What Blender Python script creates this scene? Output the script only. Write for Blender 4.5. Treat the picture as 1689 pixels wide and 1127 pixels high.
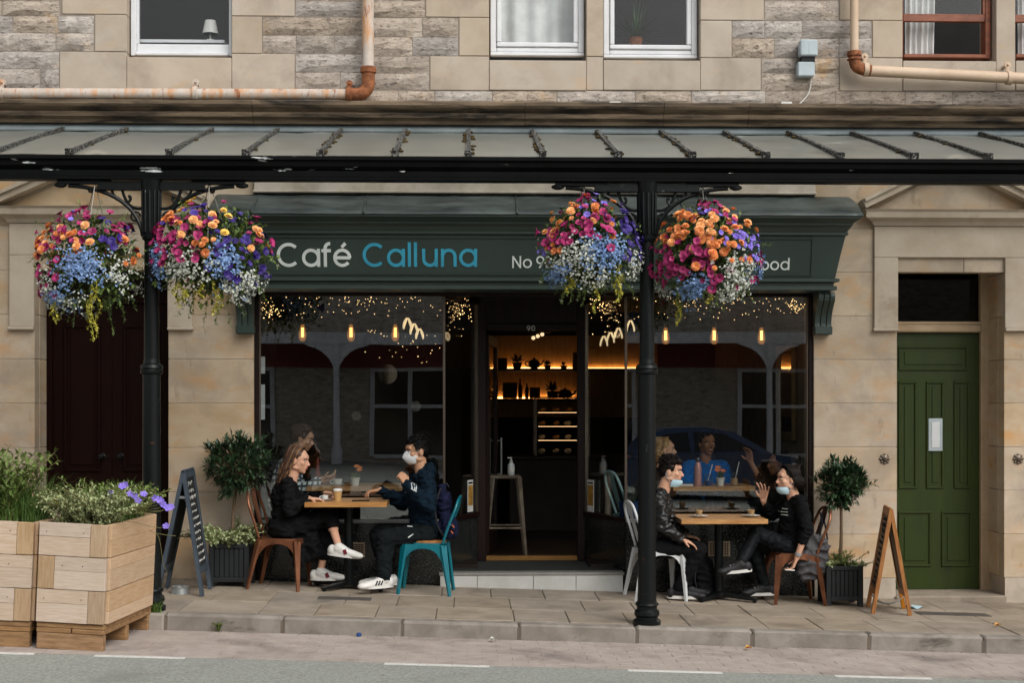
import bpy, bmesh, math, random
from mathutils import Vector, Matrix, Quaternion, noise
from math import pi, sin, cos, radians, tan, atan, atan2, sqrt, hypot
random.seed(7)
for _o in list(bpy.data.objects):
    bpy.data.objects.remove(_o)
SC = bpy.context.scene
COL = SC.collection

# ------------------------------------------------------------------ camera
CAM_Y, CAM_Z, YAW, FPX = -12.75, 1.67, radians(1.69), 2359.0
cam = bpy.data.cameras.new('camera')
cam.lens = FPX / 1689.0 * 36.0
cam.sensor_width = 36.0
cam.shift_y = 97.0 / 1689.0
cam.clip_start = 0.1
cam.clip_end = 400
camo = bpy.data.objects.new('camera', cam)
camo.location = (0, CAM_Y, CAM_Z)
camo.rotation_euler = (pi / 2, 0, -YAW)
COL.objects.link(camo)
SC.camera = camo

# ------------------------------------------------------------------ world and sun (soft, overcast)
SUN_EL, SUN_AZ = radians(42), radians(146)      # azimuth measured from +Y, clockwise
wd = bpy.data.worlds.new('World')
SC.world = wd
wd.use_nodes = True
nt = wd.node_tree
for n in list(nt.nodes):
    nt.nodes.remove(n)
sky = nt.nodes.new('ShaderNodeTexSky')
sky.sky_type = 'NISHITA'
sky.sun_disc = False
sky.sun_elevation = SUN_EL
sky.sun_rotation = SUN_AZ
sky.air_density = 1.0
sky.dust_density = 4.0
sky.ozone_density = 1.0
hs = nt.nodes.new('ShaderNodeHueSaturation')
hs.inputs['Saturation'].default_value = 0.22
bg = nt.nodes.new('ShaderNodeBackground')
bg.inputs['Strength'].default_value = 0.15
wo = nt.nodes.new('ShaderNodeOutputWorld')
nt.links.new(sky.outputs[0], hs.inputs['Color'])
nt.links.new(hs.outputs[0], bg.inputs['Color'])
nt.links.new(bg.outputs[0], wo.inputs['Surface'])

sun = bpy.data.lights.new('sun', 'SUN')
sun.energy = 1.5
sun.angle = radians(45)
sun.color = (1.0, 0.97, 0.93)
suno = bpy.data.objects.new('sun', sun)
_sd = Vector((sin(SUN_AZ) * cos(SUN_EL), cos(SUN_AZ) * cos(SUN_EL), sin(SUN_EL)))
suno.rotation_euler = (-_sd).to_track_quat('-Z', 'Y').to_euler()
COL.objects.link(suno)

SC.view_settings.view_transform = 'Standard'
SC.view_settings.look = 'None'
SC.view_settings.gamma = 1.0
SC.view_settings.use_curve_mapping = False
SC.view_settings.exposure = 0.14
SC.render.engine = 'CYCLES'
SC.cycles.use_denoising = True
SC.cycles.max_bounces = 8
SC.cycles.transparent_max_bounces = 24
SC.cycles.caustics_reflective = False
SC.cycles.caustics_refractive = False
SC.cycles.sample_clamp_indirect = 4.0

# ------------------------------------------------------------------ measuring: a point of the photograph at a known distance
def W(u, v, Y):
    k = (u - 844.5) / FPX
    yc = Y - CAM_Y
    x = yc * (sin(YAW) + k * cos(YAW)) / (cos(YAW) - k * sin(YAW))
    d = x * sin(YAW) + yc * cos(YAW)
    return Vector((x, Y, CAM_Z + (660.0 - v) * d / FPX))
def X(u, Y=0.0):
    return W(u, 660, Y).x
def Z(v, Y=0.0, u=775):
    return W(u, v, Y).z
SLOPE = 0.033
def gz(x):
    return 0.005 - SLOPE * x

# ------------------------------------------------------------------ materials
def rgb(r, g, b, k=1.0):
    def l(c):
        c /= 255.0
        return (c / 12.92 if c <= 0.04045 else ((c + 0.055) / 1.055) ** 2.4) * k
    return (l(r), l(g), l(b))
MATS = {}
def _nt(name):
    m = bpy.data.materials.new(name)
    m.use_nodes = True
    t = m.node_tree
    b = t.nodes['Principled BSDF']
    MATS[name] = m
    return m, t, b
def _noise(t, vec, scale, detail=5.0, rough=0.55, dist=0.0, stretch=None):
    if stretch:
        mp = t.nodes.new('ShaderNodeMapping')
        mp.inputs['Scale'].default_value = stretch
        t.links.new(vec, mp.inputs['Vector'])
        vec = mp.outputs[0]
    n = t.nodes.new('ShaderNodeTexNoise')
    n.inputs['Scale'].default_value = scale
    n.inputs['Detail'].default_value = detail
    n.inputs['Roughness'].default_value = rough
    n.inputs['Distortion'].default_value = dist
    t.links.new(vec, n.inputs['Vector'])
    return n.outputs['Fac']
def _ramp(t, fac, lo, hi):
    r = t.nodes.new('ShaderNodeMapRange')
    r.inputs['From Min'].default_value = lo
    r.inputs['From Max'].default_value = hi
    t.links.new(fac, r.inputs['Value'])
    return r.outputs[0]
def _mix(t, fac, a, b):
    m = t.nodes.new('ShaderNodeMix')
    m.data_type = 'RGBA'
    for s, v in ((m.inputs[6], a), (m.inputs[7], b)):
        if isinstance(v, tuple):
            s.default_value = (*v[:3], 1)
        else:
            t.links.new(v, s)
    if isinstance(fac, (int, float)):
        m.inputs[0].default_value = fac
    else:
        t.links.new(fac, m.inputs[0])
    return m.outputs[2]
def mat(name, c, rough=0.6, metal=0.0, c2=None, vs=5.0, vst=None, lo=0.35, hi=0.65, rnd=0.0, bump=0.12, bs=90.0, bst=None, spec=0.4,
        over=(), coat=0.0, sheen=0.0, obj=False, trans=0.0, hue=0.0):
    """procedural surface: two colours through noise, per-object value shift, relief, and patches (over)"""
    m, t, b = _nt(name)
    if obj:
        vec = t.nodes.new('ShaderNodeTexCoord').outputs['Object']
    else:
        vec = t.nodes.new('ShaderNodeNewGeometry').outputs['Position']
    if c2 is None:
        c2 = tuple(x * 0.78 for x in c)
    n1 = _noise(t, vec, vs, 6, 0.6, 0.2, vst)
    col = _mix(t, _ramp(t, n1, lo, hi), c, c2)
    for (oc, osc, olo, ohi, ost) in over:
        n3 = _noise(t, vec, osc, 6, 0.65, 0.3, ost)
        col = _mix(t, _ramp(t, n3, olo, ohi), col, oc)
    if rnd > 0 or hue > 0:
        oi = t.nodes.new('ShaderNodeObjectInfo')
        h = t.nodes.new('ShaderNodeHueSaturation')
        r = t.nodes.new('ShaderNodeMapRange')
        r.inputs['To Min'].default_value = 1 - rnd
        r.inputs['To Max'].default_value = 1 + rnd
        t.links.new(oi.outputs['Random'], r.inputs['Value'])
        t.links.new(r.outputs[0], h.inputs['Value'])
        if hue > 0:
            mm = t.nodes.new('ShaderNodeMath'); mm.operation = 'MULTIPLY'; mm.inputs[1].default_value = 7.31
            fr = t.nodes.new('ShaderNodeMath'); fr.operation = 'FRACT'
            r2 = t.nodes.new('ShaderNodeMapRange')
            r2.inputs['To Min'].default_value = 1 - hue
            r2.inputs['To Max'].default_value = 1 + hue
            t.links.new(oi.outputs['Random'], mm.inputs[0]); t.links.new(mm.outputs[0], fr.inputs[0])
            t.links.new(fr.outputs[0], r2.inputs['Value']); t.links.new(r2.outputs[0], h.inputs['Saturation'])
        t.links.new(col, h.inputs['Color'])
        col = h.outputs[0]
    t.links.new(col, b.inputs['Base Color'])
    rr = t.nodes.new('ShaderNodeMapRange')
    rr.inputs['To Min'].default_value = max(0.02, rough - 0.08)
    rr.inputs['To Max'].default_value = min(1.0, rough + 0.08)
    t.links.new(n1, rr.inputs['Value'])
    t.links.new(rr.outputs[0], b.inputs['Roughness'])
    b.inputs['Metallic'].default_value = metal
    b.inputs['Specular IOR Level'].default_value = spec
    b.inputs['Coat Weight'].default_value = coat
    b.inputs['Sheen Weight'].default_value = sheen
    if trans:
        b.inputs['Subsurface Weight'].default_value = trans
        b.inputs['Subsurface Radius'].default_value = (0.02, 0.01, 0.006)
    if bump > 0:
        n2 = _noise(t, vec, bs, 6, 0.65, 0.1, bst)
        bp = t.nodes.new('ShaderNodeBump')
        bp.inputs['Strength'].default_value = min(1.0, bump)
        bp.inputs['Distance'].default_value = 0.012
        t.links.new(n2, bp.inputs['Height'])
        t.links.new(bp.outputs[0], b.inputs['Normal'])
    return m
def emit(name, c, s):
    m, t, b = _nt(name)
    b.inputs['Base Color'].default_value = (*c, 1)
    b.inputs['Emission Color'].default_value = (*c, 1)
    b.inputs['Emission Strength'].default_value = s
    return m
def glass(name, tint=(0.9, 0.93, 0.92), ior=1.5, wob=0.0, rough=0.0):
    """a clear pane: Fresnel share of mirror reflection over straight transmission"""
    m, t, b = _nt(name)
    t.nodes.remove(b)
    out = t.nodes['Material Output']
    geo = t.nodes.new('ShaderNodeNewGeometry')
    r = t.nodes.new('ShaderNodeMapRange')
    r.inputs['To Min'].default_value = ior
    r.inputs['To Max'].default_value = 1.0 / ior
    t.links.new(geo.outputs['Backfacing'], r.inputs['Value'])
    fr = t.nodes.new('ShaderNodeFresnel')
    t.links.new(r.outputs[0], fr.inputs['IOR'])
    tr = t.nodes.new('ShaderNodeBsdfTransparent')
    tr.inputs['Color'].default_value = (*tint, 1)
    gl = t.nodes.new('ShaderNodeBsdfGlossy')
    gl.inputs['Roughness'].default_value = rough
    if wob > 0:
        n2 = _noise(t, geo.outputs['Position'], 1.1, 1, 0.4)
        bp = t.nodes.new('ShaderNodeBump')
        bp.inputs['Strength'].default_value = wob
        bp.inputs['Distance'].default_value = 0.02
        t.links.new(n2, bp.inputs['Height'])
        t.links.new(bp.outputs[0], gl.inputs['Normal'])
    mx = t.nodes.new('ShaderNodeMixShader')
    t.links.new(fr.outputs[0], mx.inputs[0])
    t.links.new(tr.outputs[0], mx.inputs[1])
    t.links.new(gl.outputs[0], mx.inputs[2])
    t.links.new(mx.outputs[0], out.inputs['Surface'])
    return m

K = 0.80
SAND = rgb(212, 193, 169, K)
mat('mortar', rgb(206, 192, 174, K), 0.9, bump=0.3, bs=120)
mat('mortar_dark', rgb(160, 147, 134, K), 0.95, bump=0.4, bs=120)
mat('ashlar', SAND, 0.85, c2=rgb(196, 172, 142, K), vs=2.2, vst=(1, 1, 2.2), rnd=0.07, hue=0.15, bump=0.16, bs=140,
    over=((rgb(172, 156, 138, K), 1.3, 0.50, 0.70, None), (rgb(212, 166, 116, K), 2.0, 0.52, 0.72, (1, 1, 2.0)), (rgb(142, 124, 104, K), 5.0, 0.60, 0.80, (1.5, 1, 0.6)), (rgb(96, 78, 62, K), 26.0, 0.74, 0.80, None)))
mat('dressed', rgb(200, 186, 168, K), 0.85, c2=rgb(186, 170, 150, K), vs=2.5, rnd=0.06, hue=0.12, bump=0.16, bs=150,
    over=((rgb(164, 150, 134, K), 1.6, 0.52, 0.74, None), (rgb(206, 174, 136, K), 2.4, 0.60, 0.78, (1, 1, 2)), (rgb(110, 94, 80, K), 24.0, 0.75, 0.80, None)))
mat('rubble', rgb(194, 182, 168, K), 0.92, c2=rgb(164, 153, 141, K), vs=9, vst=(0.8, 1, 1.3), rnd=0.16, hue=0.35, bump=1.0, bs=40, bst=(0.6, 1, 1.1),
    over=((rgb(186, 156, 122, K), 2.6, 0.58, 0.72, None), (rgb(118, 107, 98, K), 40, 0.53, 0.66, (0.55, 1, 1.15)), (rgb(212, 202, 192, K), 30, 0.60, 0.68, (0.6, 1, 1.1))))
mat('cornice_stone', rgb(132, 114, 92, K), 0.9, c2=rgb(74, 62, 50, K), vs=4, vst=(0.5, 1, 5), bump=0.5, bs=40,
    over=((rgb(38, 34, 28, K), 3.0, 0.48, 0.62, (0.5, 1, 4)),))
mat('trim_stone', rgb(210, 196, 178, K), 0.85, c2=rgb(192, 176, 156, K), vs=3, bump=0.2, bs=110, over=((rgb(150, 128, 104, K), 2.2, 0.58, 0.8, None),))
mat('band_paint', rgb(210, 200, 188, K), 0.7, c2=rgb(180, 168, 150, K), bump=0.1)
mat('zinc', rgb(206, 208, 196, K), 0.5, metal=0.0, c2=rgb(184, 188, 176, K), vs=1.2, bump=0.08, bs=12, rnd=0.05, spec=0.5,
    over=((rgb(192, 192, 180, K), 5, 0.62, 0.8, (1, 0.3, 1)), (rgb(130, 130, 120, K), 2.0, 0.55, 0.75, None), (rgb(226, 226, 216, K), 40, 0.71, 0.74, None), (rgb(110, 104, 86, K), 9, 0.66, 0.76, (0.6, 2, 1))))
_m = MATS['zinc']; _t = _m.node_tree; _b = _t.nodes['Principled BSDF']; _o = _t.nodes['Material Output']
_fr = _t.nodes.new('ShaderNodeFresnel'); _fr.inputs['IOR'].default_value = 1.5
_gg = _t.nodes.new('ShaderNodeNewGeometry'); _ri = _t.nodes.new('ShaderNodeMapRange'); _ri.inputs['To Min'].default_value = 1.5; _ri.inputs['To Max'].default_value = 1 / 1.5
_t.links.new(_gg.outputs['Backfacing'], _ri.inputs['Value']); _t.links.new(_ri.outputs[0], _fr.inputs['IOR'])
_tp = _t.nodes.new('ShaderNodeBsdfTransparent'); _tp.inputs['Color'].default_value = (0.90, 0.92, 0.89, 1)
_gs = _t.nodes.new('ShaderNodeBsdfGlossy'); _gs.inputs['Roughness'].default_value = 0.3; _gs.inputs['Color'].default_value = (0.95, 0.98, 0.95, 1)
_tl = _t.nodes.new('ShaderNodeMixShader'); _t.links.new(_fr.outputs[0], _tl.inputs[0]); _t.links.new(_tp.outputs[0], _tl.inputs[1]); _t.links.new(_gs.outputs[0], _tl.inputs[2])
_mx = _t.nodes.new('ShaderNodeMixShader'); _mx.inputs[0].default_value = 0.78
_t.links.new(_b.outputs[0], _mx.inputs[1]); _t.links.new(_tl.outputs[0], _mx.inputs[2]); _t.links.new(_mx.outputs[0], _o.inputs['Surface'])
mat('zinc_flashing', rgb(138, 148, 150, K), 0.45, c2=rgb(112, 122, 124, K), vs=3, bump=0.15, bs=14)
mat('mossy_rib', rgb(34, 33, 29, K), 0.8, c2=rgb(20, 19, 17, K), vs=20, bump=0.6, bs=60, over=((rgb(176, 174, 166, K), 55, 0.53, 0.60, None),))
mat('moss', rgb(98, 78, 36, K), 0.95, c2=rgb(60, 52, 30, K), vs=40, bump=0.5)
mat('gutter_black', rgb(16, 17, 17), 0.42, c2=rgb(10, 11, 11), vs=3, bump=0.1, bs=30, spec=0.06,
    over=((rgb(190, 194, 192), 5.0, 0.655, 0.663, (0.45, 1, 3.0)),))
mat('iron_black', rgb(17, 21, 21), 0.34, c2=rgb(11, 14, 14), vs=6, bump=0.15, bs=40, spec=0.22,
    over=((rgb(70, 70, 68), 16, 0.66, 0.70, None), (rgb(84, 50, 34), 9, 0.69, 0.75, None), (rgb(110, 108, 104), 40, 0.71, 0.74, None)))
mat('lead', rgb(84, 94, 93), 0.42, c2=rgb(44, 52, 53), vs=5, vst=(0.5, 1, 2), bump=0.5, bs=7, spec=0.5, over=((rgb(104, 114, 114), 4, 0.6, 0.75, (0.4, 1, 2)),))
mat('sign_green', rgb(50, 63, 58), 0.42, c2=rgb(45, 58, 53), vs=2, bump=0.04, bs=60, spec=0.5)
mat('letter_pale', rgb(226, 232, 230), 0.5, bump=0)
mat('letter_blue', rgb(60, 164, 196), 0.5, bump=0)
mat('shop_wood', rgb(30, 14, 10), 0.45, c2=rgb(20, 9, 7), vs=4, vst=(4, 4, 0.5), bump=0.08, spec=0.25)
mat('bronze', rgb(120, 108, 96), 0.35, metal=0.8, bump=0.05)
mat('sill_metal', rgb(168, 172, 172), 0.35, metal=0.6, bump=0.05)
m_, t_, b_ = _nt('granite')
_v = t_.nodes.new('ShaderNodeNewGeometry').outputs['Position']
_f = _mix(t_, _ramp(t_, _noise(t_, _v, 60, 3), 0.5, 0.68), rgb(18, 21, 21), rgb(56, 62, 60))
t_.links.new(_mix(t_, _ramp(t_, _noise(t_, _v, 110, 2), 0.62, 0.7), _f, rgb(116, 116, 108)), b_.inputs['Base Color'])
b_.inputs['Roughness'].default_value = 0.22
mat('white_tile', rgb(206, 206, 202, 0.9), 0.3, c2=rgb(190, 190, 184, 0.9), bump=0.05, rnd=0.03)
mat('step_edge', rgb(150, 148, 142), 0.5, metal=0.3, bump=0.2)
mat('mat_rubber', rgb(34, 38, 36), 0.9, bump=0.6, bs=200)
mat('green_paint', rgb(44, 57, 9), 0.42, c2=rgb(36, 49, 6), vs=2.2, vst=(3, 1, 0.7), bump=0.1, bs=34, bst=(3, 1, 0.5), spec=0.35, over=((rgb(70, 84, 42), 22, 0.72, 0.78, None), (rgb(30, 38, 18), 4, 0.62, 0.8, (2, 1, 0.6))))
mat('maroon_paint', rgb(28, 10, 6), 0.5, c2=rgb(25, 10, 7), vs=3, bump=0.06, bs=50, spec=0.08, over=((rgb(96, 60, 40), 14, 0.74, 0.8, None),))
mat('cream_wood', rgb(196, 172, 140, K), 0.6, c2=rgb(180, 154, 122, K), bump=0.12)
mat('upvc', rgb(226, 228, 230, 0.9), 0.35, c2=rgb(214, 216, 218, 0.9), bump=0.03)
mat('sash_wood', rgb(140, 80, 52), 0.45, c2=rgb(106, 58, 36), vs=6, vst=(1, 1, 4), bump=0.1, over=((rgb(196, 176, 160), 9, 0.70, 0.75, None),))
mat('curtain', rgb(226, 226, 224, 0.95), 0.9, bump=0.1, obj=False)
mat('dark_room', rgb(16, 14, 13), 0.9, bump=0)
mat('pipe_rusty', rgb(206, 196, 186, 0.9), 0.55, c2=rgb(190, 176, 162, 0.9), vs=5, bump=0.3, bs=70,
    over=((rgb(206, 156, 112, 0.9), 8, 0.48, 0.64, (1.6, 1, 0.4)), (rgb(150, 88, 50, 0.9), 11, 0.57, 0.68, (1.5, 1, 0.35))))
mat('pipe_rust', rgb(158, 98, 60), 0.8, c2=rgb(104, 60, 36), vs=16, bump=0.6, bs=80, over=((rgb(212, 180, 150), 12, 0.64, 0.7, None),))
mat('pipe_cream', rgb(210, 186, 160, 0.9), 0.55, c2=rgb(198, 172, 146, 0.9), vs=4, bump=0.15, over=((rgb(150, 86, 50), 14, 0.71, 0.76, None),))
mat('grey_plastic', rgb(178, 190, 194), 0.45, bump=0.05, over=((rgb(140, 156, 158), 8, 0.6, 0.75, (3, 1, 0.4)),))
mat('white_plastic', rgb(222, 220, 214, 0.9), 0.45, bump=0.02)
mat('slab', rgb(170, 157, 140, K), 0.85, c2=rgb(150, 137, 120, K), vs=3.5, rnd=0.08, hue=0.12, bump=0.3, bs=130,
    over=((rgb(122, 110, 97, K), 2.2, 0.52, 0.72, None), (rgb(112, 102, 92, K), 17, 0.66, 0.74, None), (rgb(206, 196, 182, K), 34, 0.73, 0.76, None)))
mat('joint', rgb(122, 111, 98, K), 0.95, bump=0.4)
mat('kerb', rgb(160, 152, 142, K), 0.88, c2=rgb(132, 124, 115, K), vs=5, rnd=0.09, bump=0.4, bs=90, over=((rgb(92, 86, 78, K), 3, 0.58, 0.75, (1, 1, 3)),))
mat('joint_sand', rgb(152, 140, 131, K), 0.95, bump=0.3)
mat('paver', rgb(188, 176, 166, K), 0.9, c2=rgb(174, 161, 152, K), vs=7, bump=0.4, bs=100, over=((rgb(118, 108, 102, K), 1.6, 0.5, 0.75, None), (rgb(186, 170, 160, K), 22, 0.62, 0.72, None)))
mat('asphalt', rgb(186, 189, 180, K), 0.92, c2=rgb(150, 152, 145, K), vs=45, bump=0.9, bs=160, over=((rgb(206, 206, 198, K), 95, 0.58, 0.68, None), (rgb(92, 94, 90, K), 80, 0.60, 0.68, None), (rgb(136, 138, 132, K), 1.5, 0.55, 0.75, None)))
mat('road_paint', rgb(236, 234, 228, K), 0.7, c2=rgb(214, 212, 206, K), vs=20, bump=0.4, over=((rgb(164, 163, 157, K), 24, 0.62, 0.68, None),))
mat('iron_cover', rgb(92, 86, 80, K), 0.7, bump=0.8, bs=70)
def wood(name, c, c2, sc=6, st=(1, 8, 8), rough=0.55, rnd=0.08, knots=True, spec=0.3, coat=0.0, obj=True):
    return mat(name, c, rough, c2=c2, vs=sc, vst=st, lo=0.38, hi=0.66, rnd=rnd, hue=0.1, bump=0.15, bs=30, bst=st, spec=spec, obj=obj, coat=coat,
               over=((tuple(x * 0.55 for x in c2), 5.0, 0.74, 0.80, (0.6, 2.0, 2.0)),) if knots else ())
wood('pine', rgb(214, 194, 174, K), rgb(198, 174, 150, K), sc=9, st=(1, 12, 12), rough=0.7)
wood('pine_side', rgb(218, 188, 156, K), rgb(204, 168, 130, K), sc=9, st=(12, 1, 12), rough=0.7)
wood('pallet', rgb(172, 134, 92, K), rgb(132, 98, 64, K), rough=0.8)
wood('pine_end', rgb(196, 168, 136, K), rgb(176, 146, 112, K), sc=9, st=(12, 12, 1), rough=0.8)
wood('table_wood', rgb(206, 158, 104, K), rgb(170, 122, 76, K), rough=0.38, coat=0.15, spec=0.45)
wood('board_wood', rgb(186, 124, 62, K), rgb(150, 92, 42, K), st=(8, 8, 1), rough=0.5)
mat('soil', rgb(54, 42, 32), 0.95, bump=0.8)
# ------------------------------------------------------------------ mesh helpers
def V(*a):
    return Vector(a)
class MB:
    def __init__(s):
        s.v = []; s.f = []; s.m = []
    def add(s, vs, fs, mi=0):
        o = len(s.v)
        s.v += [Vector(p) for p in vs]
        s.f += [tuple(o + i for i in f) for f in fs]
        s.m += [mi] * len(fs)
        return s
    def box(s, x0, x1, y0, y1, z0, z1, mi=0, c=0.0, M=None):
        x0, x1 = min(x0, x1), max(x0, x1); y0, y1 = min(y0, y1), max(y0, y1); z0, z1 = min(z0, z1), max(z0, z1)
        if c <= 0:
            vs = [V(x, y, z) for z in (z0, z1) for y in (y0, y1) for x in (x0, x1)]
            fs = [(0, 2, 3, 1), (4, 5, 7, 6), (0, 1, 5, 4), (2, 6, 7, 3), (0, 4, 6, 2), (1, 3, 7, 5)]
        else:
            c = min(c, (x1 - x0) * 0.45, (y1 - y0) * 0.45, (z1 - z0) * 0.45)
            xs, ys, zs = (x0, x1), (y0, y1), (z0, z1)
            vs, idx = [], {}
            for i in (0, 1):
                for j in (0, 1):
                    for k in (0, 1):
                        sx, sy, sz = 1 - 2 * i, 1 - 2 * j, 1 - 2 * k
                        p = V(xs[i], ys[j], zs[k])
                        for ax, d in ((0, V(0, sy * c, sz * c)), (1, V(sx * c, 0, sz * c)), (2, V(sx * c, sy * c, 0))):
                            idx[(i, j, k, ax)] = len(vs); vs.append(p + d)
            def I(i, j, k, ax): return idx[(i, j, k, ax)]
            fs = []
            for i in (0, 1): fs.append([I(i, 0, 0, 0), I(i, 1, 0, 0), I(i, 1, 1, 0), I(i, 0, 1, 0)][::(1 if i else -1)])
            for j in (0, 1): fs.append([I(0, j, 0, 1), I(0, j, 1, 1), I(1, j, 1, 1), I(1, j, 0, 1)][::(1 if j else -1)])
            for k in (0, 1): fs.append([I(0, 0, k, 2), I(1, 0, k, 2), I(1, 1, k, 2), I(0, 1, k, 2)][::(1 if k else -1)])
            for i in (0, 1):
                for j in (0, 1):
                    f = [I(i, j, 0, 0), I(i, j, 1, 0), I(i, j, 1, 1), I(i, j, 0, 1)]
                    fs.append(f[::(-1 if i == j else 1)])
            for i in (0, 1):
                for k in (0, 1):
                    f = [I(i, 0, k, 0), I(i, 1, k, 0), I(i, 1, k, 2), I(i, 0, k, 2)]
                    fs.append(f[::(1 if i == k else -1)])
            for j in (0, 1):
                for k in (0, 1):
                    f = [I(0, j, k, 1), I(1, j, k, 1), I(1, j, k, 2), I(0, j, k, 2)]
                    fs.append(f[::(-1 if j == k else 1)])
            for i in (0, 1):
                for j in (0, 1):
                    for k in (0, 1):
                        f = [I(i, j, k, 0), I(i, j, k, 1), I(i, j, k, 2)]
                        fs.append(f[::(1 if (i + j + k) % 2 else -1)])
        if M is not None:
            vs = [M @ p for p in vs]
        return s.add(vs, fs, mi)
    def beam(s, p0, p1, w, h, up=(0, 0, 1), mi=0, c=0.0, w1=None, h1=None):
        """a bar of section w (sideways) x h (along up) from p0 to p1"""
        p0, p1, up = Vector(p0), Vector(p1), Vector(up)
        d = (p1 - p0).normalized(); a = d.cross(up).normalized(); b = a.cross(d).normalized()
        w1 = w if w1 is None else w1; h1 = h if h1 is None else h1
        if c > 0:
            L = (p1 - p0).length
            M = Matrix((a, d, b)).transposed().to_4x4(); M.translation = p0
            return s.box(-w / 2, w / 2, 0, L, -h / 2, h / 2, mi, c, M)
        vs = [p0 + a * (sx * w / 2) + b * (sz * h / 2) for sz in (-1, 1) for sx in (-1, 1)]
        vs += [p1 + a * (sx * w1 / 2) + b * (sz * h1 / 2) for sz in (-1, 1) for sx in (-1, 1)]
        fs = [(0, 1, 3, 2), (4, 6, 7, 5), (0, 4, 5, 1), (2, 3, 7, 6), (0, 2, 6, 4), (1, 5, 7, 3)]
        return s.add(vs, fs, mi)
    def tube(s, pts, r, n=8, mi=0, caps=True, closed=False):
        pts = [Vector(p) for p in pts]
        N = len(pts)
        rs = r if isinstance(r, (list, tuple)) else [r] * N
        T = []
        for i in range(N):
            if closed: d = pts[(i + 1) % N] - pts[i - 1]
            else: d = pts[min(i + 1, N - 1)] - pts[max(i - 1, 0)]
            T.append(d.normalized() if d.length > 1e-9 else V(0, 0, 1))
        a = T[0].orthogonal().normalized()
        vs = []
        for i in range(N):
            a = (a - T[i] * a.dot(T[i]))
            a = a.normalized() if a.length > 1e-6 else T[i].orthogonal().normalized()
            b = T[i].cross(a)
            for k in range(n):
                t = 2 * pi * k / n
                vs.append(pts[i] + (a * cos(t) + b * sin(t)) * rs[i])
        fs = []
        for i in range(N if closed else N - 1):
            j = (i + 1) % N
            for k in range(n):
                l = (k + 1) % n
                fs.append((i * n + k, i * n + l, j * n + l, j * n + k))
        if caps and not closed:
            fs.append(tuple(range(n))[::-1]); fs.append(tuple((N - 1) * n + k for k in range(n)))
        return s.add(vs, fs, mi)
    def lathe(s, prof, c=(0, 0, 0), n=16, mi=0, axis=None, sq=1.0):
        """prof: (radius, height) pairs turned about the axis through c"""
        c = Vector(c); vs = []; fs = []
        R = Matrix.Identity(3) if axis is None else V(0, 0, 1).rotation_difference(Vector(axis)).to_matrix()
        for (r, z) in prof:
            for k in range(n):
                t = 2 * pi * k / n
                vs.append(c + R @ V(r * cos(t), r * sin(t) * sq, z))
        for i in range(len(prof) - 1):
            for k in range(n):
                l = (k + 1) % n
                fs.append((i * n + k, i * n + l, (i + 1) * n + l, (i + 1) * n + k))
        if prof[0][0] > 1e-5: fs.append(tuple(range(n))[::-1])
        if prof[-1][0] > 1e-5: fs.append(tuple((len(prof) - 1) * n + k for k in range(n)))
        return s.add(vs, fs, mi)
    def ell(s, c, r, R=None, nu=14, nv=9, mi=0):
        c = Vector(c); r = (r, r, r) if isinstance(r, (int, float)) else r
        vs = [V(0, 0, -r[2])]
        for j in range(1, nv):
            p = -pi / 2 + pi * j / nv
            for i in range(nu):
                t = 2 * pi * i / nu
                vs.append(V(r[0] * cos(p) * cos(t), r[1] * cos(p) * sin(t), r[2] * sin(p)))
        vs.append(V(0, 0, r[2]))
        if R is not None: vs = [R @ p for p in vs]
        vs = [p + c for p in vs]
        fs = []
        for i in range(nu):
            fs.append((0, 1 + (i + 1) % nu, 1 + i))
        for j in range(nv - 2):
            for i in range(nu):
                a = 1 + j * nu + i; b = 1 + j * nu + (i + 1) % nu
                fs.append((a, b, b + nu, a + nu))
        last = len(vs) - 1
        for i in range(nu):
            fs.append((last, 1 + (nv - 2) * nu + i, 1 + (nv - 2) * nu + (i + 1) % nu))
        return s.add(vs, fs, mi)
    def cap(s, p0, r0, p1, r1, n=12, mi=0):
        p0, p1 = Vector(p0), Vector(p1)
        d = p1 - p0; L = d.length
        if L < 1e-6: return s.ell(p0, r0)
        d /= L
        pts, rs = [], []
        for a in (-1.0, -0.92, -0.7, -0.35, 0): pts.append(p0 + d * (a * r0)); rs.append(max(1e-4, r0 * sqrt(max(0, 1 - a * a))))
        for a in (0, 0.35, 0.7, 0.92, 1.0): pts.append(p1 + d * (a * r1)); rs.append(max(1e-4, r1 * sqrt(max(0, 1 - a * a))))
        return s.tube(pts, rs, n, mi)
    def prism(s, poly, y0, y1, mi=0):
        """polygon of (x, z) pushed along Y"""
        n = len(poly)
        vs = [V(x, y0, z) for x, z in poly] + [V(x, y1, z) for x, z in poly]
        fs = [tuple(range(n)), tuple(range(n, 2 * n))[::-1]] + [(i, i + n, (i + 1) % n + n, (i + 1) % n) for i in range(n)]
        return s.add(vs, fs, mi)
    def loft(s, prof, mi=0):
        """moulding along X: rows of (x_left, x_right, y, z) round a closed section"""
        n = len(prof)
        vs = [V(p[0], p[2], p[3]) for p in prof] + [V(p[1], p[2], p[3]) for p in prof]
        fs = [tuple(range(n))[::-1], tuple(range(n, 2 * n))] + [(i, (i + 1) % n, (i + 1) % n + n, i + n) for i in range(n)]
        return s.add(vs, fs, mi)
    def xf(s, M):
        s.v = [M @ p for p in s.v]; return s
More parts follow.
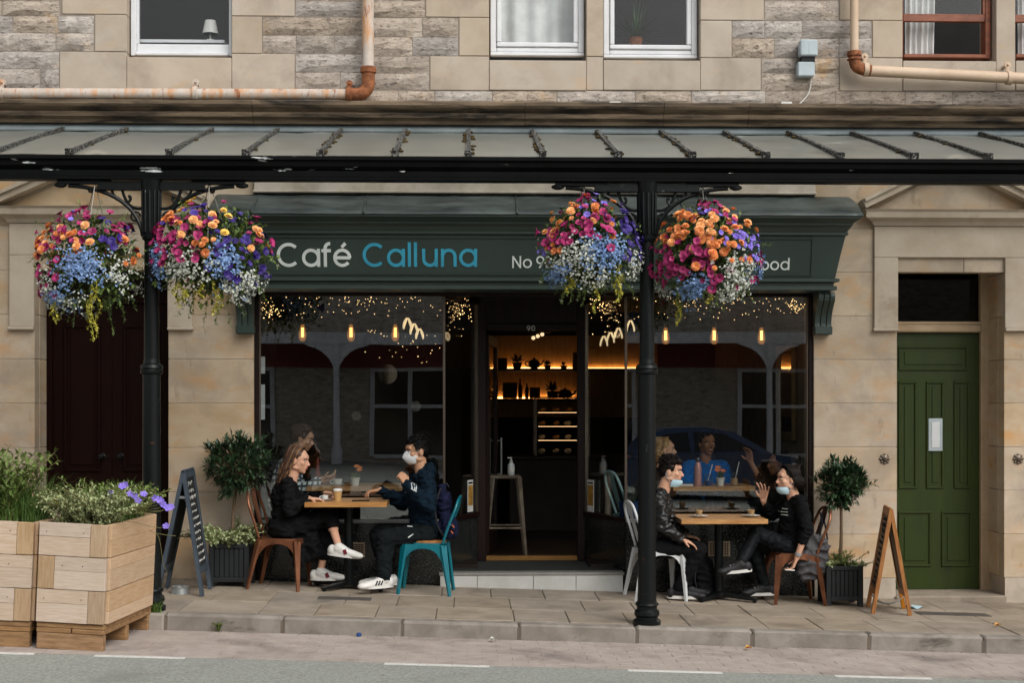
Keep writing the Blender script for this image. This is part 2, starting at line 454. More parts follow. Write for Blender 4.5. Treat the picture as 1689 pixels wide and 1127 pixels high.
    def mesh(s, name, mats, smooth=0):
        me = bpy.data.meshes.new(name)
        me.from_pydata([tuple(p) for p in s.v], [], s.f)
        for m in (mats if isinstance(mats, (list, tuple)) else [mats]):
            me.materials.append(MATS[m] if isinstance(m, str) else m)
        if any(s.m): me.polygons.foreach_set('material_index', s.m)
        bm = bmesh.new(); bm.from_mesh(me)
        bmesh.ops.recalc_face_normals(bm, faces=bm.faces)
        bm.to_mesh(me); bm.free()
        if smooth:
            me.polygons.foreach_set('use_smooth', [True] * len(me.polygons))
            if smooth < 170: me.set_sharp_from_angle(angle=radians(smooth))
        me.update()
        return me
    def build(s, name, mats, parent=None, smooth=0, kind=None, world=True):
        if parent is not None and world:
            L = parent.location.copy() if parent.parent is None else (parent.location + parent.parent.location)
            if L.length > 0: s.v = [p - L for p in s.v]
        return obj(name, s.mesh(name, mats, smooth), parent, kind)
def obj(name, me, parent=None, kind=None):
    o = bpy.data.objects.new(name, me)
    COL.objects.link(o)
    if parent is not None: o.parent = parent
    if kind: o['kind'] = kind
    return o
def tag(o, label, cat, group=None):
    o['label'] = label; o['category'] = cat
    if group: o['group'] = group
    return o
def thing(name, label, cat, loc=(0, 0, 0), rotz=0.0, group=None):
    o = bpy.data.objects.new(name, None)
    o.empty_display_size = 0.1
    COL.objects.link(o)
    o.location = loc; o.rotation_euler = (0, 0, rotz)
    return tag(o, label, cat, group)
KIDS = {}
def dup(root, loc=None, rotz=None, label=None, group=None, mats=None):
    r = root.copy(); COL.objects.link(r)
    if loc is not None: r.location = loc
    if rotz is not None: r.rotation_euler = (0, 0, rotz)
    if label: r['label'] = label
    if group: r['group'] = group
    def sub(a, b):
        for ch in [o for o in COL.objects if o.parent == a]:
            c = ch.copy(); COL.objects.link(c); c.parent = b
            if mats:
                c.data = ch.data.copy()
                for i, m in enumerate(ch.data.materials):
                    if m.name in mats: c.data.materials[i] = MATS[mats[m.name]]
            sub(ch, c)
    sub(root, r)
    return r
def arc(c, r, a0, a1, n, ax=(1, 0, 0), ay=(0, 0, 1)):
    c, ax, ay = Vector(c), Vector(ax), Vector(ay)
    return [c + ax * (r * cos(a0 + (a1 - a0) * i / n)) + ay * (r * sin(a0 + (a1 - a0) * i / n)) for i in range(n + 1)]
def bez(p0, p1, p2, p3, n=10):
    p0, p1, p2, p3 = map(Vector, (p0, p1, p2, p3))
    return [p0 * (1 - t) ** 3 + p1 * (3 * t * (1 - t) ** 2) + p2 * (3 * t * t * (1 - t)) + p3 * t ** 3 for t in [i / n for i in range(n + 1)]]
def spline(pts, n=6):
    pts = [Vector(p) for p in pts]
    out = []
    for i in range(len(pts) - 1):
        a = pts[max(i - 1, 0)]; b = pts[i]; c = pts[i + 1]; d = pts[min(i + 2, len(pts) - 1)]
        for k in range(n):
            t = k / n
            out.append(0.5 * ((2 * b) + (c - a) * t + (2 * a - 5 * b + 4 * c - d) * t * t + (3 * b - a - 3 * c + d) * t ** 3))
    out.append(pts[-1])
    return out
# ------------------------------------------------------------------ ground: pavement, kerb, road (they fall away to the right)
KERB_Y = -2.05
def struct(o):
    o['kind'] = 'structure'; return o
TILT = atan(SLOPE)
def tilt(o):
    o.rotation_euler = (0, TILT, 0); o.location = (0, 0, 0.005); return o
pavement = tilt(struct(MB().box(-14, 16, KERB_Y + 0.14, 0.05, -0.3, -0.012).build('pavement', 'joint')))
rows = [(-1.905, -1.30), (-1.295, -0.66), (-0.655, 0.02)]
slab_meshes = {}
for ri, (y0, y1) in enumerate(rows):
    x = -7.0 + 0.17 * ri
    k = 0
    while x < 8.0:
        w = (0.46, 0.42, 0.60, 0.46)[(k * 3 + ri) % 4]
        key = (ri, w)
        if key not in slab_meshes:
            slab_meshes[key] = MB().box(0.003, w - 0.003, y0 + 0.002, y1 - 0.002, -0.06, 0, c=0.004).mesh('paving_slab', 'slab')
        o = obj('paving_slab', slab_meshes[key], pavement)
        o.location = (x, 0, random.uniform(-0.0015, 0.0015))
        o.rotation_euler = (random.uniform(-.0015, .0015), random.uniform(-.0015, .0015), 0)
        x += w; k += 1
kerb = tilt(struct(MB().box(-14, 16, KERB_Y + 0.01, KERB_Y + 0.138, -0.32, -0.03).build('kerb', 'joint')))
kb = [MB().box(0.003, 0.877, KERB_Y, KERB_Y + 0.142, -0.2, 0.002, c=0.014).mesh('kerb_stone', 'kerb'),
      MB().box(0.003, 0.877, KERB_Y + 0.003, KERB_Y + 0.142, -0.2, 0.002, c=0.02).mesh('kerb_stone', 'kerb')]
for i in range(17):
    o = obj('kerb_stone', kb[i % 2], kerb)
    o.location = (-7.0 + 0.33 + i * 0.88, random.uniform(-0.006, 0.004), random.uniform(-0.004, 0.003))
# block paved gutter band, road beyond it
ROAD = -0.122
road = tilt(struct(MB().box(-40, 40, -30.0, -3.12, ROAD - 0.3, ROAD).build('road', 'asphalt')))
gutter = tilt(struct(MB().box(-14, 16, -3.115, KERB_Y + 0.01, ROAD - 0.3, ROAD - 0.001).build('block_paved_gutter', 'joint_sand')))
m = MB()
for r in range(10):
    y = -3.11 + r * 0.1055
    x = -6.0 + (r % 2) * 0.105
    while x < 7.2:
        m.box(x + 0.0012, x + 0.2088, y + 0.0012, y + 0.1043, ROAD - 0.05, ROAD + 0.002 + random.uniform(-0.0012, 0.0012), c=0.0012)
        x += 0.21
pv = m.build('paving_blocks', 'paver', gutter, kind='stuff', world=False)
def dash(u0, u1, v):
    a, b = X(u0, -3.1), X(u1, -3.1)
    s = MB().box(a, b, -3.175, -3.125, ROAD, ROAD + 0.004).build('road_marking', 'road_paint', road, world=False)
    s.location = (0, 0, 0.0)
for a in ((-90, 60), (160, 308), (636, 808), (1035, 1190), (1375, 1534), (1720, 1880)):
    dash(a[0], a[1], 0)
# grit and leaf scraps gathered along the foot of the kerb
random.seed(44); m = MB()
for k in range(420):
    x = random.uniform(-4.2, 5.6); y = KERB_Y - 0.012 - abs(random.gauss(0, 0.05)); s_ = random.uniform(0.003, 0.009)
    a_ = random.uniform(0, 6.28); c = V(x, y, ROAD + 0.006)
    m.add([c + V(cos(a_) * s_, sin(a_) * s_, 0), c + V(cos(a_ + 2) * s_, sin(a_ + 2) * s_, 0.001), c + V(cos(a_ + 4) * s_, sin(a_ + 4) * s_, 0), c + V(0, 0, s_ * 0.8)], [(0, 1, 3), (1, 2, 3), (2, 0, 3)])
for k in range(160):
    x = random.uniform(-4.2, 5.6); y = random.uniform(-1.8, -0.1); s_ = random.uniform(0.002, 0.005); a_ = random.uniform(0, 6.28); c = V(x, y, 0.004)
    m.add([c + V(cos(a_) * s_, sin(a_) * s_, 0), c + V(cos(a_ + 2) * s_, sin(a_ + 2) * s_, 0), c + V(cos(a_ + 4) * s_, sin(a_ + 4) * s_, 0), c + V(0, 0, s_)], [(0, 1, 3), (1, 2, 3), (2, 0, 3)])
grit = tilt(m.build('grit', mat('grit', rgb(104, 90, 74), 0.95, c2=rgb(150, 140, 126), vs=3, bump=0)))
tag(grit, 'fine grit and scraps scattered along the kerb and pavement', 'grit'); grit['kind'] = 'stuff'
# inspection covers in the pavement
for (u0, u1, v) in ((524, 612, 997), (1520, 1640, 1012)):
    a, b = X(u0, -1.0), X(u1, -1.0)
    yy = -1.06 if u0 < 1000 else -0.95
    cv = MB().box(a, b, yy, yy + 0.16, -0.01, 0.006, c=0.002).build('inspection_cover', 'iron_cover', pavement, world=False)

# ------------------------------------------------------------------ terrace building
OCX, OHW = 0.585, 2.50                 # shop opening: centre and half width
DL = (-3.84, -2.67)                    # left doorway
DR = (3.84, 4.81)                      # right doorway
bld = thing('terrace_building', 'sandstone terrace building with rough upper storey above the café front', 'building', (0, 0, 0))
wall_lo = MB()
ZT = 4.12
zb = -0.45
for (a, b) in ((-7.5, DL[0]), (DL[1], OCX - OHW), (OCX + OHW, DR[0]), (DR[1], 8.5)):
    wall_lo.box(a + 0.012, b - 0.012, 0.005, 0.42, zb, 2.95)
for (a, b) in ((-7.5, OCX - OHW), (OCX + OHW, 8.5)):
    wall_lo.box(a + 0.012, b - 0.012, 0.005, 0.42, 2.9501, ZT)
wall_lo.box(OCX - OHW - 0.012, OCX + OHW + 0.012, 0.005, 0.42, 2.66, ZT)
WLO = wall_lo.build('ground_floor_wall', 'mortar', bld)
def block(parent, x0, x1, z0, z1, matn, y=0.0, depth=0.14, g=0.0022, c=0.0025, name='stone'):
    return MB().box(x0 + g, x1 - g, y, y + depth, z0 + g, z1 - g, c=c).build(name, matn, parent)
# ashlar courses
CH = 0.393
z = Z(738) - CH * 3
courses = []
while z < ZT:
    courses.append((z, min(z + CH, ZT))); z += CH
SGN = (OCX - 2.62, OCX + 2.62)
random.seed(11)
for ci, (z0, z1) in enumerate(courses):
    zm = (z0 + z1) / 2
    if zm < 2.80:
        spans = [(-7.0, DL[0]), (DL[1], OCX - OHW), (OCX + OHW, DR[0]), (DR[1], 8.0)]
    else:
        spans = [(-7.0, OCX - OHW), (OCX + OHW, 8.0)]
    if z1 > 2.95 > z0 and zm < 2.8: z1 = 2.95
    if z0 < 2.95 < z1 and zm >= 2.8: z0 = 2.95 if False else z0
    for (a, b) in spans:
        L = b - a
        if L < 0.85: cuts = [a, b]
        else:
            cuts = [a]; x = a
            while True:
                x += random.uniform(0.62, 0.95)
                if x > b - 0.35: break
                cuts.append(x)
            cuts.append(b)
        for i in range(len(cuts) - 1):
            block(WLO, cuts[i], cuts[i + 1], max(z0, -0.35), z1, 'ashlar')
# reveals of the two doorways (stone returns), step stones
for (a, b) in (DL, DR):
    for ci, (z0, z1) in enumerate(courses):
        if z0 > 2.9: continue
        z1 = min(z1, 2.95)
        for xx, s in ((a, 1), (b, -1)):
            MB().box(xx - 0.05 * s, xx + 0.002 * s, 0.141, 0.40, max(z0, -0.35) + 0.0025, z1 - 0.0025, c=0.003).build('reveal_stone', 'ashlar', WLO)
    MB().box(a - 0.1, b + 0.1, 0.143, 0.45, 2.952, 3.1).build('lintel', 'trim_stone', WLO)
    cx = (a + b) / 2
    # door surround: slightly raised architrave, frieze, cornice, pediment
    sw = 0.215
    sur = MB()
    for s in (-1, 1):
        xe = a if s < 0 else b
        sur.box(xe, xe + s * sw, -0.032, 0.01, 2.32, 2.951, c=0.004)
        sur.box(xe, xe + s * (sw + 0.012), -0.05, 0.01, 2.29, 2.319, c=0.006)
    sur.box(a - sw, b + sw, -0.032, 0.01, 2.953, 3.235, c=0.004)
    sur.build('door_surround', 'trim_stone', bld)
    cw = (b - a) / 2 + sw
    MB().loft([(cx - cw - o, cx + cw + o, y, zz) for (o, y, zz) in ((0.0, 0.0, 3.236), (0.01, -0.05, 3.236), (0.03, -0.07, 3.27), (0.05, -0.10, 3.285), (0.10, -0.13, 3.30), (0.10, -0.14, 3.35), (0.12, -0.16, 3.37), (0.12, 0.0, 3.38))]).build('door_cornice', 'trim_stone', bld)
    hw = cw + 0.10; rise = 0.40
    for s in (-1, 1):
        d = Vector((-s * hw, 0, rise)).normalized()
        p0 = V(cx + s * (hw + 0.02), -0.07, 3.385 + 0.03); p1 = V(cx + s * 0.002, -0.07, 3.385 + 0.03 + rise)
        MB().beam(p0, p1, 0.14, 0.075, up=(0, 0, 1)).beam(p0 + V(0, -0.02, 0.035), p1 + V(0, -0.02, 0.035), 0.16, 0.03).build('raking_cornice', 'trim_stone', bld)
    MB().prism([(cx - hw + 0.1, 3.381), (cx + hw - 0.1, 3.381), (cx, 3.38 + rise - 0.02)], -0.018, 0.0).build('pediment_panel', 'ashlar', bld)

def panel_frame(m, x0, x1, z0, z1, y, w=0.022, d=0.014, mi=0):
    """raised bolection round a sunk door panel"""
    m.box(x0, x1, y - d, y, z1 - w, z1, mi, c=0.005); m.box(x0, x1, y - d, y, z0, z0 + w, mi, c=0.005)
    m.box(x0, x0 + w, y - d, y, z0 + w, z1 - w, mi, c=0.005); m.box(x1 - w, x1, y - d, y, z0 + w, z1 - w, mi, c=0.005)
# green front door
dy = 0.40
fd = MB()
x0, x1 = DR
zd0, zd1 = Z(972, dy, 1550), Z(549, dy, 1550)
fr = MB().box(x0 - 0.04, x0 + 0.045, dy - 0.03, dy + 0.08, zd0 - 0.05, 2.95, c=0.006).box(x1 - 0.075, x1 + 0.04, dy - 0.03, dy + 0.08, zd0 - 0.05, 2.95, c=0.006)
fr.box(x0 + 0.046, x1 - 0.076, dy - 0.032, dy + 0.08, 2.89, 2.95, c=0.006)
fr.box(x0 + 0.046, x1 - 0.076, dy - 0.05, dy + 0.08, zd1 + 0.004, zd1 + 0.075, c=0.012).box(x0 + 0.046, x1 - 0.076, dy - 0.03, dy + 0.08, zd1 + 0.076, zd1 + 0.105, c=0.006)
door_frame = fr.build('door_frame', 'cream_wood', bld)
MB().box(x0 + 0.046, x1 - 0.076, dy + 0.03, dy + 0.04, zd1 + 0.106, 2.889).build('fanlight', glass('door_glass', (0.25, 0.24, 0.24)), bld)
MB().box(x0 - 0.1, x1 + 0.1, dy + 0.5, dy + 0.55, 1.5, 3.1).build('hallway_wall', 'dark_room', bld)
gd = MB().box(x0 + 0.048, x1 - 0.078, dy + 0.012, dy + 0.055, zd0, zd1).build('door', 'green_paint', bld)
def dpix(u): return X(u, dy)
def dz(v): return Z(v, dy, 1550)
pl, pr = x0 + 0.05, x1 - 0.08
wdr = pr - pl
def door_panel(fa, fb, za, zb_):
    mm = MB(); xa, xb = pl + fa * wdr, pl + fb * wdr
    panel_frame(mm, xa, xb, za, zb_, dy + 0.0115, 0.024, 0.014)
    mm.box(xa + 0.055, xb - 0.055, dy + 0.004, dy + 0.0115, za + 0.055, zb_ - 0.055, c=0.005)
    return mm.build('door_panel', 'green_paint', gd)
door_panel(0.10, 0.88, dz(611), dz(570))
door_panel(0.10, 0.31, dz(806), dz(628)); door_panel(0.41, 0.61, dz(806), dz(628)); door_panel(0.72, 0.90, dz(806), dz(628))
door_panel(0.10, 0.47, dz(935), dz(843)); door_panel(0.58, 0.92, dz(935), dz(843))
lp = MB().box(dpix(1531), dpix(1554), dy - 0.012, dy - 0.004, dz(744), dz(690), c=0.003); 
lp = lp.build('letter_plate', 'grey_plastic', gd)
MB().box(dpix(1536), dpix(1549), dy - 0.016, dy - 0.0125, dz(738), dz(696), c=0.002).build('plate_inset', 'upvc', lp)
MB().box(x0 - 0.02, x1 + 0.02, -0.03, dy + 0.08, -0.3, zd0 - 0.006, c=0.012).build('doorstep', 'slab', bld)
# maroon double door on the left
x0, x1 = DL
ly = 0.36
zl0 = 0.14
MB().box(x0 - 0.02, x1 + 0.02, -0.02, ly + 0.1, -0.3, zl0 - 0.004, c=0.012).build('doorstep', 'slab', bld)
MB().box(x0 - 0.04, x0 + 0.05, ly - 0.02, ly + 0.08, zl0, 2.95, c=0.006).box(x1 - 0.05, x1 + 0.04, ly - 0.02, ly + 0.08, zl0, 2.95, c=0.006).box(x0 + 0.051, x1 - 0.051, ly - 0.02, ly + 0.08, 2.55, 2.95, c=0.006).build('door_frame', 'maroon_paint', bld)
xm = (x0 + x1) / 2
for s, (a, b) in ((-1, (x0 + 0.052, xm - 0.002)), (1, (xm + 0.002, x1 - 0.052))):
    lf = MB().box(a, b, ly + 0.012, ly + 0.055, zl0, 2.548).build('door', 'maroon_paint', bld)
    for (za, zb_) in ((0.34, 0.82), (1.02, 2.36)):
        mm = MB(); panel_frame(mm, a + 0.10, b - 0.10, za, zb_, ly + 0.0115, 0.028, 0.018)
        mm.box(a + 0.16, b - 0.16, ly + 0.003, ly + 0.0115, za + 0.06, zb_ - 0.06, c=0.005)
        mm.build('door_panel', 'maroon_paint', lf)
    MB().lathe([(0.0, 0), (0.03, 0.002), (0.03, 0.012), (0.012, 0.02), (0.012, 0.045), (0.026, 0.06), (0.02, 0.08), (0, 0.085)], (xm - s * -0.085, ly + 0.012, Z(752, ly)), 12, axis=(0, -1, 0)).build('door_knob', 'iron_black', lf, smooth=40)
# lobed bell pushes beside the green door
for u in (1459, 1679):
    c = W(u, 757, 0)
    m = MB().lathe([(0.0, 0.03), (0.008, 0.03), (0.012, 0.022), (0.02, 0.02), (0.026, 0.012), (0.036, 0.01), (0.036, 0)][::-1], (c.x, 0.0, c.z), 16, axis=(0, -1, 0))
    for k in range(8):
        t = k * pi / 4
        m.ell((c.x + 0.038 * cos(t), -0.006, c.z + 0.038 * sin(t)), (0.013, 0.008, 0.013), nu=8, nv=5)
    b_ = m.build('bell_push', 'bronze', None, smooth=50)
    tag(b_, 'round lobed metal bell push on the stone %s the green door' % ('between the café window and' if u < 1600 else 'to the right of'), 'bell push', 'bell pushes by the green door')
# string cornice below the upper storey
zc0, zc1 = Z(207), Z(172)
pr_ = [(0.0, zc0), (-0.06, zc0), (-0.07, zc0 + 0.03), (-0.11, zc0 + 0.05), (-0.12, zc0 + 0.085), (-0.10, zc0 + 0.095), (-0.15, zc0 + 0.13), (-0.165, zc0 + 0.15), (-0.165, zc1 - 0.012), (-0.15, zc1), (0.0, zc1 + 0.012)]
for (a, b) in ((-7.0, X(420)), (X(420), X(865)), (X(865), X(1092)), (X(1092), X(1231)), (X(1231), 8.0)):
    MB().loft([(a + 0.002, b - 0.002, y, z) for (y, z) in pr_]).build('cornice_stone', 'cornice_stone', bld)
# ------------------------------------------------------------------ upper storey masonry
WUP = MB()
WINS = [(210, 381, 92), (808, 966, 92), (996, 1154, 96), (1490, 1642, 96), (1676, 1830, 96)]
ztop = 6.4
xs = [-7.5]
UPB = Z(176)
for (a, b, v) in WINS: xs += [X(a), X(b)]
xs.append(8.5)
for i in range(0, len(xs), 2):
    WUP.box(xs[i] + 0.01, xs[i + 1] - 0.01, 0.008, 0.40, UPB, ztop)
for (a, b, v) in WINS:
    WUP.box(X(a) - 0.0099, X(b) + 0.0099, 0.0082, 0.40, UPB, Z(v + 8))
WUP = WUP.build('upper_wall', 'mortar_dark', bld)
def dressed(u0, v0, u1, v1, y=0.0, m_='dressed'):
    a, b = W(u0, v1, 0), W(u1, v0, 0)
    return MB().box(a.x + 0.002, b.x - 0.002, y, y + 0.16, a.z + 0.002, (b.z if v0 > -200 else b.z) - 0.002, c=0.004).build('dressed_stone', m_, WUP)
def rough_stone(u0, v0, u1, v1):
    a, b = W(u0, v1, 0), W(u1, v0, 0)
    x0, x1, z0, z1 = a.x + 0.004, b.x - 0.004, a.z + 0.004, b.z - 0.004
    nx = 4 if x1 - x0 > 0.3 else 3; nz = 3
    vs, fs = [], []
    pr = random.uniform(0.006, 0.016)
    for j in range(nz + 1):
        for i in range(nx + 1):
            ed = i in (0, nx) or j in (0, nz)
            xx = x0 + (x1 - x0) * i / nx; zz = z0 + (z1 - z0) * j / nz
            if not ed: xx += random.uniform(-.02, .02); zz += random.uniform(-.01, .01)
            else:
                xx += random.uniform(-.003, .003); zz += random.uniform(-.003, .003)
            vs.append(V(xx, 0.006 + random.uniform(-.002, .002) if ed else -pr - random.uniform(-0.003, 0.008), zz))
    for j in range(nz):
        for i in range(nx):
            k = j * (nx + 1) + i
            fs.append((k, k + 1, k + nx + 2, k + nx + 1))
    n = len(vs)
    ring = [i for i in range(nx + 1)] + [(j + 1) * (nx + 1) - 1 for j in range(1, nz + 1)] + [nz * (nx + 1) + i for i in range(nx - 1, -1, -1)] + [j * (nx + 1) for j in range(nz - 1, 0, -1)]
    back = [V(vs[i].x, 0.10, vs[i].z) for i in ring]
    vs += back
    for q in range(len(ring)):
        q2 = (q + 1) % len(ring)
        fs.append((ring[q], n + q, n + q2, ring[q2]))
    return MB().add(vs, fs).build('rough_stone', 'rubble', WUP)
def rough_run(u0, u1, v0, v1, lo=52, hi=120):
    u = u0
    while u < u1 - 1:
        w = random.uniform(lo, hi)
        if u + w > u1 - lo * 0.6: w = u1 - u
        rough_stone(u, v0, u + w, v1)
        u += w
random.seed(23)
# rough areas: (u0, u1, v bounds of the courses)
for (u0, u1, vb) in ((-560, 98, (-160, -120, -85, -55, -28, 0, 25)), (-560, 155, (25, 53, 83)), (-560, 98, (84, 112, 150)),
                     (487, 600, (-160, -120, -85, -55, -28, 0, 26)), (433, 600, (27, 57, 87)), (487, 600, (88, 118, 148)),
                     (600, 701, (-160, -120, -85, -55, -28, 0, 27)), (600, 756, (28, 60, 91)), (600, 708, (92, 120, 147)),
                     (1261, 1384, (-160, -120, -85, -55, -28, 0, 32)), (1208, 1438, (33, 62, 94)), (1256, 1384, (95, 120, 149))):
    for i in range(len(vb) - 1):
        rough_run(u0, u1, vb[i], vb[i + 1])
rough_run(562, 2250, 149, 173, 60, 140)
rough_run(-560, 560, 150, 173, 60, 140)
# dressed margins, sills and mullions
for r in ((102, -60, 209, 22), (156, 23, 209, 84), (382, -60, 486, 25), (382, 26, 432, 87), (98, 85, 209, 148),
          (382, 88, 486, 148),
          (702, -60, 807, 27), (757, 28, 807, 91), (967, -60, 995, 92), (709, 92, 807, 148), (967, 93, 995, 148),
          (1155, -60, 1260, 32), (1155, 33, 1207, 94), (1155, 95, 1255, 148),
          (1385, -60, 1489, 32), (1439, 33, 1489, 94), (1385, 95, 1489, 149), (1643, -60, 1675, 149), (1831, -60, 2200, 149)):
    dressed(*r)
for r in ((209, 94, 382, 148), (807, 99, 967, 148), (995, 99, 1155, 148), (1489, 100, 1643, 149), (1675, 100, 1831, 149)):
    o = dressed(*r, y=-0.006)
# sloping window sills
for (a, b, v) in WINS:
    pa, pb = W(a, v + 8, 0), W(b, v + 8, 0)
    MB().add([V(pa.x, -0.004, pa.z), V(pb.x, -0.004, pb.z), V(pb.x, 0.2, pb.z + 0.05), V(pa.x, 0.2, pa.z + 0.05), V(pa.x, -0.004, pa.z - 0.02), V(pb.x, -0.004, pb.z - 0.02), V(pb.x, 0.2, pb.z - 0.02), V(pa.x, 0.2, pa.z - 0.02)],
             [(0, 1, 2, 3), (4, 7, 6, 5), (0, 4, 5, 1), (3, 2, 6, 7), (0, 3, 7, 4), (1, 5, 6, 2)]).build('window_sill', 'trim_stone', bld)
    for xx, s in ((pa.x, -1), (pb.x, 1)):
        MB().box(xx, xx + s * 0.06, 0.165, 0.40, pa.z, 6.3).build('window_reveal', 'dressed', bld)
gl_up = glass('window_glass', (0.95, 0.96, 0.96), 1.37)
def upper_window(a, b, v, style):
    y = 0.10
    x0, x1 = X(a, 0) + 0.005, X(b, 0) - 0.005
    z0 = Z(v, y, (a + b) / 2) + 0.004; z1 = 6.2
    wn = MB().box(x0 - 0.05, x1 + 0.05, 0.35, 0.36, z0, z0 + 0.001).build('window', 'dark_room', bld)
    mt = 'upvc' if style == 'upvc' else 'sash_wood'
    if style == 'upvc':
        w = 0.055
        f = MB().box(x0, x1, y - 0.01, y + 0.06, z0, z0 + 0.03, c=0.006).box(x0, x0 + w, y, y + 0.06, z0 + 0.031, z1, c=0.008).box(x1 - w, x1, y, y + 0.06, z0 + 0.031, z1, c=0.008).box(x0 + w + .001, x1 - w - .001, y, y + 0.06, z0 + 0.031, z0 + 0.075, c=0.008)
        f.build('frame', mt, wn)
        s = 0.042; a_, b_2, c_ = x0 + w + 0.002, x1 - w - 0.002, z0 + 0.078
        MB().box(a_, b_2, y - 0.012, y + 0.04, c_, c_ + s, c=0.008).box(a_, a_ + s, y - 0.012, y + 0.04, c_ + s + .001, z1, c=0.008).box(b_2 - s, b_2, y - 0.012, y + 0.04, c_ + s + .001, z1, c=0.008).build('sash', mt, wn)
        MB().box(a_ + s, b_2 - s, y + 0.012, y + 0.018, c_ + s, z1).build('pane', gl_up, wn)
    elif style == 'sash_white':
        w = 0.05
        MB().box(x0, x0 + w, y, y + 0.10, z0, z1, c=0.006).box(x1 - w * 0.6, x1, y, y + 0.10, z0, z1, c=0.006).box(x0 + w, x1 - w * .6, y - 0.02, y + 0.1, z0, z0 + 0.03, c=0.006).build('frame', 'upvc', wn)
        MB().box(x0 + w + .001, x1 - w * .6 - .001, y + 0.02, y + 0.06, z0 + 0.031, z0 + 0.11, c=0.006).box(x0 + w + .001, x0 + w + .02, y + 0.02, y + 0.06, z0 + 0.111, z1).build('sash', 'upvc', wn)
        MB().box(x0 + w + .02, x1 - w * .6, y + 0.036, y + 0.042, z0 + 0.111, z1).build('pane', gl_up, wn)
    else:
        w = 0.05
        MB().box(x0, x0 + w * 0.5, y, y + 0.12, z0, z1, c=0.006).box(x1 - w, x1, y, y + 0.12, z0, z1, c=0.006).box(x0 + w * .5, x1 - w, y - 0.02, y + 0.12, z0, z0 + 0.035, c=0.006).build('frame', mt, wn)
        zr = Z(28, y); zr2 = Z(15, y)
        MB().box(x0 + w * .5, x1 - w, y + 0.01, y + 0.05, zr, zr2, c=0.006).box(x1 - w - 0.02, x1 - w, y + 0.01, y + 0.05, zr2, z1).build('sash', mt, wn)
        MB().box(x0 + w * .5, x1 - w - 0.02, y + 0.03, y + 0.036, zr2, z1).build('pane', gl_up, wn)
    return x0, x1, z0
def curtain(u0, u1, y, z0, z1, label, folds=7, slant=0.0):
    m = MB(); x0, x1 = X(u0, y), X(u1, y)
    N = folds * 6; vs = []
    for j in range(5):
        zz = z0 + (z1 - z0) * j / 4
        for i in range(N + 1):
            t = i / N
            vs.append(V(x0 + (x1 - x0) * t * (1 - slant * (1 - j / 4)), y + 0.022 * sin(t * folds * 2 * pi) + 0.006 * sin(t * 17 + j), zz))
    nv = len(vs); vs += [p + V(0, 0.004, 0) for p in vs]
    fs = []
    for j in range(4):
        for i in range(N):
            k = j * (N + 1) + i
            fs.append((k, k + 1, k + N + 2, k + N + 1)); fs.append((nv + k, nv + k + N + 1, nv + k + N + 2, nv + k + 1))
    o = m.add(vs, fs).build('curtain', 'curtain', None, smooth=180)
    tag(o, label, 'curtain')
styles = ['sash_white', 'upvc', 'upvc', 'wood', 'wood']
wz = [upper_window(a, b, v, s) for (a, b, v), s in zip(WINS, styles)]
# the rooms behind the upper windows
MB().box(-7.4, 8.4, 2.6, 2.7, 4.0, 6.4).box(-7.4, 8.4, 0.41, 2.6, 4.1, 4.15).build('room_wall', 'dark_room', bld)
curtain(826, 956, 0.30, wz[1][2] + 0.05, 6.2, 'pale closed curtain behind the left of the two white framed windows', 4)
curtain(1132, 1150, 0.28, wz[2][2] + 0.05, 6.2, 'narrow pale curtain at the right edge of a white framed window', 2)
curtain(1493, 1546, 0.26, wz[3][2] + 0.06, 6.2, 'white curtain hanging at the left of the open brown sash window', 5, 0.12)
curtain(1679, 1720, 0.26, wz[4][2] + 0.06, 6.2, 'white curtain in the brown window cut by the right edge', 5)
# house plant in the right of the two white framed windows
c = W(1048, 62, 0.42)
hp = thing('house_plant', 'spiky green house plant inside the right white framed window', 'plant', (c.x, 0.42, c.z))
MB().lathe([(0.05, -0.12), (0.07, 0.0), (0.055, 0.0), (0.0, -0.02)], c, 16).build('pot', 'pipe_rust', hp, smooth=40)
mm = MB(); random.seed(77)
mat('palm_leaf', rgb(58, 86, 42), 0.6, bump=0)
for k in range(46):
    a_ = random.uniform(0, 6.28); e_ = random.uniform(0.2, 1.4); L_ = random.uniform(0.18, 0.42)
    d_ = V(cos(a_) * cos(e_), sin(a_) * cos(e_), sin(e_)); s_ = V(-sin(a_), cos(a_), 0) * 0.011
    q_ = [c + d_ * (L_ * i / 4) - V(0, 0, 0.12 * (i / 4) ** 2 * (1 - sin(e_))) for i in range(5)]
    vs_ = []
    for i, p_ in enumerate(q_): vs_ += [p_ + s_ * (1.05 - i / 4), p_ - s_ * (1.05 - i / 4)]
    mm.add(vs_, [(2 * i, 2 * i + 1, 2 * i + 3, 2 * i + 2) for i in range(4)])
mm.build('leaves', 'palm_leaf', hp, kind='stuff')
# lamp on the sill of the left window
c = W(347, 66, 0.28)
lampt = thing('table_lamp', 'small white table lamp standing inside the left upper window', 'lamp', (c.x, 0.28, c.z))
MB().lathe([(0.035, 0), (0.035, 0.008), (0.008, 0.014), (0.008, 0.07)], c, 12).build('stem', 'white_plastic', lampt, smooth=40)
MB().lathe([(0.072, 0.06), (0.048, 0.18), (0.046, 0.18), (0.07, 0.06)], c, 18).build('lamp_shade', 'white_plastic', lampt, smooth=40)
MB().box(X(225, .3), X(372, .3), 0.24, 0.40, c.z - 0.03, c.z - 0.002).build('inner_sill', 'upvc', bld)

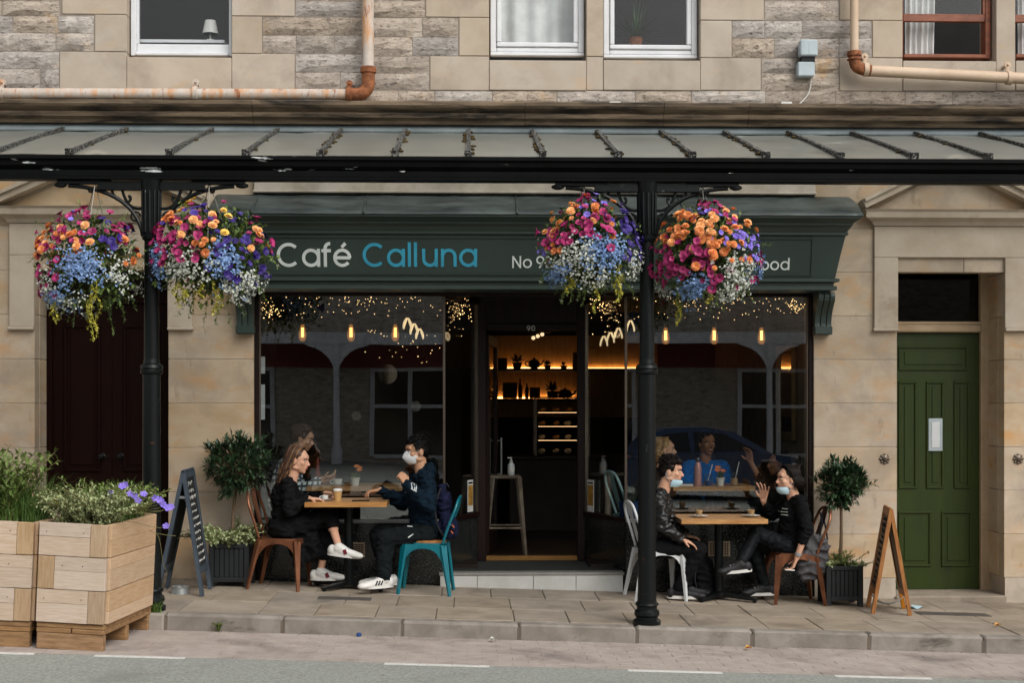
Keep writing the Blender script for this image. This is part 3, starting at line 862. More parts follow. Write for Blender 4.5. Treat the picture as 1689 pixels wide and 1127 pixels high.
# ------------------------------------------------------------------ rainwater pipes
def collar(m, c, axis, r, h=0.05):
    m.lathe([(r, -h / 2), (r + 0.012, -h / 2 + 0.006), (r + 0.012, h / 2 - 0.006), (r, h / 2)], c, 14, axis=axis)
yp = -0.13
pr = 0.052
a, e = W(607, -120, yp), W(607, 128, yp)
h0, h1 = W(-120, 153, yp), W(585, 155, yp)
t = thing('rainwater_pipe', 'white painted pipe with rust streaks running along the wall and up beside a left window', 'pipe', (e.x, yp, h1.z))
MB().tube([a, e + V(0, 0, 0.06)], pr, 16).build('upright_pipe', 'pipe_rusty', t, smooth=40)
MB().tube([h0, h1], pr - 0.004, 16).build('level_pipe', 'pipe_rusty', t, smooth=40)
el = arc((h1.x + 0.02, yp, h1.z + 0.10), 0.10, -pi / 2, 0, 8)
m = MB().tube([h1 + V(-0.05, 0, 0)] + el + [V(el[-1].x, yp, e.z + 0.07)], pr + 0.006, 16)
collar(m, V(el[-1].x, yp, e.z + 0.07), (0, 0, 1), pr + 0.006, 0.06); collar(m, h1 + V(-0.05, 0, 0), (1, 0, 0), pr + 0.006, 0.05)
m.build('elbow', 'pipe_rust', t, smooth=40)
def ear(u, v, t, mt, hgt=0.13):
    c = W(u, v, yp)
    m = MB().lathe([(pr, -0.022), (pr + 0.01, -0.02), (pr + 0.01, 0.02), (pr, 0.022)], c, 14, axis=(1, 0, 0))
    m.lathe([(0.0, 0.008), (0.03, 0.008), (0.03, -0.008), (0, -0.008)], c + V(0, 0.03, hgt * 0.78), 12, axis=(0, 1, 0))
    m.ell(c + V(0, 0.018, hgt * 0.78), (0.012, 0.012, 0.012), nu=8, nv=6)
    m.beam(c + V(0, 0.03, 0.03), c + V(0, 0.03, hgt * 0.7), 0.03, 0.014, up=(0, 1, 0))
    m.beam(c + V(0, 0.03, hgt * .78), c + V(0, 0.13, hgt * .78), 0.02, 0.02)
    m.build('bracket', mt, t, smooth=40)
ear(322, 153, t, 'pipe_rusty'); ear(2, 153, t, 'pipe_rusty'); ear(576, 155, t, 'pipe_rust')
a, e = W(1409, -120, yp), W(1409, 88, yp)
q0, q1 = W(1432, 116, yp), W(1800, 134, yp)
t = thing('rainwater_pipe', 'cream pipe with a rusty elbow turning along the wall below the brown sash window', 'pipe', (e.x, yp, q0.z))
MB().tube([a, e], 0.038, 14).build('upright_pipe', 'pipe_cream', t, smooth=40)
MB().tube([q0, q1], 0.05, 14).build('level_pipe', 'pipe_cream', t, smooth=40)
bz = bez(e, e + V(0, 0, -0.12), q0 + V(-0.11, 0, 0.02), q0 + V(0.02, 0, 0), 8)
m = MB().tube(bz, 0.053, 14)
collar(m, e, (0, 0, 1), 0.053, 0.05); collar(m, e + V(0, 0, -0.05), (0, 0, 1), 0.053, 0.02)
m.build('elbow', 'pipe_rust', t, smooth=40)
ear(1428, 114, t, 'pipe_cream', 0.16); ear(1664, 128, t, 'pipe_cream', 0.16)
# electrical box with its cable, and a cable run on the cornice
c = W(1329, 97, -0.06)
t = thing('wall_light', 'weathered pale grey floodlight box fixed to the rough stone wall', 'light', (c.x, -0.06, c.z))
b0, b1 = W(1314, 127, -0.06), W(1342, 103, -0.06)
MB().box(b0.x, b1.x, -0.11, -0.012, b0.z, b1.z, c=0.01).build('junction_box', 'grey_plastic', t)
b0, b1 = W(1317, 94, -0.06), W(1346, 67, -0.06)
MB().box(b0.x, b1.x, -0.13, -0.03, b0.z, b1.z, c=0.012).build('lamp_head', 'grey_plastic', t)
MB().box(b0.x + 0.02, b1.x - 0.02, -0.10, -0.02, b0.z - 0.05, b0.z + 0.001).build('bracket', 'iron_black', t)
pts = spline([W(1338, 127, -0.05), W(1334, 152, -0.03), W(1318, 171, -0.05), W(1306, 172, -0.12)], 6)
cb = MB().tube(pts, 0.006, 6)
cab = cb.build('cable', 'white_plastic', None, smooth=180)
tag(cab, 'thin white cable hanging from the grey wall light to the ledge', 'cable')
pts = []
for i in range(60):
    u = 600 + i * 20
    pts.append(W(u, 172.5 + 1.2 * sin(i * 0.9) + 0.006 * (u - 600), -0.13))
m = MB().tube(pts, 0.005, 6)
run = m.build('cable', 'white_plastic', None, smooth=180)
tag(run, 'long thin white cable laid along the top of the stone ledge', 'cable')
for u in (628, 1014, 1296):
    c = W(u, 172, -0.12)
    o = MB().box(c.x - 0.05, c.x + 0.05, -0.155, -0.08, c.z - 0.012, c.z + 0.022, c=0.004).build('junction_box', 'white_plastic', run)
# ------------------------------------------------------------------ café shopfront
shop = thing('shopfront', 'dark green café shopfront with wide glazed windows and recessed doorway', 'shopfront', (OCX, 0, 0))
FLZ = 0.17
def sx(o): return OCX + o
SPL, DHW, DY = 0.815, 0.515, 0.85     # splayed lobby
ZS, ZG = 0.60, 2.60                    # sill and glass head
shop_glass = glass('shop_glass', (0.94, 0.96, 0.95), 2.3, wob=0.035)
# fascia sign box: rows of (half width, y, z)
rows_ = [(2.60, 0.0, 2.632), (2.60, -0.22, 2.632), (2.64, -0.275, 2.640), (2.64, -0.275, 2.672), (2.615, -0.25, 2.678), (2.615, -0.25, 2.70), (2.66, -0.285, 2.712), (2.66, -0.285, 2.737), (2.62, -0.262, 2.745),
         (2.70, -0.33, 3.105), (2.72, -0.35, 3.115), (2.72, -0.35, 3.135), (2.71, -0.345, 3.14), (2.735, -0.37, 3.175), (2.75, -0.40, 3.20), (2.75, -0.40, 3.21), (2.80, -0.45, 3.245), (2.81, -0.46, 3.25), (2.81, -0.46, 3.275), (2.81, 0.0, 3.275)]
fas = MB().loft([(sx(-h), sx(h), y, z) for (h, y, z) in rows_]).build('fascia_board', 'sign_green', shop)
def fy(z): return -0.262 - (z - 2.745) / (3.105 - 2.745) * 0.068
# thin raised frame on the frieze
ny = V(0, -(3.105 - 2.745), -0.068).normalized()
fm = MB()
for (zA, zB) in ((2.765, 2.778), (3.078, 3.091)):
    fm.loft([(sx(-2.42), sx(2.42), fy(zA) - 0.002, zA), (sx(-2.42), sx(2.42), fy(zA) - 0.012, zA), (sx(-2.42), sx(2.42), fy(zB) - 0.012, zB), (sx(-2.42), sx(2.42), fy(zB) - 0.002, zB)])
for s in (-1, 1):
    fm.loft([(sx(s * 2.42), sx(s * 2.407), fy(2.779) - 0.002, 2.779), (sx(s * 2.42), sx(s * 2.407), fy(2.779) - 0.012, 2.779), (sx(s * 2.42), sx(s * 2.407), fy(3.077) - 0.012, 3.077), (sx(s * 2.42), sx(s * 2.407), fy(3.077) - 0.002, 3.077)])
fm.build('frieze_frame', 'sign_green', fas)
# lead roof of the fascia with standing welts
vs = []
NX = 60
for i in range(NX + 1):
    x = sx(-2.82) + 5.64 * i / NX
    for j, (y, z) in enumerate(((-0.472, 3.268), (-0.472, 3.282), (-0.40, 3.325), (-0.25, 3.40), (-0.10, 3.47), (0.005, 3.50))):
        w = 0.008 if 1 < j < 5 else 0.002
        vs.append(V(x, y + random.uniform(-w, w) * 0.5, z + random.uniform(-w, w)))
fs = [(i * 6 + j, i * 6 + j + 1, i * 6 + j + 7, i * 6 + j + 6) for i in range(NX) for j in range(5)]
n0 = len(vs)
vs += [V(sx(-2.82), 0.005, 3.276), V(sx(2.82), 0.005, 3.276)]
fs += [(0, 1, 2, 3, 4, 5, n0), tuple(NX * 6 + j for j in (5, 4, 3, 2, 1, 0)) + (n0 + 1,)]
ld = MB().add(vs, fs).build('lead_flashing', 'lead', shop, smooth=180)
for u in (602, 852, 1125, 420):
    xx = X(u, -0.3)
    MB().tube([V(xx, -0.477, 3.272), V(xx, -0.474, 3.287), V(xx, -0.25, 3.405), V(xx, -0.03, 3.49)], 0.011, 6).build('lead_welt', 'lead', ld, smooth=180)
MB().box(sx(-2.49), sx(2.50), -0.07, 0.0, 3.51, 3.68, c=0.006).box(sx(-2.50), sx(2.51), -0.08, 0.0, 3.505, 3.53, c=0.006).build('beam_band', 'band_paint', bld)
# scrolled corbels under both ends
for s in (-1, 1):
    xc = sx(s * 2.565)
    m = MB()
    for q in (-0.052, 0.0, 0.052):
        pf = [(0.0, 2.63), (-0.21, 2.63), (-0.225, 2.59), (-0.215, 2.55), (-0.18, 2.52), (-0.135, 2.47), (-0.10, 2.42), (-0.085, 2.36), (-0.09, 2.33), (0.0, 2.33)]
        m.loft([(xc + q - 0.021, xc + q + 0.021, y, z) for (y, z) in pf])
    pf = [(0.0, 2.629), (-0.195, 2.629), (-0.205, 2.59), (-0.195, 2.56), (-0.165, 2.53), (-0.118, 2.47), (-0.085, 2.42), (-0.07, 2.36), (-0.07, 2.33), (0.0, 2.33)]
    m.loft([(xc - 0.072, xc + 0.072, y, z) for (y, z) in pf])
    m.box(xc - 0.08, xc + 0.08, -0.105, 0.0, 2.255, 2.329, c=0.008)
    m.build('corbel', 'sign_green', shop, smooth=30)
# ---- lettering, drawn as single-width strokes
def A(cx, cy, r, a0, a1, n=22, ry=None):
    ry = r if ry is None else ry
    return [(cx + r * cos(radians(a0 + (a1 - a0) * i / n)), cy + ry * sin(radians(a0 + (a1 - a0) * i / n))) for i in range(n + 1)]
XH = 0.76
def glyph(ch):
    r = XH / 2 - 0.06
    o = XH / 2
    if ch == 'C': return [A(0.5, 0.5, 0.44, 46, 314)]
    if ch == 'a': return [A(o, o, r, 0, 360, 28), [(XH - 0.06, 0), (XH - 0.06, XH)]]
    if ch == 'o': return [A(o, o, r, 0, 360, 28)]
    if ch == 'd': return [A(o, o, r, 0, 360, 28), [(XH - 0.06, 0), (XH - 0.06, 1.03)]]
    if ch == 'e': return [A(o, o, r, 0, 322, 26), [(0.09, o), (XH - 0.03, o)]]
    if ch == 'é': return [A(o, o, r, 0, 322, 26), [(0.09, o), (XH - 0.03, o)], [(o - 0.02, XH + 0.06), (o + 0.14, XH + 0.23)]]
    if ch == 'l': return [[(0.06, 0), (0.06, 1.03)]]
    if ch == 'f': return [[(0.16, 0), (0.16, 0.74)] + A(0.36, 0.78, 0.20, 175, 85, 8), [(0.0, XH - 0.08), (0.40, XH - 0.08)]]
    if ch == 'u': return [[(0.06, XH), (0.06, 0.33)] + A(0.33, 0.33, 0.27, 180, 360, 14) + [(0.60, XH)], [(0.60, 0.0), (0.60, XH)]]
    if ch == 'n': return [[(0.06, 0), (0.06, XH)], [(0.06, 0.40)] + A(0.33, XH - 0.33, 0.27, 180, 0, 14) + [(0.60, 0)]]
    if ch == 'N': return [[(0.06, 0), (0.06, 1)], [(0.06, 0.96), (0.68, 0.04)], [(0.68, 0), (0.68, 1)]]
    if ch == 'F': return [[(0.06, 0), (0.06, 1)], [(0.0, 0.95), (0.5, 0.95)], [(0.06, 0.53), (0.44, 0.53)]]
    if ch == '9': return [A(0.34, 0.66, 0.28, 0, 360, 24), [(0.60, 0.55), (0.26, 0.0)]]
    if ch == '0': return [A(0.34, 0.5, 0.28, 0, 360, 26, 0.45)]
def letter(ch, u0, vb, capz, matn, sw, parent, yfun, thick=0.006, u_w=None):
    base = W(u0, vb, -0.29)
    m = MB()
    for li, pl_ in enumerate(glyph(ch)):
        n = len(pl_)
        closed = hypot(pl_[0][0] - pl_[-1][0], pl_[0][1] - pl_[-1][1]) < 1e-4
        vs = []
        for i in range(n):
            a = pl_[max(i - 1, 0)] if not (closed and i == 0) else pl_[-2]
            b = pl_[min(i + 1, n - 1)] if not (closed and i == n - 1) else pl_[1]
            dx, dz_ = b[0] - a[0], b[1] - a[1]
            L = hypot(dx, dz_); nx, nz = -dz_ / L, dx / L
            for s in (1, -1):
                px, pz = base.x + (pl_[i][0] + s * nx * sw / 2) * capz, base.z + (pl_[i][1] + s * nz * sw / 2) * capz
                y = yfun(pz) - 0.0005 * li
                vs.append(V(px, y - thick, pz)); vs.append(V(px, y + 0.004, pz))
        fs = []
        for i in range(n - 1):
            k = i * 4
            fs += [(k, k + 4, k + 6, k + 2), (k, k + 1, k + 5, k + 4), (k + 2, k + 6, k + 7, k + 3)]
        fs += [(0, 2, 3, 1), ((n - 1) * 4, (n - 1) * 4 + 1, (n - 1) * 4 + 3, (n - 1) * 4 + 2)]
        m.add(vs, fs)
    return m.build('letter', matn, parent)
cap = 38.5 / 190.0
for ch, u in (('C', 457), ('a', 498.5), ('f', 530.5), ('é', 550)):
    letter(ch, u, 439.5, cap, 'letter_pale', 0.135, fas, fy)
for ch, u in (('C', 598.5), ('a', 638.5), ('l', 673), ('l', 683), ('u', 696.5), ('n', 727.5), ('a', 757.5)):
    letter(ch, u, 439.5, cap, 'letter_blue', 0.135, fas, fy)
for ch, u in (('N', 845), ('o', 862.5), ('9', 884.5), ('0', 898)):
    letter(ch, u, 441.5, 19.5 / 190, 'letter_pale', 0.13, fas, fy)
for ch, u in (('F', 1241), ('o', 1254), ('o', 1270.5), ('d', 1287.5)):
    letter(ch, u, 445, 19.5 / 190, 'letter_pale', 0.13, fas, fy)
# ---- timber head, jambs, stall risers, glazing
YF = 0.05
hd = MB().box(sx(-OHW), sx(OHW), YF - 0.01, YF + 0.07, ZG, 2.655, c=0.004)
hd.build('window_head', 'shop_wood', shop)
MB().box(sx(-OHW), sx(OHW), 0.13, 0.20, 2.62, 3.1).build('bulkhead', 'shop_wood', shop)
for s in (-1, 1):
    MB().box(sx(s * OHW), sx(s * (OHW - 0.035)), YF - 0.02, YF + 0.06, -0.2, ZG, c=0.004).build('window_jamb', 'shop_wood', shop)
    MB().box(sx(s * (OHW - 0.036)), sx(s * (OHW - 0.052)), YF + 0.0, YF + 0.03, ZS, ZG, c=0.003).build('glazing_bead', 'bronze', shop)
    a, b = sx(s * SPL), sx(s * (OHW - 0.036))
    MB().box(a, b, YF, YF + 0.22, -0.3, ZS - 0.03).build('stall_riser', 'granite', shop)
    MB().box(a, b, YF - 0.022, YF + 0.10, ZS - 0.0295, ZS, c=0.004).build('window_sill', 'sill_metal', shop)
    MB().box(a, sx(s * (OHW - 0.052)), YF + 0.012, YF + 0.020, ZS + 0.001, ZG - 0.001).build('window_pane', shop_glass, shop)
    MB().box(a - 0.011, a + 0.011, YF - 0.006, YF + 0.028, ZS + 0.001, ZG - 0.001, c=0.003).build('corner_mullion', 'bronze', shop)
    # splayed side of the lobby
    p0 = V(sx(s * SPL), YF + 0.03, 0); p1 = V(sx(s * DHW), DY, 0)
    d = (p1 - p0).normalized()
    def seg(q0, q1, z0, z1, th, name, mt, off=0.0):
        A_, B_ = p0 + d * q0, p0 + d * q1
        nrm = d.cross(V(0, 0, 1)).normalized() * (1 if s > 0 else -1)
        return MB().beam(A_ + V(0, 0, (z0 + z1) / 2) + nrm * off, B_ + V(0, 0, (z0 + z1) / 2) + nrm * off, th, z1 - z0).build(name, mt, shop)
    L = (p1 - p0).length
    seg(0.0, L, -0.2, ZS - 0.03, 0.03, 'lobby_riser', 'granite', 0.012)
    seg(0.0, L, ZS - 0.0295, ZS + 0.01, 0.05, 'lobby_sill', 'shop_wood')
    seg(0.014, L - 0.03, ZS + 0.011, 2.58, 0.008, 'lobby_pane', shop_glass)
    seg(L - 0.03, L, ZS + 0.011, 2.58, 0.03, 'lobby_stile', 'bronze')
    seg(0.0, L, 2.5805, 2.66, 0.05, 'lobby_head', 'shop_wood')
    g0 = X(577 if s < 0 else 1168, YF); g1 = X(602 if s < 0 else 1204, YF)
    g = MB().box(g0, g1, YF - 0.012, YF + 0.002, Z(920), Z(895), c=0.003).build('air_vent', 'pipe_cream', shop)
    mm = MB(); nx_, nz_ = 8, 6
    for i in range(nx_):
        for j in range(nz_):
            xx = g0 + 0.012 + (g1 - g0 - 0.024) * (i + 0.5) / nx_; zz = Z(920) + 0.012 + (Z(895) - Z(920) - 0.024) * (j + 0.5) / nz_
            mm.box(xx - 0.0055, xx + 0.0055, YF - 0.0135, YF - 0.008, zz - 0.0065, zz + 0.0065)
    mm.build('vent_holes', 'dark_room', g, kind='stuff')
# lobby ceiling, floor with tiled riser, door frame
lob = [(sx(-SPL), YF), (sx(SPL), YF), (sx(DHW), DY), (sx(-DHW), DY)]
def slabpoly(m, poly, z0, z1):
    n = len(poly)
    return m.add([V(x, y, z0) for x, y in poly] + [V(x, y, z1) for x, y in poly], [tuple(range(n))[::-1], tuple(range(n, 2 * n))] + [(i, (i + 1) % n, (i + 1) % n + n, i + n) for i in range(n)])
slabpoly(MB(), [(x, y + 0.02) for x, y in lob], 2.66, 2.70).build('lobby_ceiling', 'shop_wood', shop)
slabpoly(MB(), lob, -0.2, 0.128).build('lobby_step', 'mat_rubber', shop)
fl = [(sx(-SPL) + 0.03, YF + 0.05), (sx(SPL) - 0.03, YF + 0.05), (sx(DHW) - 0.02, DY - 0.01), (sx(-DHW) + 0.02, DY - 0.01)]
slabpoly(MB(), fl, 0.129, 0.140).build('door_mat', 'mat_rubber', shop)
st = MB().box(sx(-0.86), sx(0.79), -0.055, YF + 0.055, 0.112, 0.134, c=0.004).build('step_nosing', 'step_edge', shop)
xe = [sx(-0.85), sx(-0.52), sx(-0.02), sx(0.36), sx(0.78)]
for i in range(4):
    MB().box(xe[i] + 0.002, xe[i + 1] - 0.002, -0.045, YF, -0.2, 0.1115, c=0.002).build('step_tile', 'white_tile', shop)
# door frame and the open door leaf
MB().box(sx(-DHW), sx(-0.43), DY, DY + 0.09, 0.14, 2.66, c=0.005).box(sx(0.44), sx(DHW), DY, DY + 0.09, 0.14, 2.66, c=0.005).box(sx(-0.4295), sx(0.4395), DY - 0.004, DY + 0.09, 2.335, 2.40, c=0.005).box(sx(-0.4295), sx(0.4395), DY + 0.02, DY + 0.07, 2.4005, 2.66).build('door_frame', 'shop_wood', shop)
MB().box(sx(-0.4295), sx(0.4395), DY + 0.0, DY + 0.10, 0.141, FLZ + 0.014, c=0.003).build('threshold', mat('brass', rgb(172, 128, 74), 0.4, metal=0.7, bump=0.1), shop)
for i, ch in enumerate('90'):
    b0 = W(869 + i * 7.5, 545.5, DY)
    mm = MB()
    for pl_ in glyph(ch):
        mm.tube([V(b0.x + p[0] * 0.05, DY - 0.007, b0.z + p[1] * 0.05) for p in pl_], 0.0045, 6)
    mm.build('house_number', 'letter_pale', shop)
leaf = thing('café_door', 'dark framed glazed café door standing open into the dark interior', 'door', (sx(-0.425), DY + 0.09, FLZ))
leaf.name = 'cafe_door'
Md = Matrix.Translation(leaf.location) @ Matrix.Rotation(radians(83), 4, 'Z')
def lb(*a, **k):
    m = MB().box(*a, **k); m.xf(Matrix.Rotation(radians(83), 4, 'Z')); return m
for (a, b, z0, z1) in ((0.0, 0.09, 0.02, 2.13), (0.76, 0.85, 0.02, 2.13), (0.0905, 0.7595, 0.02, 0.25), (0.0905, 0.7595, 2.03, 2.13)):
    lb(a, b, -0.022, 0.022, z0, z1, c=0.004).build('door_rail', 'shop_wood', leaf, world=False)
lb(0.0905, 0.7595, -0.003, 0.003, 0.251, 2.029).build('door_pane', shop_glass, leaf, world=False)
MB().tube([V(0.805, -0.06, 0.72), V(0.805, -0.06, 1.12)], 0.012, 8).tube([V(0.805, -0.022, 0.75), V(0.805, -0.06, 0.75)], 0.008, 6).tube([V(0.805, -0.022, 1.09), V(0.805, -0.06, 1.09)], 0.008, 6).xf(Matrix.Rotation(radians(83), 4, 'Z')).build('door_handle', 'sill_metal', leaf, smooth=40, world=False)

# ------------------------------------------------------------------ glazed iron canopy
CY0 = -1.90
ZF0, ZF1 = Z(293, CY0), Z(262, CY0)
cano = thing('canopy', 'long iron canopy with dull grey sloping panels and black gutter over the pavement', 'canopy', (0, 0, 0))
zr0, zr1 = Z(259, CY0 + 0.06), Z(218, -0.05)
rib_u = [-115, -5, 103, 209, 350, 458, 563, 669, 773, 878, 985, 1090, 1195, 1300, 1405, 1510, 1617, 1722, 1828]
rx = [X(u, -0.06) for u in rib_u]
for i in range(len(rx) - 1):
    a, b = rx[i], rx[i + 1]
    vs = []
    for (y, z) in ((CY0 + 0.03, zr0), (-1.3, zr0 + (zr1 - zr0) * 0.33), (-0.7, zr0 + (zr1 - zr0) * 0.66), (-0.02, zr1)):
        for k in range(4):
            vs.append(V(a + (b - a) * k / 3, y, z + (random.uniform(-.006, .006) if 0 < k < 3 else 0)))
    fs = [(j * 4 + k, j * 4 + k + 1, j * 4 + k + 5, j * 4 + k + 4) for j in range(3) for k in range(3)]
    MB().add(vs, fs).build('roof_pane', 'zinc', cano, smooth=60)
random.seed(5)
for i, x in enumerate(rx):
    p0, p1 = V(x, CY0 + 0.02, zr0 + 0.016), V(x, -0.05, zr1 + 0.016)
    r = MB().beam(p0, p1, 0.034, 0.034).beam(p0 + V(0, -0.01, 0), p0 + V(0, 0.05, 0.014), 0.055, 0.055).build('roof_rib', 'mossy_rib', cano)
    mm = MB()
    for k in range(3 if not 5 < i < 13 else 16):
        t = random.uniform(0.03, 0.97); s = random.choice((-1, 1))
        c = p0.lerp(p1, t) + V(s * random.uniform(0.015, 0.035), 0, -0.005)
        mm.ell(c, (random.uniform(.012, .032), random.uniform(.02, .04), random.uniform(.008, .016)), nu=6, nv=4)
    mm.build('moss_tufts', 'moss', r, kind='stuff')
MB().loft([(-6.9, 7.9, y, z) for (y, z) in ((-0.005, zr1 - 0.01), (-0.06, zr1 - 0.005), (-0.065, zr1 + 0.008), (-0.02, zr1 + 0.05), (-0.012, Z(207) - 0.003), (-0.002, Z(207) - 0.003))]).build('roof_flashing', 'zinc_flashing', cano)
# gutter and the beam below it
g = [(CY0 + 0.05, zr0 - 0.016), (CY0 - 0.055, zr0 - 0.012), (CY0 - 0.075, zr0 - 0.02), (CY0 - 0.075, zr0 - 0.045), (CY0 - 0.055, zr0 - 0.055), (CY0 - 0.05, zr0 - 0.09), (CY0 - 0.02, zr0 - 0.115), (CY0 + 0.05, zr0 - 0.12)]
MB().loft([(-6.9, 7.9, y, z) for (y, z) in g]).build('gutter', 'gutter_black', cano)
MB().box(-6.9, 7.9, CY0 - 0.03, CY0 + 0.045, ZF0 - 0.005, zr0 - 0.1205, c=0.004).box(-6.9, 7.9, CY0 - 0.05, CY0 + 0.065, ZF0 - 0.03, ZF0 - 0.0055, c=0.004).build('front_beam', 'gutter_black', cano)
for i in range(0, len(rx), 2):
    MB().beam(V(rx[i], CY0 + 0.07, zr0 - 0.06), V(rx[i], -0.03, zr1 - 0.06), 0.05, 0.07).build('rafter', 'gutter_black', cano)
MB().box(-6.9, 7.9, -0.06, -0.002, zr1 - 0.16, zr1 - 0.012, c=0.003).build('wall_plate', 'gutter_black', cano)
# ------------------------------------------------------------------ cast iron posts
def post(u, label):
    Yp = CY0 + 0.01
    x = X(u, Yp); g0 = gz(x)
    t = thing('cast_iron_post', label, 'post', (x, Yp, g0), group='posts carrying the canopy')
    H = ZF0 - 0.03 - g0
    zc = Z(612, Yp) - g0; zu = Z(392, Yp) - g0
    MB().lathe([(0.105, 0), (0.108, 0.03), (0.085, 0.045), (0.085, 0.06), (0.098, 0.075), (0.095, 0.10), (0.078, 0.118), (0.078, 0.14), (0.090, 0.15), (0.086, 0.165), (0.074, 0.175), (0.072, 0.24)], n=24).build('base', 'iron_black', t, smooth=35, world=False)
    MB().lathe([(0.070, 0.235), (0.066, zc - 0.02)], n=24).build('lower_shaft', 'iron_black', t, smooth=35, world=False)
    MB().lathe([(0.066, zc - 0.025), (0.082, zc - 0.018), (0.086, zc), (0.078, zc + 0.012), (0.086, zc + 0.022), (0.080, zc + 0.045), (0.062, zc + 0.055), (0.058, zc + 0.09)], n=24).build('collar', 'iron_black', t, smooth=35, world=False)
    MB().lathe([(0.057, zc + 0.05), (0.053, zu - 0.02)], n=24).build('upper_shaft', 'iron_black', t, smooth=35, world=False)
    m = MB().lathe([(0.054, zu - 0.03), (0.068, zu - 0.02), (0.072, zu), (0.06, zu + 0.012), (0.062, zu + 0.03), (0.066, H - 0.1), (0.078, H - 0.06), (0.08, H - 0.02), (0.085, H)], n=24)
    for k in range(12):
        tt = k * pi / 6
        m.tube([V(0.066 * cos(tt), 0.066 * sin(tt), zu + 0.03), V(0.07 * cos(tt), 0.07 * sin(tt), H - 0.08)], 0.009, 5)
    m.build('capital', 'iron_black', t, smooth=35, world=False)
    for s in (-1, 1):
        m = MB()
        E = 0.70
        m.box(s * 0.06, s * 0.40, -0.03, 0.03, H - 0.075, H - 0.012, c=0.004)
        m.box(s * 0.30, s * E, -0.026, 0.026, H - 0.03, H - 0.001, c=0.004)
        m.ell((s * (E - 0.02), 0, H - 0.035), (0.05, 0.022, 0.022), nu=10, nv=6)
        m.tube(bez((s * 0.065, 0, H - 0.42), (s * 0.09, 0, H - 0.20), (s * 0.30, 0, H - 0.05), (s * 0.62, 0, H - 0.04), 14), 0.016, 8)
        m.tube(bez((s * 0.065, 0, H - 0.21), (s * 0.16, 0, H - 0.23), (s * 0.20, 0, H - 0.15), (s * 0.22, 0, H - 0.07), 10), 0.012, 6)
        m.tube(bez((s * 0.30, 0, H - 0.075), (s * 0.24, 0, H - 0.20), (s * 0.14, 0, H - 0.18), (s * 0.16, 0, H - 0.12), 10), 0.011, 6)
        m.tube(bez((s * 0.40, 0, H - 0.07), (s * 0.46, 0, H - 0.02), (s * 0.50, 0, H - 0.10), (s * 0.44, 0, H - 0.085), 8), 0.009, 6)
        m.tube(arc((s * 0.12, 0, H - 0.27), 0.035, 0, 1.7 * pi, 10), 0.008, 6)
        m.ell((s * 0.165, 0, H - 0.12), 0.014, nu=8, nv=6)
        m.build('bracket', 'iron_black', t, smooth=35, world=False)
    return t, x, g0 + H
PL = post(250, 'black cast iron post standing behind the timber planters')
PR = post(1067, 'black cast iron post on the kerb in front of the right café window')

# ------------------------------------------------------------------ inside the café
room = thing('cafe_interior', 'dark café room with warm lit shelves seen through the glass', 'room', (OCX, 3, FLZ))
mat('floor_dark', rgb(36, 26, 21), 0.4, c2=rgb(26, 18, 15), vst=(1, 6, 1), bump=0.05)
mat('wall_dark', rgb(50, 43, 38), 0.85, c2=rgb(40, 35, 31), bump=0.05)
mat('wall_cream', rgb(132, 116, 96), 0.85, bump=0.05)
XL, XR, YB, ZC = -1.98, 3.16, 5.6, 2.80
MB().box(XL, XR, DY + 0.1, YB, FLZ - 0.1, FLZ).build('floor', 'floor_dark', room)
for (a, b) in ((XL, sx(-DHW)), (sx(DHW), XR)):
    MB().box(a, b, YF + 0.23, DY + 0.099, FLZ - 0.1, FLZ + 0.0005).build('floor', 'floor_dark', room)
MB().box(XL - 0.1, XL, YF + 0.2, YB, FLZ, ZC).build('side_wall', 'wall_dark', room)
MB().box(XR, XR + 0.1, YF + 0.2, YB, FLZ, ZC).build('side_wall', 'wall_cream', room)
MB().box(XL - 0.1, XR + 0.1, YB, YB + 0.1, FLZ, ZC).build('back_wall', 'wall_dark', room)
MB().box(XL - 0.1, XR + 0.1, 0.201, YB + 0.1, ZC, ZC + 0.1).build('ceiling', 'wall_dark', room)
MB().box(XL - 0.1, XR + 0.1, 0.201, 0.26, 2.66, 2.7999).build('ceiling_edge', 'wall_dark', room)
# lit shelves on the back wall behind the counter
mat('shelf_wood', rgb(36, 22, 14), 0.6, bump=0.05)
mat('shelf_back', rgb(196, 150, 96), 0.7, c2=rgb(176, 128, 78), vst=(6, 1, 1), bump=0.1)
emit('led', (1.0, 0.52, 0.16), 12.0)
ys = 5.15
sh_x0, sh_x1 = X(815, ys), X(1085, ys)
unit = thing('back_shelves', 'wall shelves glowing with warm strip lights behind the counter', 'shelf', (sh_x0, ys, 1.5))
MB().box(sh_x0 - 0.05, sh_x1 + 0.05, YB - 0.03, YB - 0.002, 1.45, 2.5).build('back_panel', 'shelf_back', unit)
for v, (a, b) in ((607, (sh_x0, sh_x1)), (657, (sh_x0, X(957, ys)))):
    z = Z(v, ys)
    MB().box(a, b, ys, YB - 0.031, z - 0.035, z, c=0.004).build('shelf', 'shelf_wood', unit)
    MB().box(a + 0.03, b - 0.03, YB - 0.06, YB - 0.035, z + 0.001, z + 0.014).build('light_strip', 'led', unit)
MB().box(sh_x0 - 0.1, sh_x0 - 0.06, ys - 0.02, YB, FLZ, 2.5).build('end_panel', 'shelf_wood', unit)
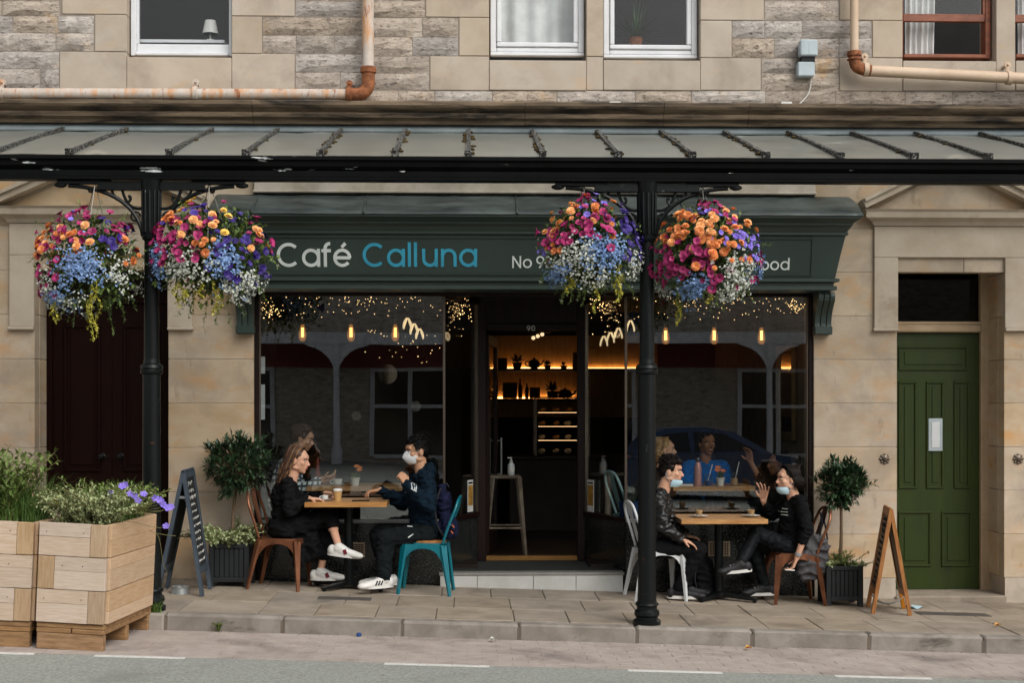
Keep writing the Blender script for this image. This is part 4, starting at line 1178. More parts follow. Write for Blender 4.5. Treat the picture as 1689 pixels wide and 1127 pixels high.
# silhouettes on the shelves
mat('pot_dark', rgb(46, 34, 26), 0.5, bump=0.05)
mat('box_card', rgb(96, 68, 42), 0.8, bump=0.05)
zA, zB = Z(606.9, ys), Z(656.9, ys)
def shelf_item(kind, u, z, w, h, label):
    x = X(u, ys + 0.15)
    if kind == 'box': o = MB().box(x - w / 2, x + w / 2, ys + 0.08, ys + 0.22, z, z + h, c=0.004).build('box', 'box_card', None); tag(o, label, 'box')
    elif kind == 'bottle': o = MB().lathe([(w / 2, 0), (w / 2, h * 0.6), (w * 0.18, h * 0.78), (w * 0.18, h), (0, h)], (x, ys + 0.15, z), 12).build('bottle', 'pot_dark', None, smooth=40); tag(o, label, 'bottle')
    elif kind == 'teapot':
        o = thing('teapot', label, 'teapot', (x, ys + 0.15, z))
        MB().lathe([(w * .25, 0), (w * .42, h * .15), (w * .45, h * .45), (w * .3, h * .75), (w * .1, h * .82), (w * .07, h * .95), (0, h)], (x, ys + 0.15, z), 14).build('body', 'pot_dark', o, smooth=50)
        MB().tube(bez((x + w * .4, ys + .15, z + h * .3), (x + w * .6, ys + .15, z + h * .35), (x + w * .6, ys + .15, z + h * .6), (x + w * .75, ys + .15, z + h * .75), 6), w * 0.06, 6).build('spout', 'pot_dark', o, smooth=60)
        MB().tube(bez((x - w * .38, ys + .15, z + h * .6), (x - w * .75, ys + .15, z + h * .7), (x - w * .75, ys + .15, z + h * .2), (x - w * .4, ys + .15, z + h * .2), 8), w * 0.05, 6).build('handle', 'pot_dark', o, smooth=60)
    else:
        o = thing('pot_plant', label, 'plant', (x, ys + 0.15, z))
        MB().lathe([(w * .3, 0), (w * .4, h * .35), (0, h * .35)], (x, ys + .15, z), 12).build('pot', 'pot_dark', o, smooth=40)
        mm = MB()
        for k in range(26):
            t = random.uniform(0, 2 * pi); e = random.uniform(0.2, 1.3)
            q = V(cos(t) * cos(e), sin(t) * cos(e), sin(e)) * h * 0.6
            b0 = V(x, ys + .15, z + h * .35)
            sd = q.cross(V(0, 0, 1)).normalized() * w * 0.12
            mm.add([b0, b0 + q * 0.5 + sd, b0 + q, b0 + q * 0.5 - sd], [(0, 1, 2, 3)])
        mm.build('leaves', 'pot_dark', o, kind='stuff')
shelf_item('box', 826, zA, .16, .13, 'dark box at the left end of the upper glowing shelf')
shelf_item('plant', 853, zA, .16, .22, 'small leafy pot plant on the upper glowing shelf')
shelf_item('teapot', 881, zA, .17, .14, 'dark teapot on the upper glowing shelf')
shelf_item('plant', 903, zA, .12, .12, 'low pot plant beside the teapot on the upper glowing shelf')
shelf_item('plant', 930, zA, .12, .10, 'smallest pot plant near the right of the upper glowing shelf')
shelf_item('box', 949, zA, .07, .20, 'tall narrow box on the upper glowing shelf by the door frame')
shelf_item('box', 841, zB, .18, .20, 'large upright box on the lower glowing shelf')
shelf_item('bottle', 858, zB, .055, .25, 'taller dark bottle on the lower glowing shelf')
shelf_item('bottle', 869, zB, .05, .19, 'shorter dark bottle on the lower glowing shelf')
shelf_item('box', 882, zB, .13, .14, 'small square box beside the bottles on the lower glowing shelf')
shelf_item('plant', 911, zB, .2, .26, 'bushy dark pot plant on the lower glowing shelf')
shelf_item('teapot', 932, zB, .2, .14, 'round dark teapot on the lower glowing shelf')
# counter with a glazed pastry case
yk = 3.6
ctr = thing('counter', 'dark wooden counter across the back of the café', 'counter', (X(900, yk), yk, FLZ))
MB().box(X(840, yk), X(1080, yk), yk, yk + 0.6, FLZ, FLZ + 0.82, c=0.006).build('front_panel', 'shelf_wood', ctr)
MB().box(X(838, yk), X(1082, yk), yk - 0.03, yk + 0.63, FLZ + 0.821, FLZ + 0.86, c=0.006).build('counter_top', 'shelf_wood', ctr)
case = thing('pastry_case', 'glass pastry case with lit shelves standing on the counter', 'display case', (X(920, yk), yk, FLZ + 0.86))
ca, cb_ = X(884, yk), X(972, yk)
emit('case_led', (1.0, 0.60, 0.26), 2.5)
zc_ = FLZ + 0.861
for k in range(4):
    z = zc_ + 0.02 + k * 0.16
    MB().box(ca + 0.012, cb_ - 0.012, yk + 0.03, yk + 0.42, z, z + 0.008).build('case_shelf', glass('shelf_glass%d' % k, (0.7, 0.75, 0.72)), case)
    if k: MB().box(ca + 0.03, cb_ - 0.03, yk + 0.06, yk + 0.066, z - 0.006, z - 0.002).build('light_strip', 'case_led', case)
for xx in (ca, cb_):
    for yy in (0.02, 0.41):
        MB().box(xx - 0.012, xx + 0.012, yk + yy, yk + yy + 0.02, zc_, zc_ + 0.66).build('case_post', 'bronze', case)
MB().box(ca - 0.013, cb_ + 0.013, yk + 0.015, yk + 0.435, zc_ + 0.661, zc_ + 0.68).build('case_top', 'shelf_wood', case)
mat('pastry', rgb(196, 140, 78), 0.6, c2=rgb(150, 92, 44), vs=30, bump=0.3)
mat('pastry_pale', rgb(226, 200, 160), 0.6, bump=0.2)
random.seed(3)
desc = ['lowest', 'second', 'third', 'top']
for k in range(4):
    for q in range(4):
        xx = ca + 0.08 + (cb_ - ca - 0.16) * q / 3 + random.uniform(-.015, .015)
        z = zc_ + 0.029 + k * 0.16
        m = MB().ell((xx, yk + 0.16, z + 0.022), (random.uniform(.035, .05), 0.05, random.uniform(.02, .03)), nu=10, nv=6)
        m.ell((xx + 0.01, yk + 0.12, z + 0.036), (0.03, 0.035, 0.016), nu=8, nv=5)
        o = m.build('pastry', random.choice(('pastry', 'pastry_pale')), None, smooth=180)
        tag(o, '%s pastry on the %s shelf of the glass case' % (('leftmost', 'second', 'third', 'rightmost')[q], desc[k]), 'pastry', 'pastries in the glass case')

# ------------------------------------------------------------------ the far side of the street (seen reflected in the glass)
mat('far_stone', rgb(206, 196, 182, K), 0.9, c2=rgb(160, 148, 134, K), vs=3.5, vst=(1, 1, 2.5), bump=0.5, bs=8, over=((rgb(112, 102, 92, K), 6, 0.58, 0.64, (0.8, 1, 2.5)),))
mat('far_slate', rgb(70, 72, 76), 0.8, bump=0)
mat('far_red', rgb(120, 36, 30), 0.5, bump=0.05)
mat('far_white', rgb(216, 218, 222, 0.9), 0.5, bump=0.03)
mat('far_glass', rgb(20, 22, 24), 0.08, bump=0, spec=0.6)
YO = -26.0
opp = thing('opposite_building', 'grey stone shop building across the street reflected in the windows', 'building', (0, YO, 0))
MB().box(-18, 22, YO - 0.5, YO, -1.2, 6.6).build('wall', 'far_stone', opp)
for q, (ga, gb, gh) in enumerate(((-18, -7, 8.6), (-7, 5, 9.2), (5, 14, 8.4), (14, 22, 9.0))):
    mm_ = (ga + gb) / 2
    MB().prism([(ga, 6.601), (gb, 6.601), (gb - 2.4, gh), (ga + 2.4, gh)], YO - 6, YO - 0.1).build('gable_roof', 'far_slate', opp)
    MB().box(mm_ - 2.9, mm_ - 2.1, YO - 2, YO - 1.2, gh - 0.5, gh + 1.0).build('chimney', 'far_stone', opp)
MB().box(-7.5, 13.0, YO, YO + 0.12, 2.55, 3.2).build('sign_board', 'far_red', opp)
for xw in (-6.4, -1.6, 3.4, 8.4, 12.6):
    wn = MB().box(xw - 1.0, xw + 1.0, YO, YO + 0.03, 0.2, 2.5).build('window', 'far_glass', opp)
    f = MB()
    for xx in (xw - 1.06, xw, xw + 1.06): f.box(xx - 0.06, xx + 0.06, YO, YO + 0.09, 0.14, 2.56)
    for zz in (0.14, 1.5, 2.5): f.box(xw - 1.0, xw + 1.0, YO + 0.03, YO + 0.08, zz - 0.05, zz + 0.05)
    f.build('frame', 'far_white', wn)
YQ = -23.9
oc = thing('opposite_canopy', 'pale canopy on white posts across the street reflected in the glass', 'canopy', (0, YQ, 0))
MB().box(-18, 22, YQ - 0.06, YQ + 0.06, 3.12, 3.42).box(-18, 22, YQ - 2.0, YQ - 0.06, 3.35, 3.40).build('roof', 'far_white', oc)
for xp in (-9.0, -3.41, 2.2, 7.74, 13.3):
    zg = gz(xp) - 0.1
    m = MB().lathe([(0.14, 0), (0.14, 0.4), (0.09, 0.5), (0.075, 2.7 - zg), (0.12, 2.8 - zg), (0.09, 3.12 - zg)], (xp, YQ, zg), 12)
    for s in (-1, 1):
        q = [(xp + s * 0.05, 2.35), (xp + s * 0.05, 3.12), (xp + s * 0.85, 3.12)] + [(xp + s * (0.05 + 0.8 * (1 - cos(t_))), 2.35 + 0.72 * sin(t_)) for t_ in [radians(a_) for a_ in (80, 65, 50, 35, 20, 8)]]
        m.prism(q, YQ - 0.03, YQ + 0.03)
    m.build('canopy_post', 'far_white', oc, smooth=40)
# blue hatchback parked over there
def car(x0, y, zg, label):
    t = thing('parked_car', label, 'car', (x0 + 2.0, y, zg))
    mat('car_blue', rgb(34, 62, 100), 0.25, c2=rgb(30, 56, 92), bump=0, coat=0.6, spec=0.5)
    mat('tyre', rgb(26, 26, 26), 0.85, bump=0.2); mat('alloy', rgb(150, 152, 156), 0.35, metal=0.8, bump=0)
    lower = [(0.0, .45), (0.05, .30), (0.35, .22), (3.6, .22), (3.95, .30), (4.02, .5), (3.98, .68), (3.5, .80), (2.85, .90), (0.2, .92), (0.03, .8)]
    roof = [(0.15, .92), (0.45, 1.28), (0.85, 1.40), (1.6, 1.42), (2.15, 1.33), (2.9, .90)]
    def hull(poly, wlow, name, mt, ztuck=None, parent=t):
        vs = []
        for s in (-1, 1):
            for (px, pz) in poly:
                w = wlow if ztuck is None else wlow - max(0, (pz - ztuck)) * 0.42
                vs.append(V(x0 + px, y + s * w, zg + pz))
        n = len(poly)
        return MB().add(vs, [tuple(range(n)), tuple(range(n, 2 * n))[::-1]] + [(i, (i + 1) % n, (i + 1) % n + n, i + n) for i in range(n)]).build(name, mt, parent, smooth=30)
    hull(lower, 0.86, 'body', 'car_blue'); cabin = hull(roof, 0.80, 'cabin', 'car_blue', .92)
    for s in (-1, 1):
        for q in ([(0.55, .96), (0.75, 1.27), (1.25, 1.34), (1.3, .96)], [(1.38, .96), (1.36, 1.34), (1.95, 1.30), (2.6, .96)]):
            ww = [0.80 - max(0, pz - .92) * .42 + 0.004 for _, pz in q]
            MB().add([V(x0 + px, y + s * w, zg + pz) for (px, pz), w in zip(q, ww)] + [V(x0 + px, y + s * (w - 0.02), zg + pz) for (px, pz), w in zip(q, ww)], [(0, 1, 2, 3), (7, 6, 5, 4), (0, 4, 5, 1), (1, 5, 6, 2), (2, 6, 7, 3), (3, 7, 4, 0)]).build('side_window', 'far_glass', cabin)
        for px in (0.72, 3.2):
            w_ = MB().lathe([(0.0, -.1), (0.2, -.1), (0.31, -.09), (0.31, .09), (0.2, .1), (0, .1)], (x0 + px, y + s * 0.80, zg + 0.31), 20, axis=(0, 1, 0)).build('wheel', 'tyre', t, smooth=40)
            MB().lathe([(0.0, .0), (0.2, .0), (0.19, .02), (0, .03)], (x0 + px, y + s * 0.90, zg + 0.31), 16, axis=(0, s, 0)).build('rim', 'alloy', w_, smooth=40)
    for s in (-1, 1):
        MB().ell((x0 + 3.9, y + s * 0.62, zg + 0.62), (0.08, 0.16, 0.07)).build('headlight', 'alloy', t, smooth=180)
        MB().ell((x0 + 0.08, y + s * 0.70, zg + 0.80), (0.06, 0.10, 0.09)).build('tail_light', 'far_red', t, smooth=180)
car(3.0, -15.6, gz(5) - 0.125, 'blue hatchback parked across the street reflected in the right window')
# ------------------------------------------------------------------ foliage helpers
mat('bay_leaf', rgb(58, 82, 50), 0.4, c2=rgb(36, 58, 38), vs=14, bump=0, spec=0.5, over=((rgb(104, 122, 84), 18, 0.62, 0.72, None),))
mat('leaf_green', rgb(118, 138, 66), 0.55, c2=rgb(76, 98, 44), vs=14, bump=0, over=((rgb(128, 140, 74), 18, 0.6, 0.7, None),))
mat('leaf_dark', rgb(52, 70, 36), 0.55, c2=rgb(34, 50, 26), vs=12, bump=0)
mat('leaf_grey', rgb(176, 184, 138), 0.65, c2=rgb(136, 150, 98), vs=14, bump=0, over=((rgb(178, 186, 150), 20, 0.6, 0.7, None),))
mat('leaf_lime', rgb(176, 166, 58), 0.6, c2=rgb(132, 132, 46), vs=20, bump=0)
mat('grass_blade', rgb(92, 118, 52), 0.6, c2=rgb(64, 92, 38), vs=12, bump=0)
mat('bark', rgb(112, 92, 70), 0.85, bump=0.5, bs=60)
mat('stem_red', rgb(112, 108, 66), 0.8, bump=0.1)
mat('petal_magenta', rgb(172, 44, 106), 0.55, c2=rgb(132, 24, 76), vs=10, rnd=0.15, bump=0, trans=0.1)
mat('petal_purple', rgb(62, 42, 128), 0.55, c2=rgb(44, 28, 98), vs=10, rnd=0.2, bump=0)
mat('petal_lilac', rgb(138, 116, 206), 0.55, c2=rgb(112, 94, 190), vs=10, rnd=0.12, bump=0)
mat('petal_orange', rgb(226, 146, 84), 0.55, c2=rgb(212, 120, 66), vs=12, rnd=0.10, bump=0)
mat('petal_peach', rgb(238, 178, 118), 0.55, c2=rgb(240, 166, 98), vs=12, rnd=0.08, bump=0)
mat('petal_yellow', rgb(240, 208, 112), 0.55, c2=rgb(230, 190, 90), vs=12, rnd=0.06, bump=0)
mat('petal_blue', rgb(134, 162, 204), 0.6, c2=rgb(98, 130, 180), vs=30, bump=0, over=((rgb(168, 196, 226), 40, 0.58, 0.66, None),))
mat('petal_white', rgb(212, 214, 204, 0.9), 0.6, c2=rgb(184, 190, 176, 0.9), vs=30, bump=0)
mat('petal_dark', rgb(84, 10, 50), 0.6, bump=0)
def rvec():
    while True:
        p = V(random.uniform(-1, 1), random.uniform(-1, 1), random.uniform(-1, 1))
        if 0.05 < p.length < 1: return p.normalized()
def leaf(m, base, d, L, w, mi=0, fold=0.25, droop=0.0):
    d = d.normalized(); s = d.cross(V(0, 0, 1))
    s = s.normalized() if s.length > 1e-4 else V(1, 0, 0)
    up = s.cross(d).normalized()
    mid = base + d * (L * 0.5) + up * (L * 0.06)
    tip = base + d * L - V(0, 0, droop * L)
    e = w / 2
    m.add([base, mid + s * e + up * (fold * e), tip, mid - s * e + up * (fold * e), mid], [(0, 4, 1), (4, 2, 1), (0, 3, 4), (4, 3, 2)], mi)
# ------------------------------------------------------------------ bay trees in black boxes
mat('black_box', rgb(30, 34, 36), 0.55, c2=rgb(24, 27, 29), bump=0.1, spec=0.4)
def bay_tree(u, vtop, vcen, rpx, ub0, ub1, vb0, vb1, Y, labels, seed, back=0.36):
    random.seed(seed)
    x0, x1 = X(ub0, Y), X(ub1, Y); xc = (x0 + x1) / 2
    zb_, zt_ = gz(xc), Z(vb0, Y)
    yc = Y + (x1 - x0) / 2
    bx = thing('planter_box', labels[0], 'planter', (xc, yc, zb_), group='black planter boxes')
    w = x1 - x0
    for (sx_, sy_) in ((-1, -1), (1, -1), (-1, 1), (1, 1)):
        MB().box(xc + sx_ * (w / 2 - 0.03) - 0.022, xc + sx_ * (w / 2 - 0.03) + 0.022, yc + sy_ * (w / 2 - 0.03) - 0.022, yc + sy_ * (w / 2 - 0.03) + 0.022, zb_ - 0.01, zt_, c=0.004).build('corner_post', 'black_box', bx)
    for k in range(4):
        R = Matrix.Translation((xc, yc, 0)) @ Matrix.Rotation(k * pi / 2, 4, 'Z')
        for j in range(6):
            a = -w / 2 + 0.055 + (w - 0.11) * j / 6; b = a + (w - 0.11) / 6
            MB().box(a + 0.002, b - 0.002, -w / 2 + 0.018, -w / 2 + 0.034, zb_ + 0.085, zt_ - 0.035, c=0.003, M=R).build('side_slat', 'black_box', bx)
        MB().box(-w / 2 + 0.05, w / 2 - 0.05, -w / 2 + 0.008, -w / 2 + 0.036, zt_ - 0.034, zt_ + 0.0, c=0.003, M=R).build('side_rail', 'black_box', bx)
        MB().box(-w / 2 + 0.05, w / 2 - 0.05, -w / 2 + 0.008, -w / 2 + 0.036, zb_ + 0.045, zb_ + 0.084, c=0.003, M=R).build('side_rail', 'black_box', bx)
    MB().box(xc - w / 2 + 0.04, xc + w / 2 - 0.04, yc - w / 2 + 0.04, yc + w / 2 - 0.04, zb_ + 0.05, zt_ - 0.03).build('soil', 'soil', bx)
    c = W(u, vcen, yc)
    R = rpx / 189.0
    tr = thing('bay_tree', labels[1], 'tree', (xc, yc, zt_), group='clipped bay trees')
    MB().tube(spline([V(xc, yc, zt_ - 0.04), V(xc + 0.01, yc, (zt_ + c.z) / 2 - 0.08), V(c.x - 0.005, yc, c.z - R * 0.6), V(c.x, yc, c.z)], 5), [0.017 - 0.0005 * i for i in range(16)], 8).build('trunk', 'bark', tr, smooth=180)
    m = MB(); mb2 = MB()
    for k in range(60):
        d = rvec()
        mb2.tube([c + d * 0.02, c + V(d.x * R * .8, d.y * R * .8, d.z * R * .75)], 0.004, 4)
    for k in range(310):
        d = rvec(); q = random.uniform(0.45, 1.0) ** 0.6
        lump = 0.86 + 0.38 * noise.noise(d * 2.4 + V(seed, 0, 0)) + (0.16 if k % 11 == 0 else 0)
        tip = c + V(d.x * R, d.y * R, d.z * R * 0.92) * (q * lump)
        ax = (d + V(0, 0, 0.55) + rvec() * 0.35).normalized()
        for j in range(8):
            t = j * 2.4 + random.uniform(0, .5)
            a1 = ax.orthogonal().normalized(); a2 = ax.cross(a1)
            ld_ = (ax * random.uniform(0.5, 1.1) + (a1 * cos(t) + a2 * sin(t)) * 0.75)
            leaf(m, tip - ax * 0.012 * (j % 4), ld_, random.uniform(0.045, 0.095), random.uniform(0.017, 0.030))
    m.build('crown', 'bay_leaf', tr, kind='stuff'); mb2.build('branches', 'bark', tr)
    return xc, yc, zt_, w
xa, ya, za, wa = bay_tree(391, 716, 766, 58, 342, 412, 897, 955, -0.50, ('black slatted planter box under the bay tree left of the café', 'clipped bay tree with round dark crown left of the café window'), 3)
xb, yb, zb2, wb = bay_tree(1388, 755, 797, 44, 1362, 1426, 937, 993, -0.58, ('black slatted planter box under the bay tree by the green door', 'clipped bay tree with round dark crown between café and green door'), 9)
def trailing(name, label, c, n, L, matn, seed, spread=0.2, lw=0.022, up=0.6, group=None, flowers=None, stemr=0.003, ls=0.03, xr=0.1, yr=0.1, droop=0.9):
    """leafy stems that rise and then hang"""
    random.seed(seed)
    t = thing(name, label, 'plant', c, group=group)
    m, st = MB(), MB()
    for k in range(n):
        a = random.uniform(0, 2 * pi); l = L * random.uniform(0.5, 1.0)
        p = V(c[0] + random.uniform(-xr, xr), c[1] + random.uniform(-yr, yr), c[2])
        d = V(cos(a) * spread, sin(a) * spread, up * random.uniform(0.6, 1.2)).normalized()
        pts = [p]
        N = 7
        for i in range(N):
            pts.append(pts[-1] + d * (l / N))
            d = (d + V(cos(a) * 0.12, sin(a) * 0.12, -droop * 0.16) + rvec() * 0.08).normalized()
        st.tube(pts, stemr, 4)
        for i in range(1, N + 1):
            for j in range(4):
                q = pts[i].lerp(pts[i - 1], random.random())
                leaf(m, q, rvec() + V(0, 0, 0.3), random.uniform(0.7, 1.3) * ls, random.uniform(0.7, 1.2) * lw)
    m.build('leaves', matn, t, kind='stuff'); st.build('stems', 'stem_red' if matn != 'grass_blade' else 'leaf_green', t, kind='stuff')
    return t
trailing('underplanting', 'pale trailing foliage spilling from the box under the left bay tree', (xa - 0.06, ya - 0.08, za - 0.03), 60, 0.46, 'leaf_grey', 31, 0.6, 0.024, 0.8, ls=0.036)
trailing('underplanting', 'dull green foliage behind the trunk in the left planter box', (xa + 0.08, ya + 0.05, za - 0.03), 20, 0.30, 'leaf_dark', 33, 0.3, 0.016, 0.8)
trailing('underplanting', 'bushy heather filling the box under the right bay tree', (xb, yb, zb2 - 0.03), 40, 0.22, 'leaf_green', 35, 0.35, 0.010, 0.9, ls=0.022, droop=0.3)
trailing('underplanting', 'pale trailing foliage at the left of the right planter box', (xb - 0.12, yb - 0.08, zb2 - 0.02), 12, 0.2, 'leaf_grey', 37, 0.6, 0.02, 0.6, xr=0.04, yr=0.05)
trailing('underplanting', 'pale trailing foliage at the right of the right planter box', (xb + 0.12, yb - 0.08, zb2 - 0.02), 10, 0.18, 'leaf_grey', 39, 0.6, 0.02, 0.6, xr=0.04, yr=0.05)
# ------------------------------------------------------------------ timber planters at the roadside
def planter(loc, rz, Wd, D, label, open_left=False):
    t = thing('timber_planter', label, 'planter', loc, group='pallet wood planters')
    t.rotation_euler = (0, TILT + radians(0.7), rz)
    H0, H1, n = 0.185, 0.865, 3
    bh = (H1 - H0) / n
    e = 0.036
    # pallet base
    for y in (-D / 2 + 0.03, 0.0, D / 2 - 0.03):
        MB().box(-Wd / 2 + 0.003, Wd / 2 - 0.003, y - 0.03, y + 0.03, 0.0, 0.112, c=0.006).build('pallet_runner', 'pallet', t, world=False)
    for k in range(2):
        y0_ = -D / 2 + (0.0 if k == 0 else D / 2 + 0.01)
    MB().box(-Wd / 2, Wd / 2 * 0.02, -D / 2 - 0.001, D / 2 + 0.001, 0.114, 0.146, c=0.004).build('pallet_board', 'pallet', t, world=False)
    MB().box(Wd / 2 * 0.06, Wd / 2, -D / 2 - 0.002, D / 2 + 0.002, 0.114, 0.146, c=0.004).build('pallet_board', 'pallet', t, world=False)
    MB().box(-Wd / 2, Wd / 2, -D / 2 + 0.002, D / 2 - 0.002, 0.148, 0.183, c=0.004).build('pallet_deck', 'pallet', t, world=False)
    for i in range(n):
        z0, z1 = H0 + i * bh + 0.002, H0 + (i + 1) * bh - 0.002
        j = random.uniform(-0.004, 0.004)
        flip = i % 2
        # long front and back boards run to one corner; the end grain of the side board shows at the other
        for s in (-1, 1):
            xa_, xb_ = (-Wd / 2, Wd / 2 - 0.115) if not flip else (-Wd / 2 + 0.115, Wd / 2)
            h_ = (z0 + z1) / 2
            sp = h_ + random.uniform(-0.03, 0.03)
            for (q0, q1) in ((z0, sp - 0.0006), (sp + 0.0006, z1)):
                jj = j + random.uniform(-0.0015, 0.0015)
                MB().box(xa_, xb_, s * D / 2 - e / 2 + jj, s * D / 2 + e / 2 + jj, q0, q1, c=0.0025).build('board', 'pine', t, world=False)
            xc_ = (Wd / 2 - 0.1135, Wd / 2) if not flip else (-Wd / 2, -Wd / 2 + 0.1135)
            MB().box(xc_[0], xc_[1], s * D / 2 - e / 2 + j - 0.002, s * D / 2 + e / 2 + j, z0 + 0.001, z1 - 0.001, c=0.004).build('board_end', 'pine_end', t, world=False)
            sp = h_ + random.uniform(-0.03, 0.03)
            for (q0, q1) in ((z0, sp - 0.0006), (sp + 0.0006, z1 - 0.001)):
                MB().box(s * Wd / 2 - e / 2, s * Wd / 2 + e / 2, -D / 2 + e / 2 + 0.006, D / 2 - e / 2 - 0.006, q0, q1, c=0.0025).build('side_board', 'pine_side', t, world=False)
        for (xx, q) in ((-Wd / 2 + 0.05, 0), (Wd / 2 - 0.16, 1)):
            MB().lathe([(0.0045, 0), (0.0045, 0.0015), (0, 0.0015)], (xx + (0.12 if flip and q == 0 else 0), -D / 2 - e / 2 + j, (z0 + z1) / 2 + 0.05), 8, axis=(0, -1, 0)).build('nail', 'iron_cover', t, world=False)
    MB().box(-Wd / 2 + 0.02, Wd / 2 - 0.02, -D / 2 + 0.02, D / 2 - 0.02, H0 + 0.3, H1 - 0.05).build('soil', 'soil', t, world=False)
    return t
random.seed(17)
ca_ = W(176, 1072, -2.97)
LP1 = V(ca_.x - 0.20, -2.49, gz(ca_.x - 0.25) + ROAD)
planter(LP1, radians(-6), 0.47, 0.98, 'pale timber planter nearest the post with purple flowers on top')
LP2 = V(LP1.x - 0.86, -2.44, gz(LP1.x - 0.86) + ROAD)
planter(LP2, radians(-2.0), 1.08, 0.92, 'pale timber planter cut off by the left edge of the photo')
ptop = LP1.z + 0.83
trailing('herb_plant', 'grey green bushy herb filling the front of the right timber planter', (LP1.x + 0.03, LP1.y - 0.22, ptop), 190, 0.42, 'leaf_grey', 41, 0.4, 0.015, 0.8, xr=0.20, yr=0.2, ls=0.03, droop=0.55)
trailing('leafy_plant', 'green leafy plant at the back of the right timber planter', (LP1.x + 0.06, LP1.y + 0.2, ptop), 110, 0.42, 'leaf_green', 42, 0.35, 0.02, 0.8, xr=0.18, yr=0.22, droop=0.4)
trailing('leafy_plant', 'tall upright green plant in the left timber planter', (LP2.x + 0.14, LP2.y - 0.1, ptop - 0.01), 130, 0.62, 'leaf_green', 43, 0.12, 0.03, 1.0, xr=0.20, yr=0.2, ls=0.055, droop=0.12)
def grass(name, label, c, n, L, seed, xr=0.1, yr=0.1, w=0.006):
    random.seed(seed)
    m = MB()
    for k in range(n):
        p = V(c[0] + random.uniform(-xr, xr), c[1] + random.uniform(-yr, yr), c[2]); a = random.uniform(0, 2 * pi)
        l = L * random.uniform(0.5, 1.0); d = V(cos(a) * .3, sin(a) * .3, 1).normalized(); s = V(-sin(a), cos(a), 0) * w / 2
        pts = [p]
        for i in range(4):
            pts.append(pts[-1] + d * l / 4); d = (d + V(cos(a) * .22, sin(a) * .22, -0.12)).normalized()
        vs = []
        for i, q in enumerate(pts): vs += [q + s * (1 - i / 4.3), q - s * (1 - i / 4.3)]
        m.add(vs, [(2 * i, 2 * i + 1, 2 * i + 3, 2 * i + 2) for i in range(4)])
    t = thing(name, label, 'plant', c)
    m.build('blades', 'grass_blade', t, kind='stuff')
grass('grass_tuft', 'long arching grass at the right end of the left timber planter', (LP2.x + 0.40, LP2.y - 0.12, ptop), 520, 0.46, 51, 0.14, 0.2)
grass('grass_tuft', 'fine grassy leaves on the right side of the right timber planter', (LP1.x + 0.12, LP1.y + 0.02, ptop), 420, 0.40, 52, 0.14, 0.3)
# weeds at the kerb
cw_ = W(258, 1000, -1.99)
grass('weed', 'green weed growing from the kerb behind the timber planter', (cw_.x, -1.99, gz(cw_.x) - 0.01), 60, 0.16, 53, 0.04, 0.03, 0.01)
cw_ = W(361, 1030, -2.07)
trailing('weed', 'tiny weed sprouting from a joint in the kerb face', (cw_.x, -2.075, gz(cw_.x) - 0.10), 6, 0.09, 'leaf_green', 54, 0.3, 0.012, 1.0, xr=0.01, yr=0.005, ls=0.02)
# blue geranium flowers and yellow euphorbia heads
def petal_flower(m, c, nrm, r, n=5, cup=0.25, mi=0, lobe=0.75, cmi=None):
    nrm = nrm.normalized(); a = nrm.orthogonal().normalized(); b = nrm.cross(a)
    t0 = random.uniform(0, 6.28)
    for k in range(n):
        t = t0 + 2 * pi * k / n; h = pi / n * lobe * 1.25
        def P_(tt, rr, zz): return c + (a * cos(tt) + b * sin(tt)) * rr + nrm * zz
        m.add([c - nrm * r * cup * 0.6, P_(t - h, r * 0.72, r * cup * 0.5), P_(t - h * .5, r, r * cup), P_(t + h * .5, r, r * cup), P_(t + h, r * 0.72, r * cup * 0.5)], [(0, 1, 2, 3, 4)], mi)
    if cmi is not None:
        m.add([c + (a * cos(q * 1.2566) + b * sin(q * 1.2566)) * r * 0.25 + nrm * r * 0.02 for q in range(5)], [(0, 1, 2, 3, 4)], cmi)
random.seed(61)
ger = thing('geranium', 'blue flowered geranium leaning over the right side of the timber planter', 'plant', (LP1.x + 0.15, LP1.y, ptop))
st_ = MB()
for (u, v) in ((201, 802), (206, 800), (215, 815), (222, 818), (237, 815), (256, 822), (262, 824), (266, 828), (270, 833), (276, 838), (282, 836), (274, 868), (182, 815), (228, 826)):
    y = LP1.y + random.uniform(-0.42, 0.1)
    p = W(u, v, y)
    f = MB(); petal_flower(f, p, V(0.2, -1, 0.5) + rvec() * 0.3, 0.026, 5, 0.2)
    f.build('flower', 'petal_lilac', ger)
    st_.tube(bez(V(LP1.x + 0.14, y, ptop), V(LP1.x + 0.16, y, ptop + 0.12), p + V(-0.03, 0, -0.06), p, 6), 0.0022, 4)
for (ua, va, ub, vb_) in ((246, 875, 290, 884), (258, 880, 274, 940)):
    st_.tube(bez(W(ua, va, -2.3), W(ua + 10, va + 6, -2.3), W(ub - 8, vb_, -2.25), W(ub, vb_, -2.25), 6), 0.0025, 4)
st_.build('stems', 'stem_red', ger, kind='stuff')
eu = thing('euphorbia', 'lime yellow flower heads at the left of the right timber planter', 'plant', (LP1.x - 0.2, LP1.y, ptop))
for (u, v) in ((97, 830), (103, 835), (110, 846), (113, 852), (140, 828), (147, 826), (94, 824)):
    p = W(u, v, LP1.y - 0.2); f = MB()
    for k in range(16): f.ell(p + rvec() * 0.022, 0.007, nu=5, nv=4)
    f.build('flower_head', 'leaf_lime', eu)

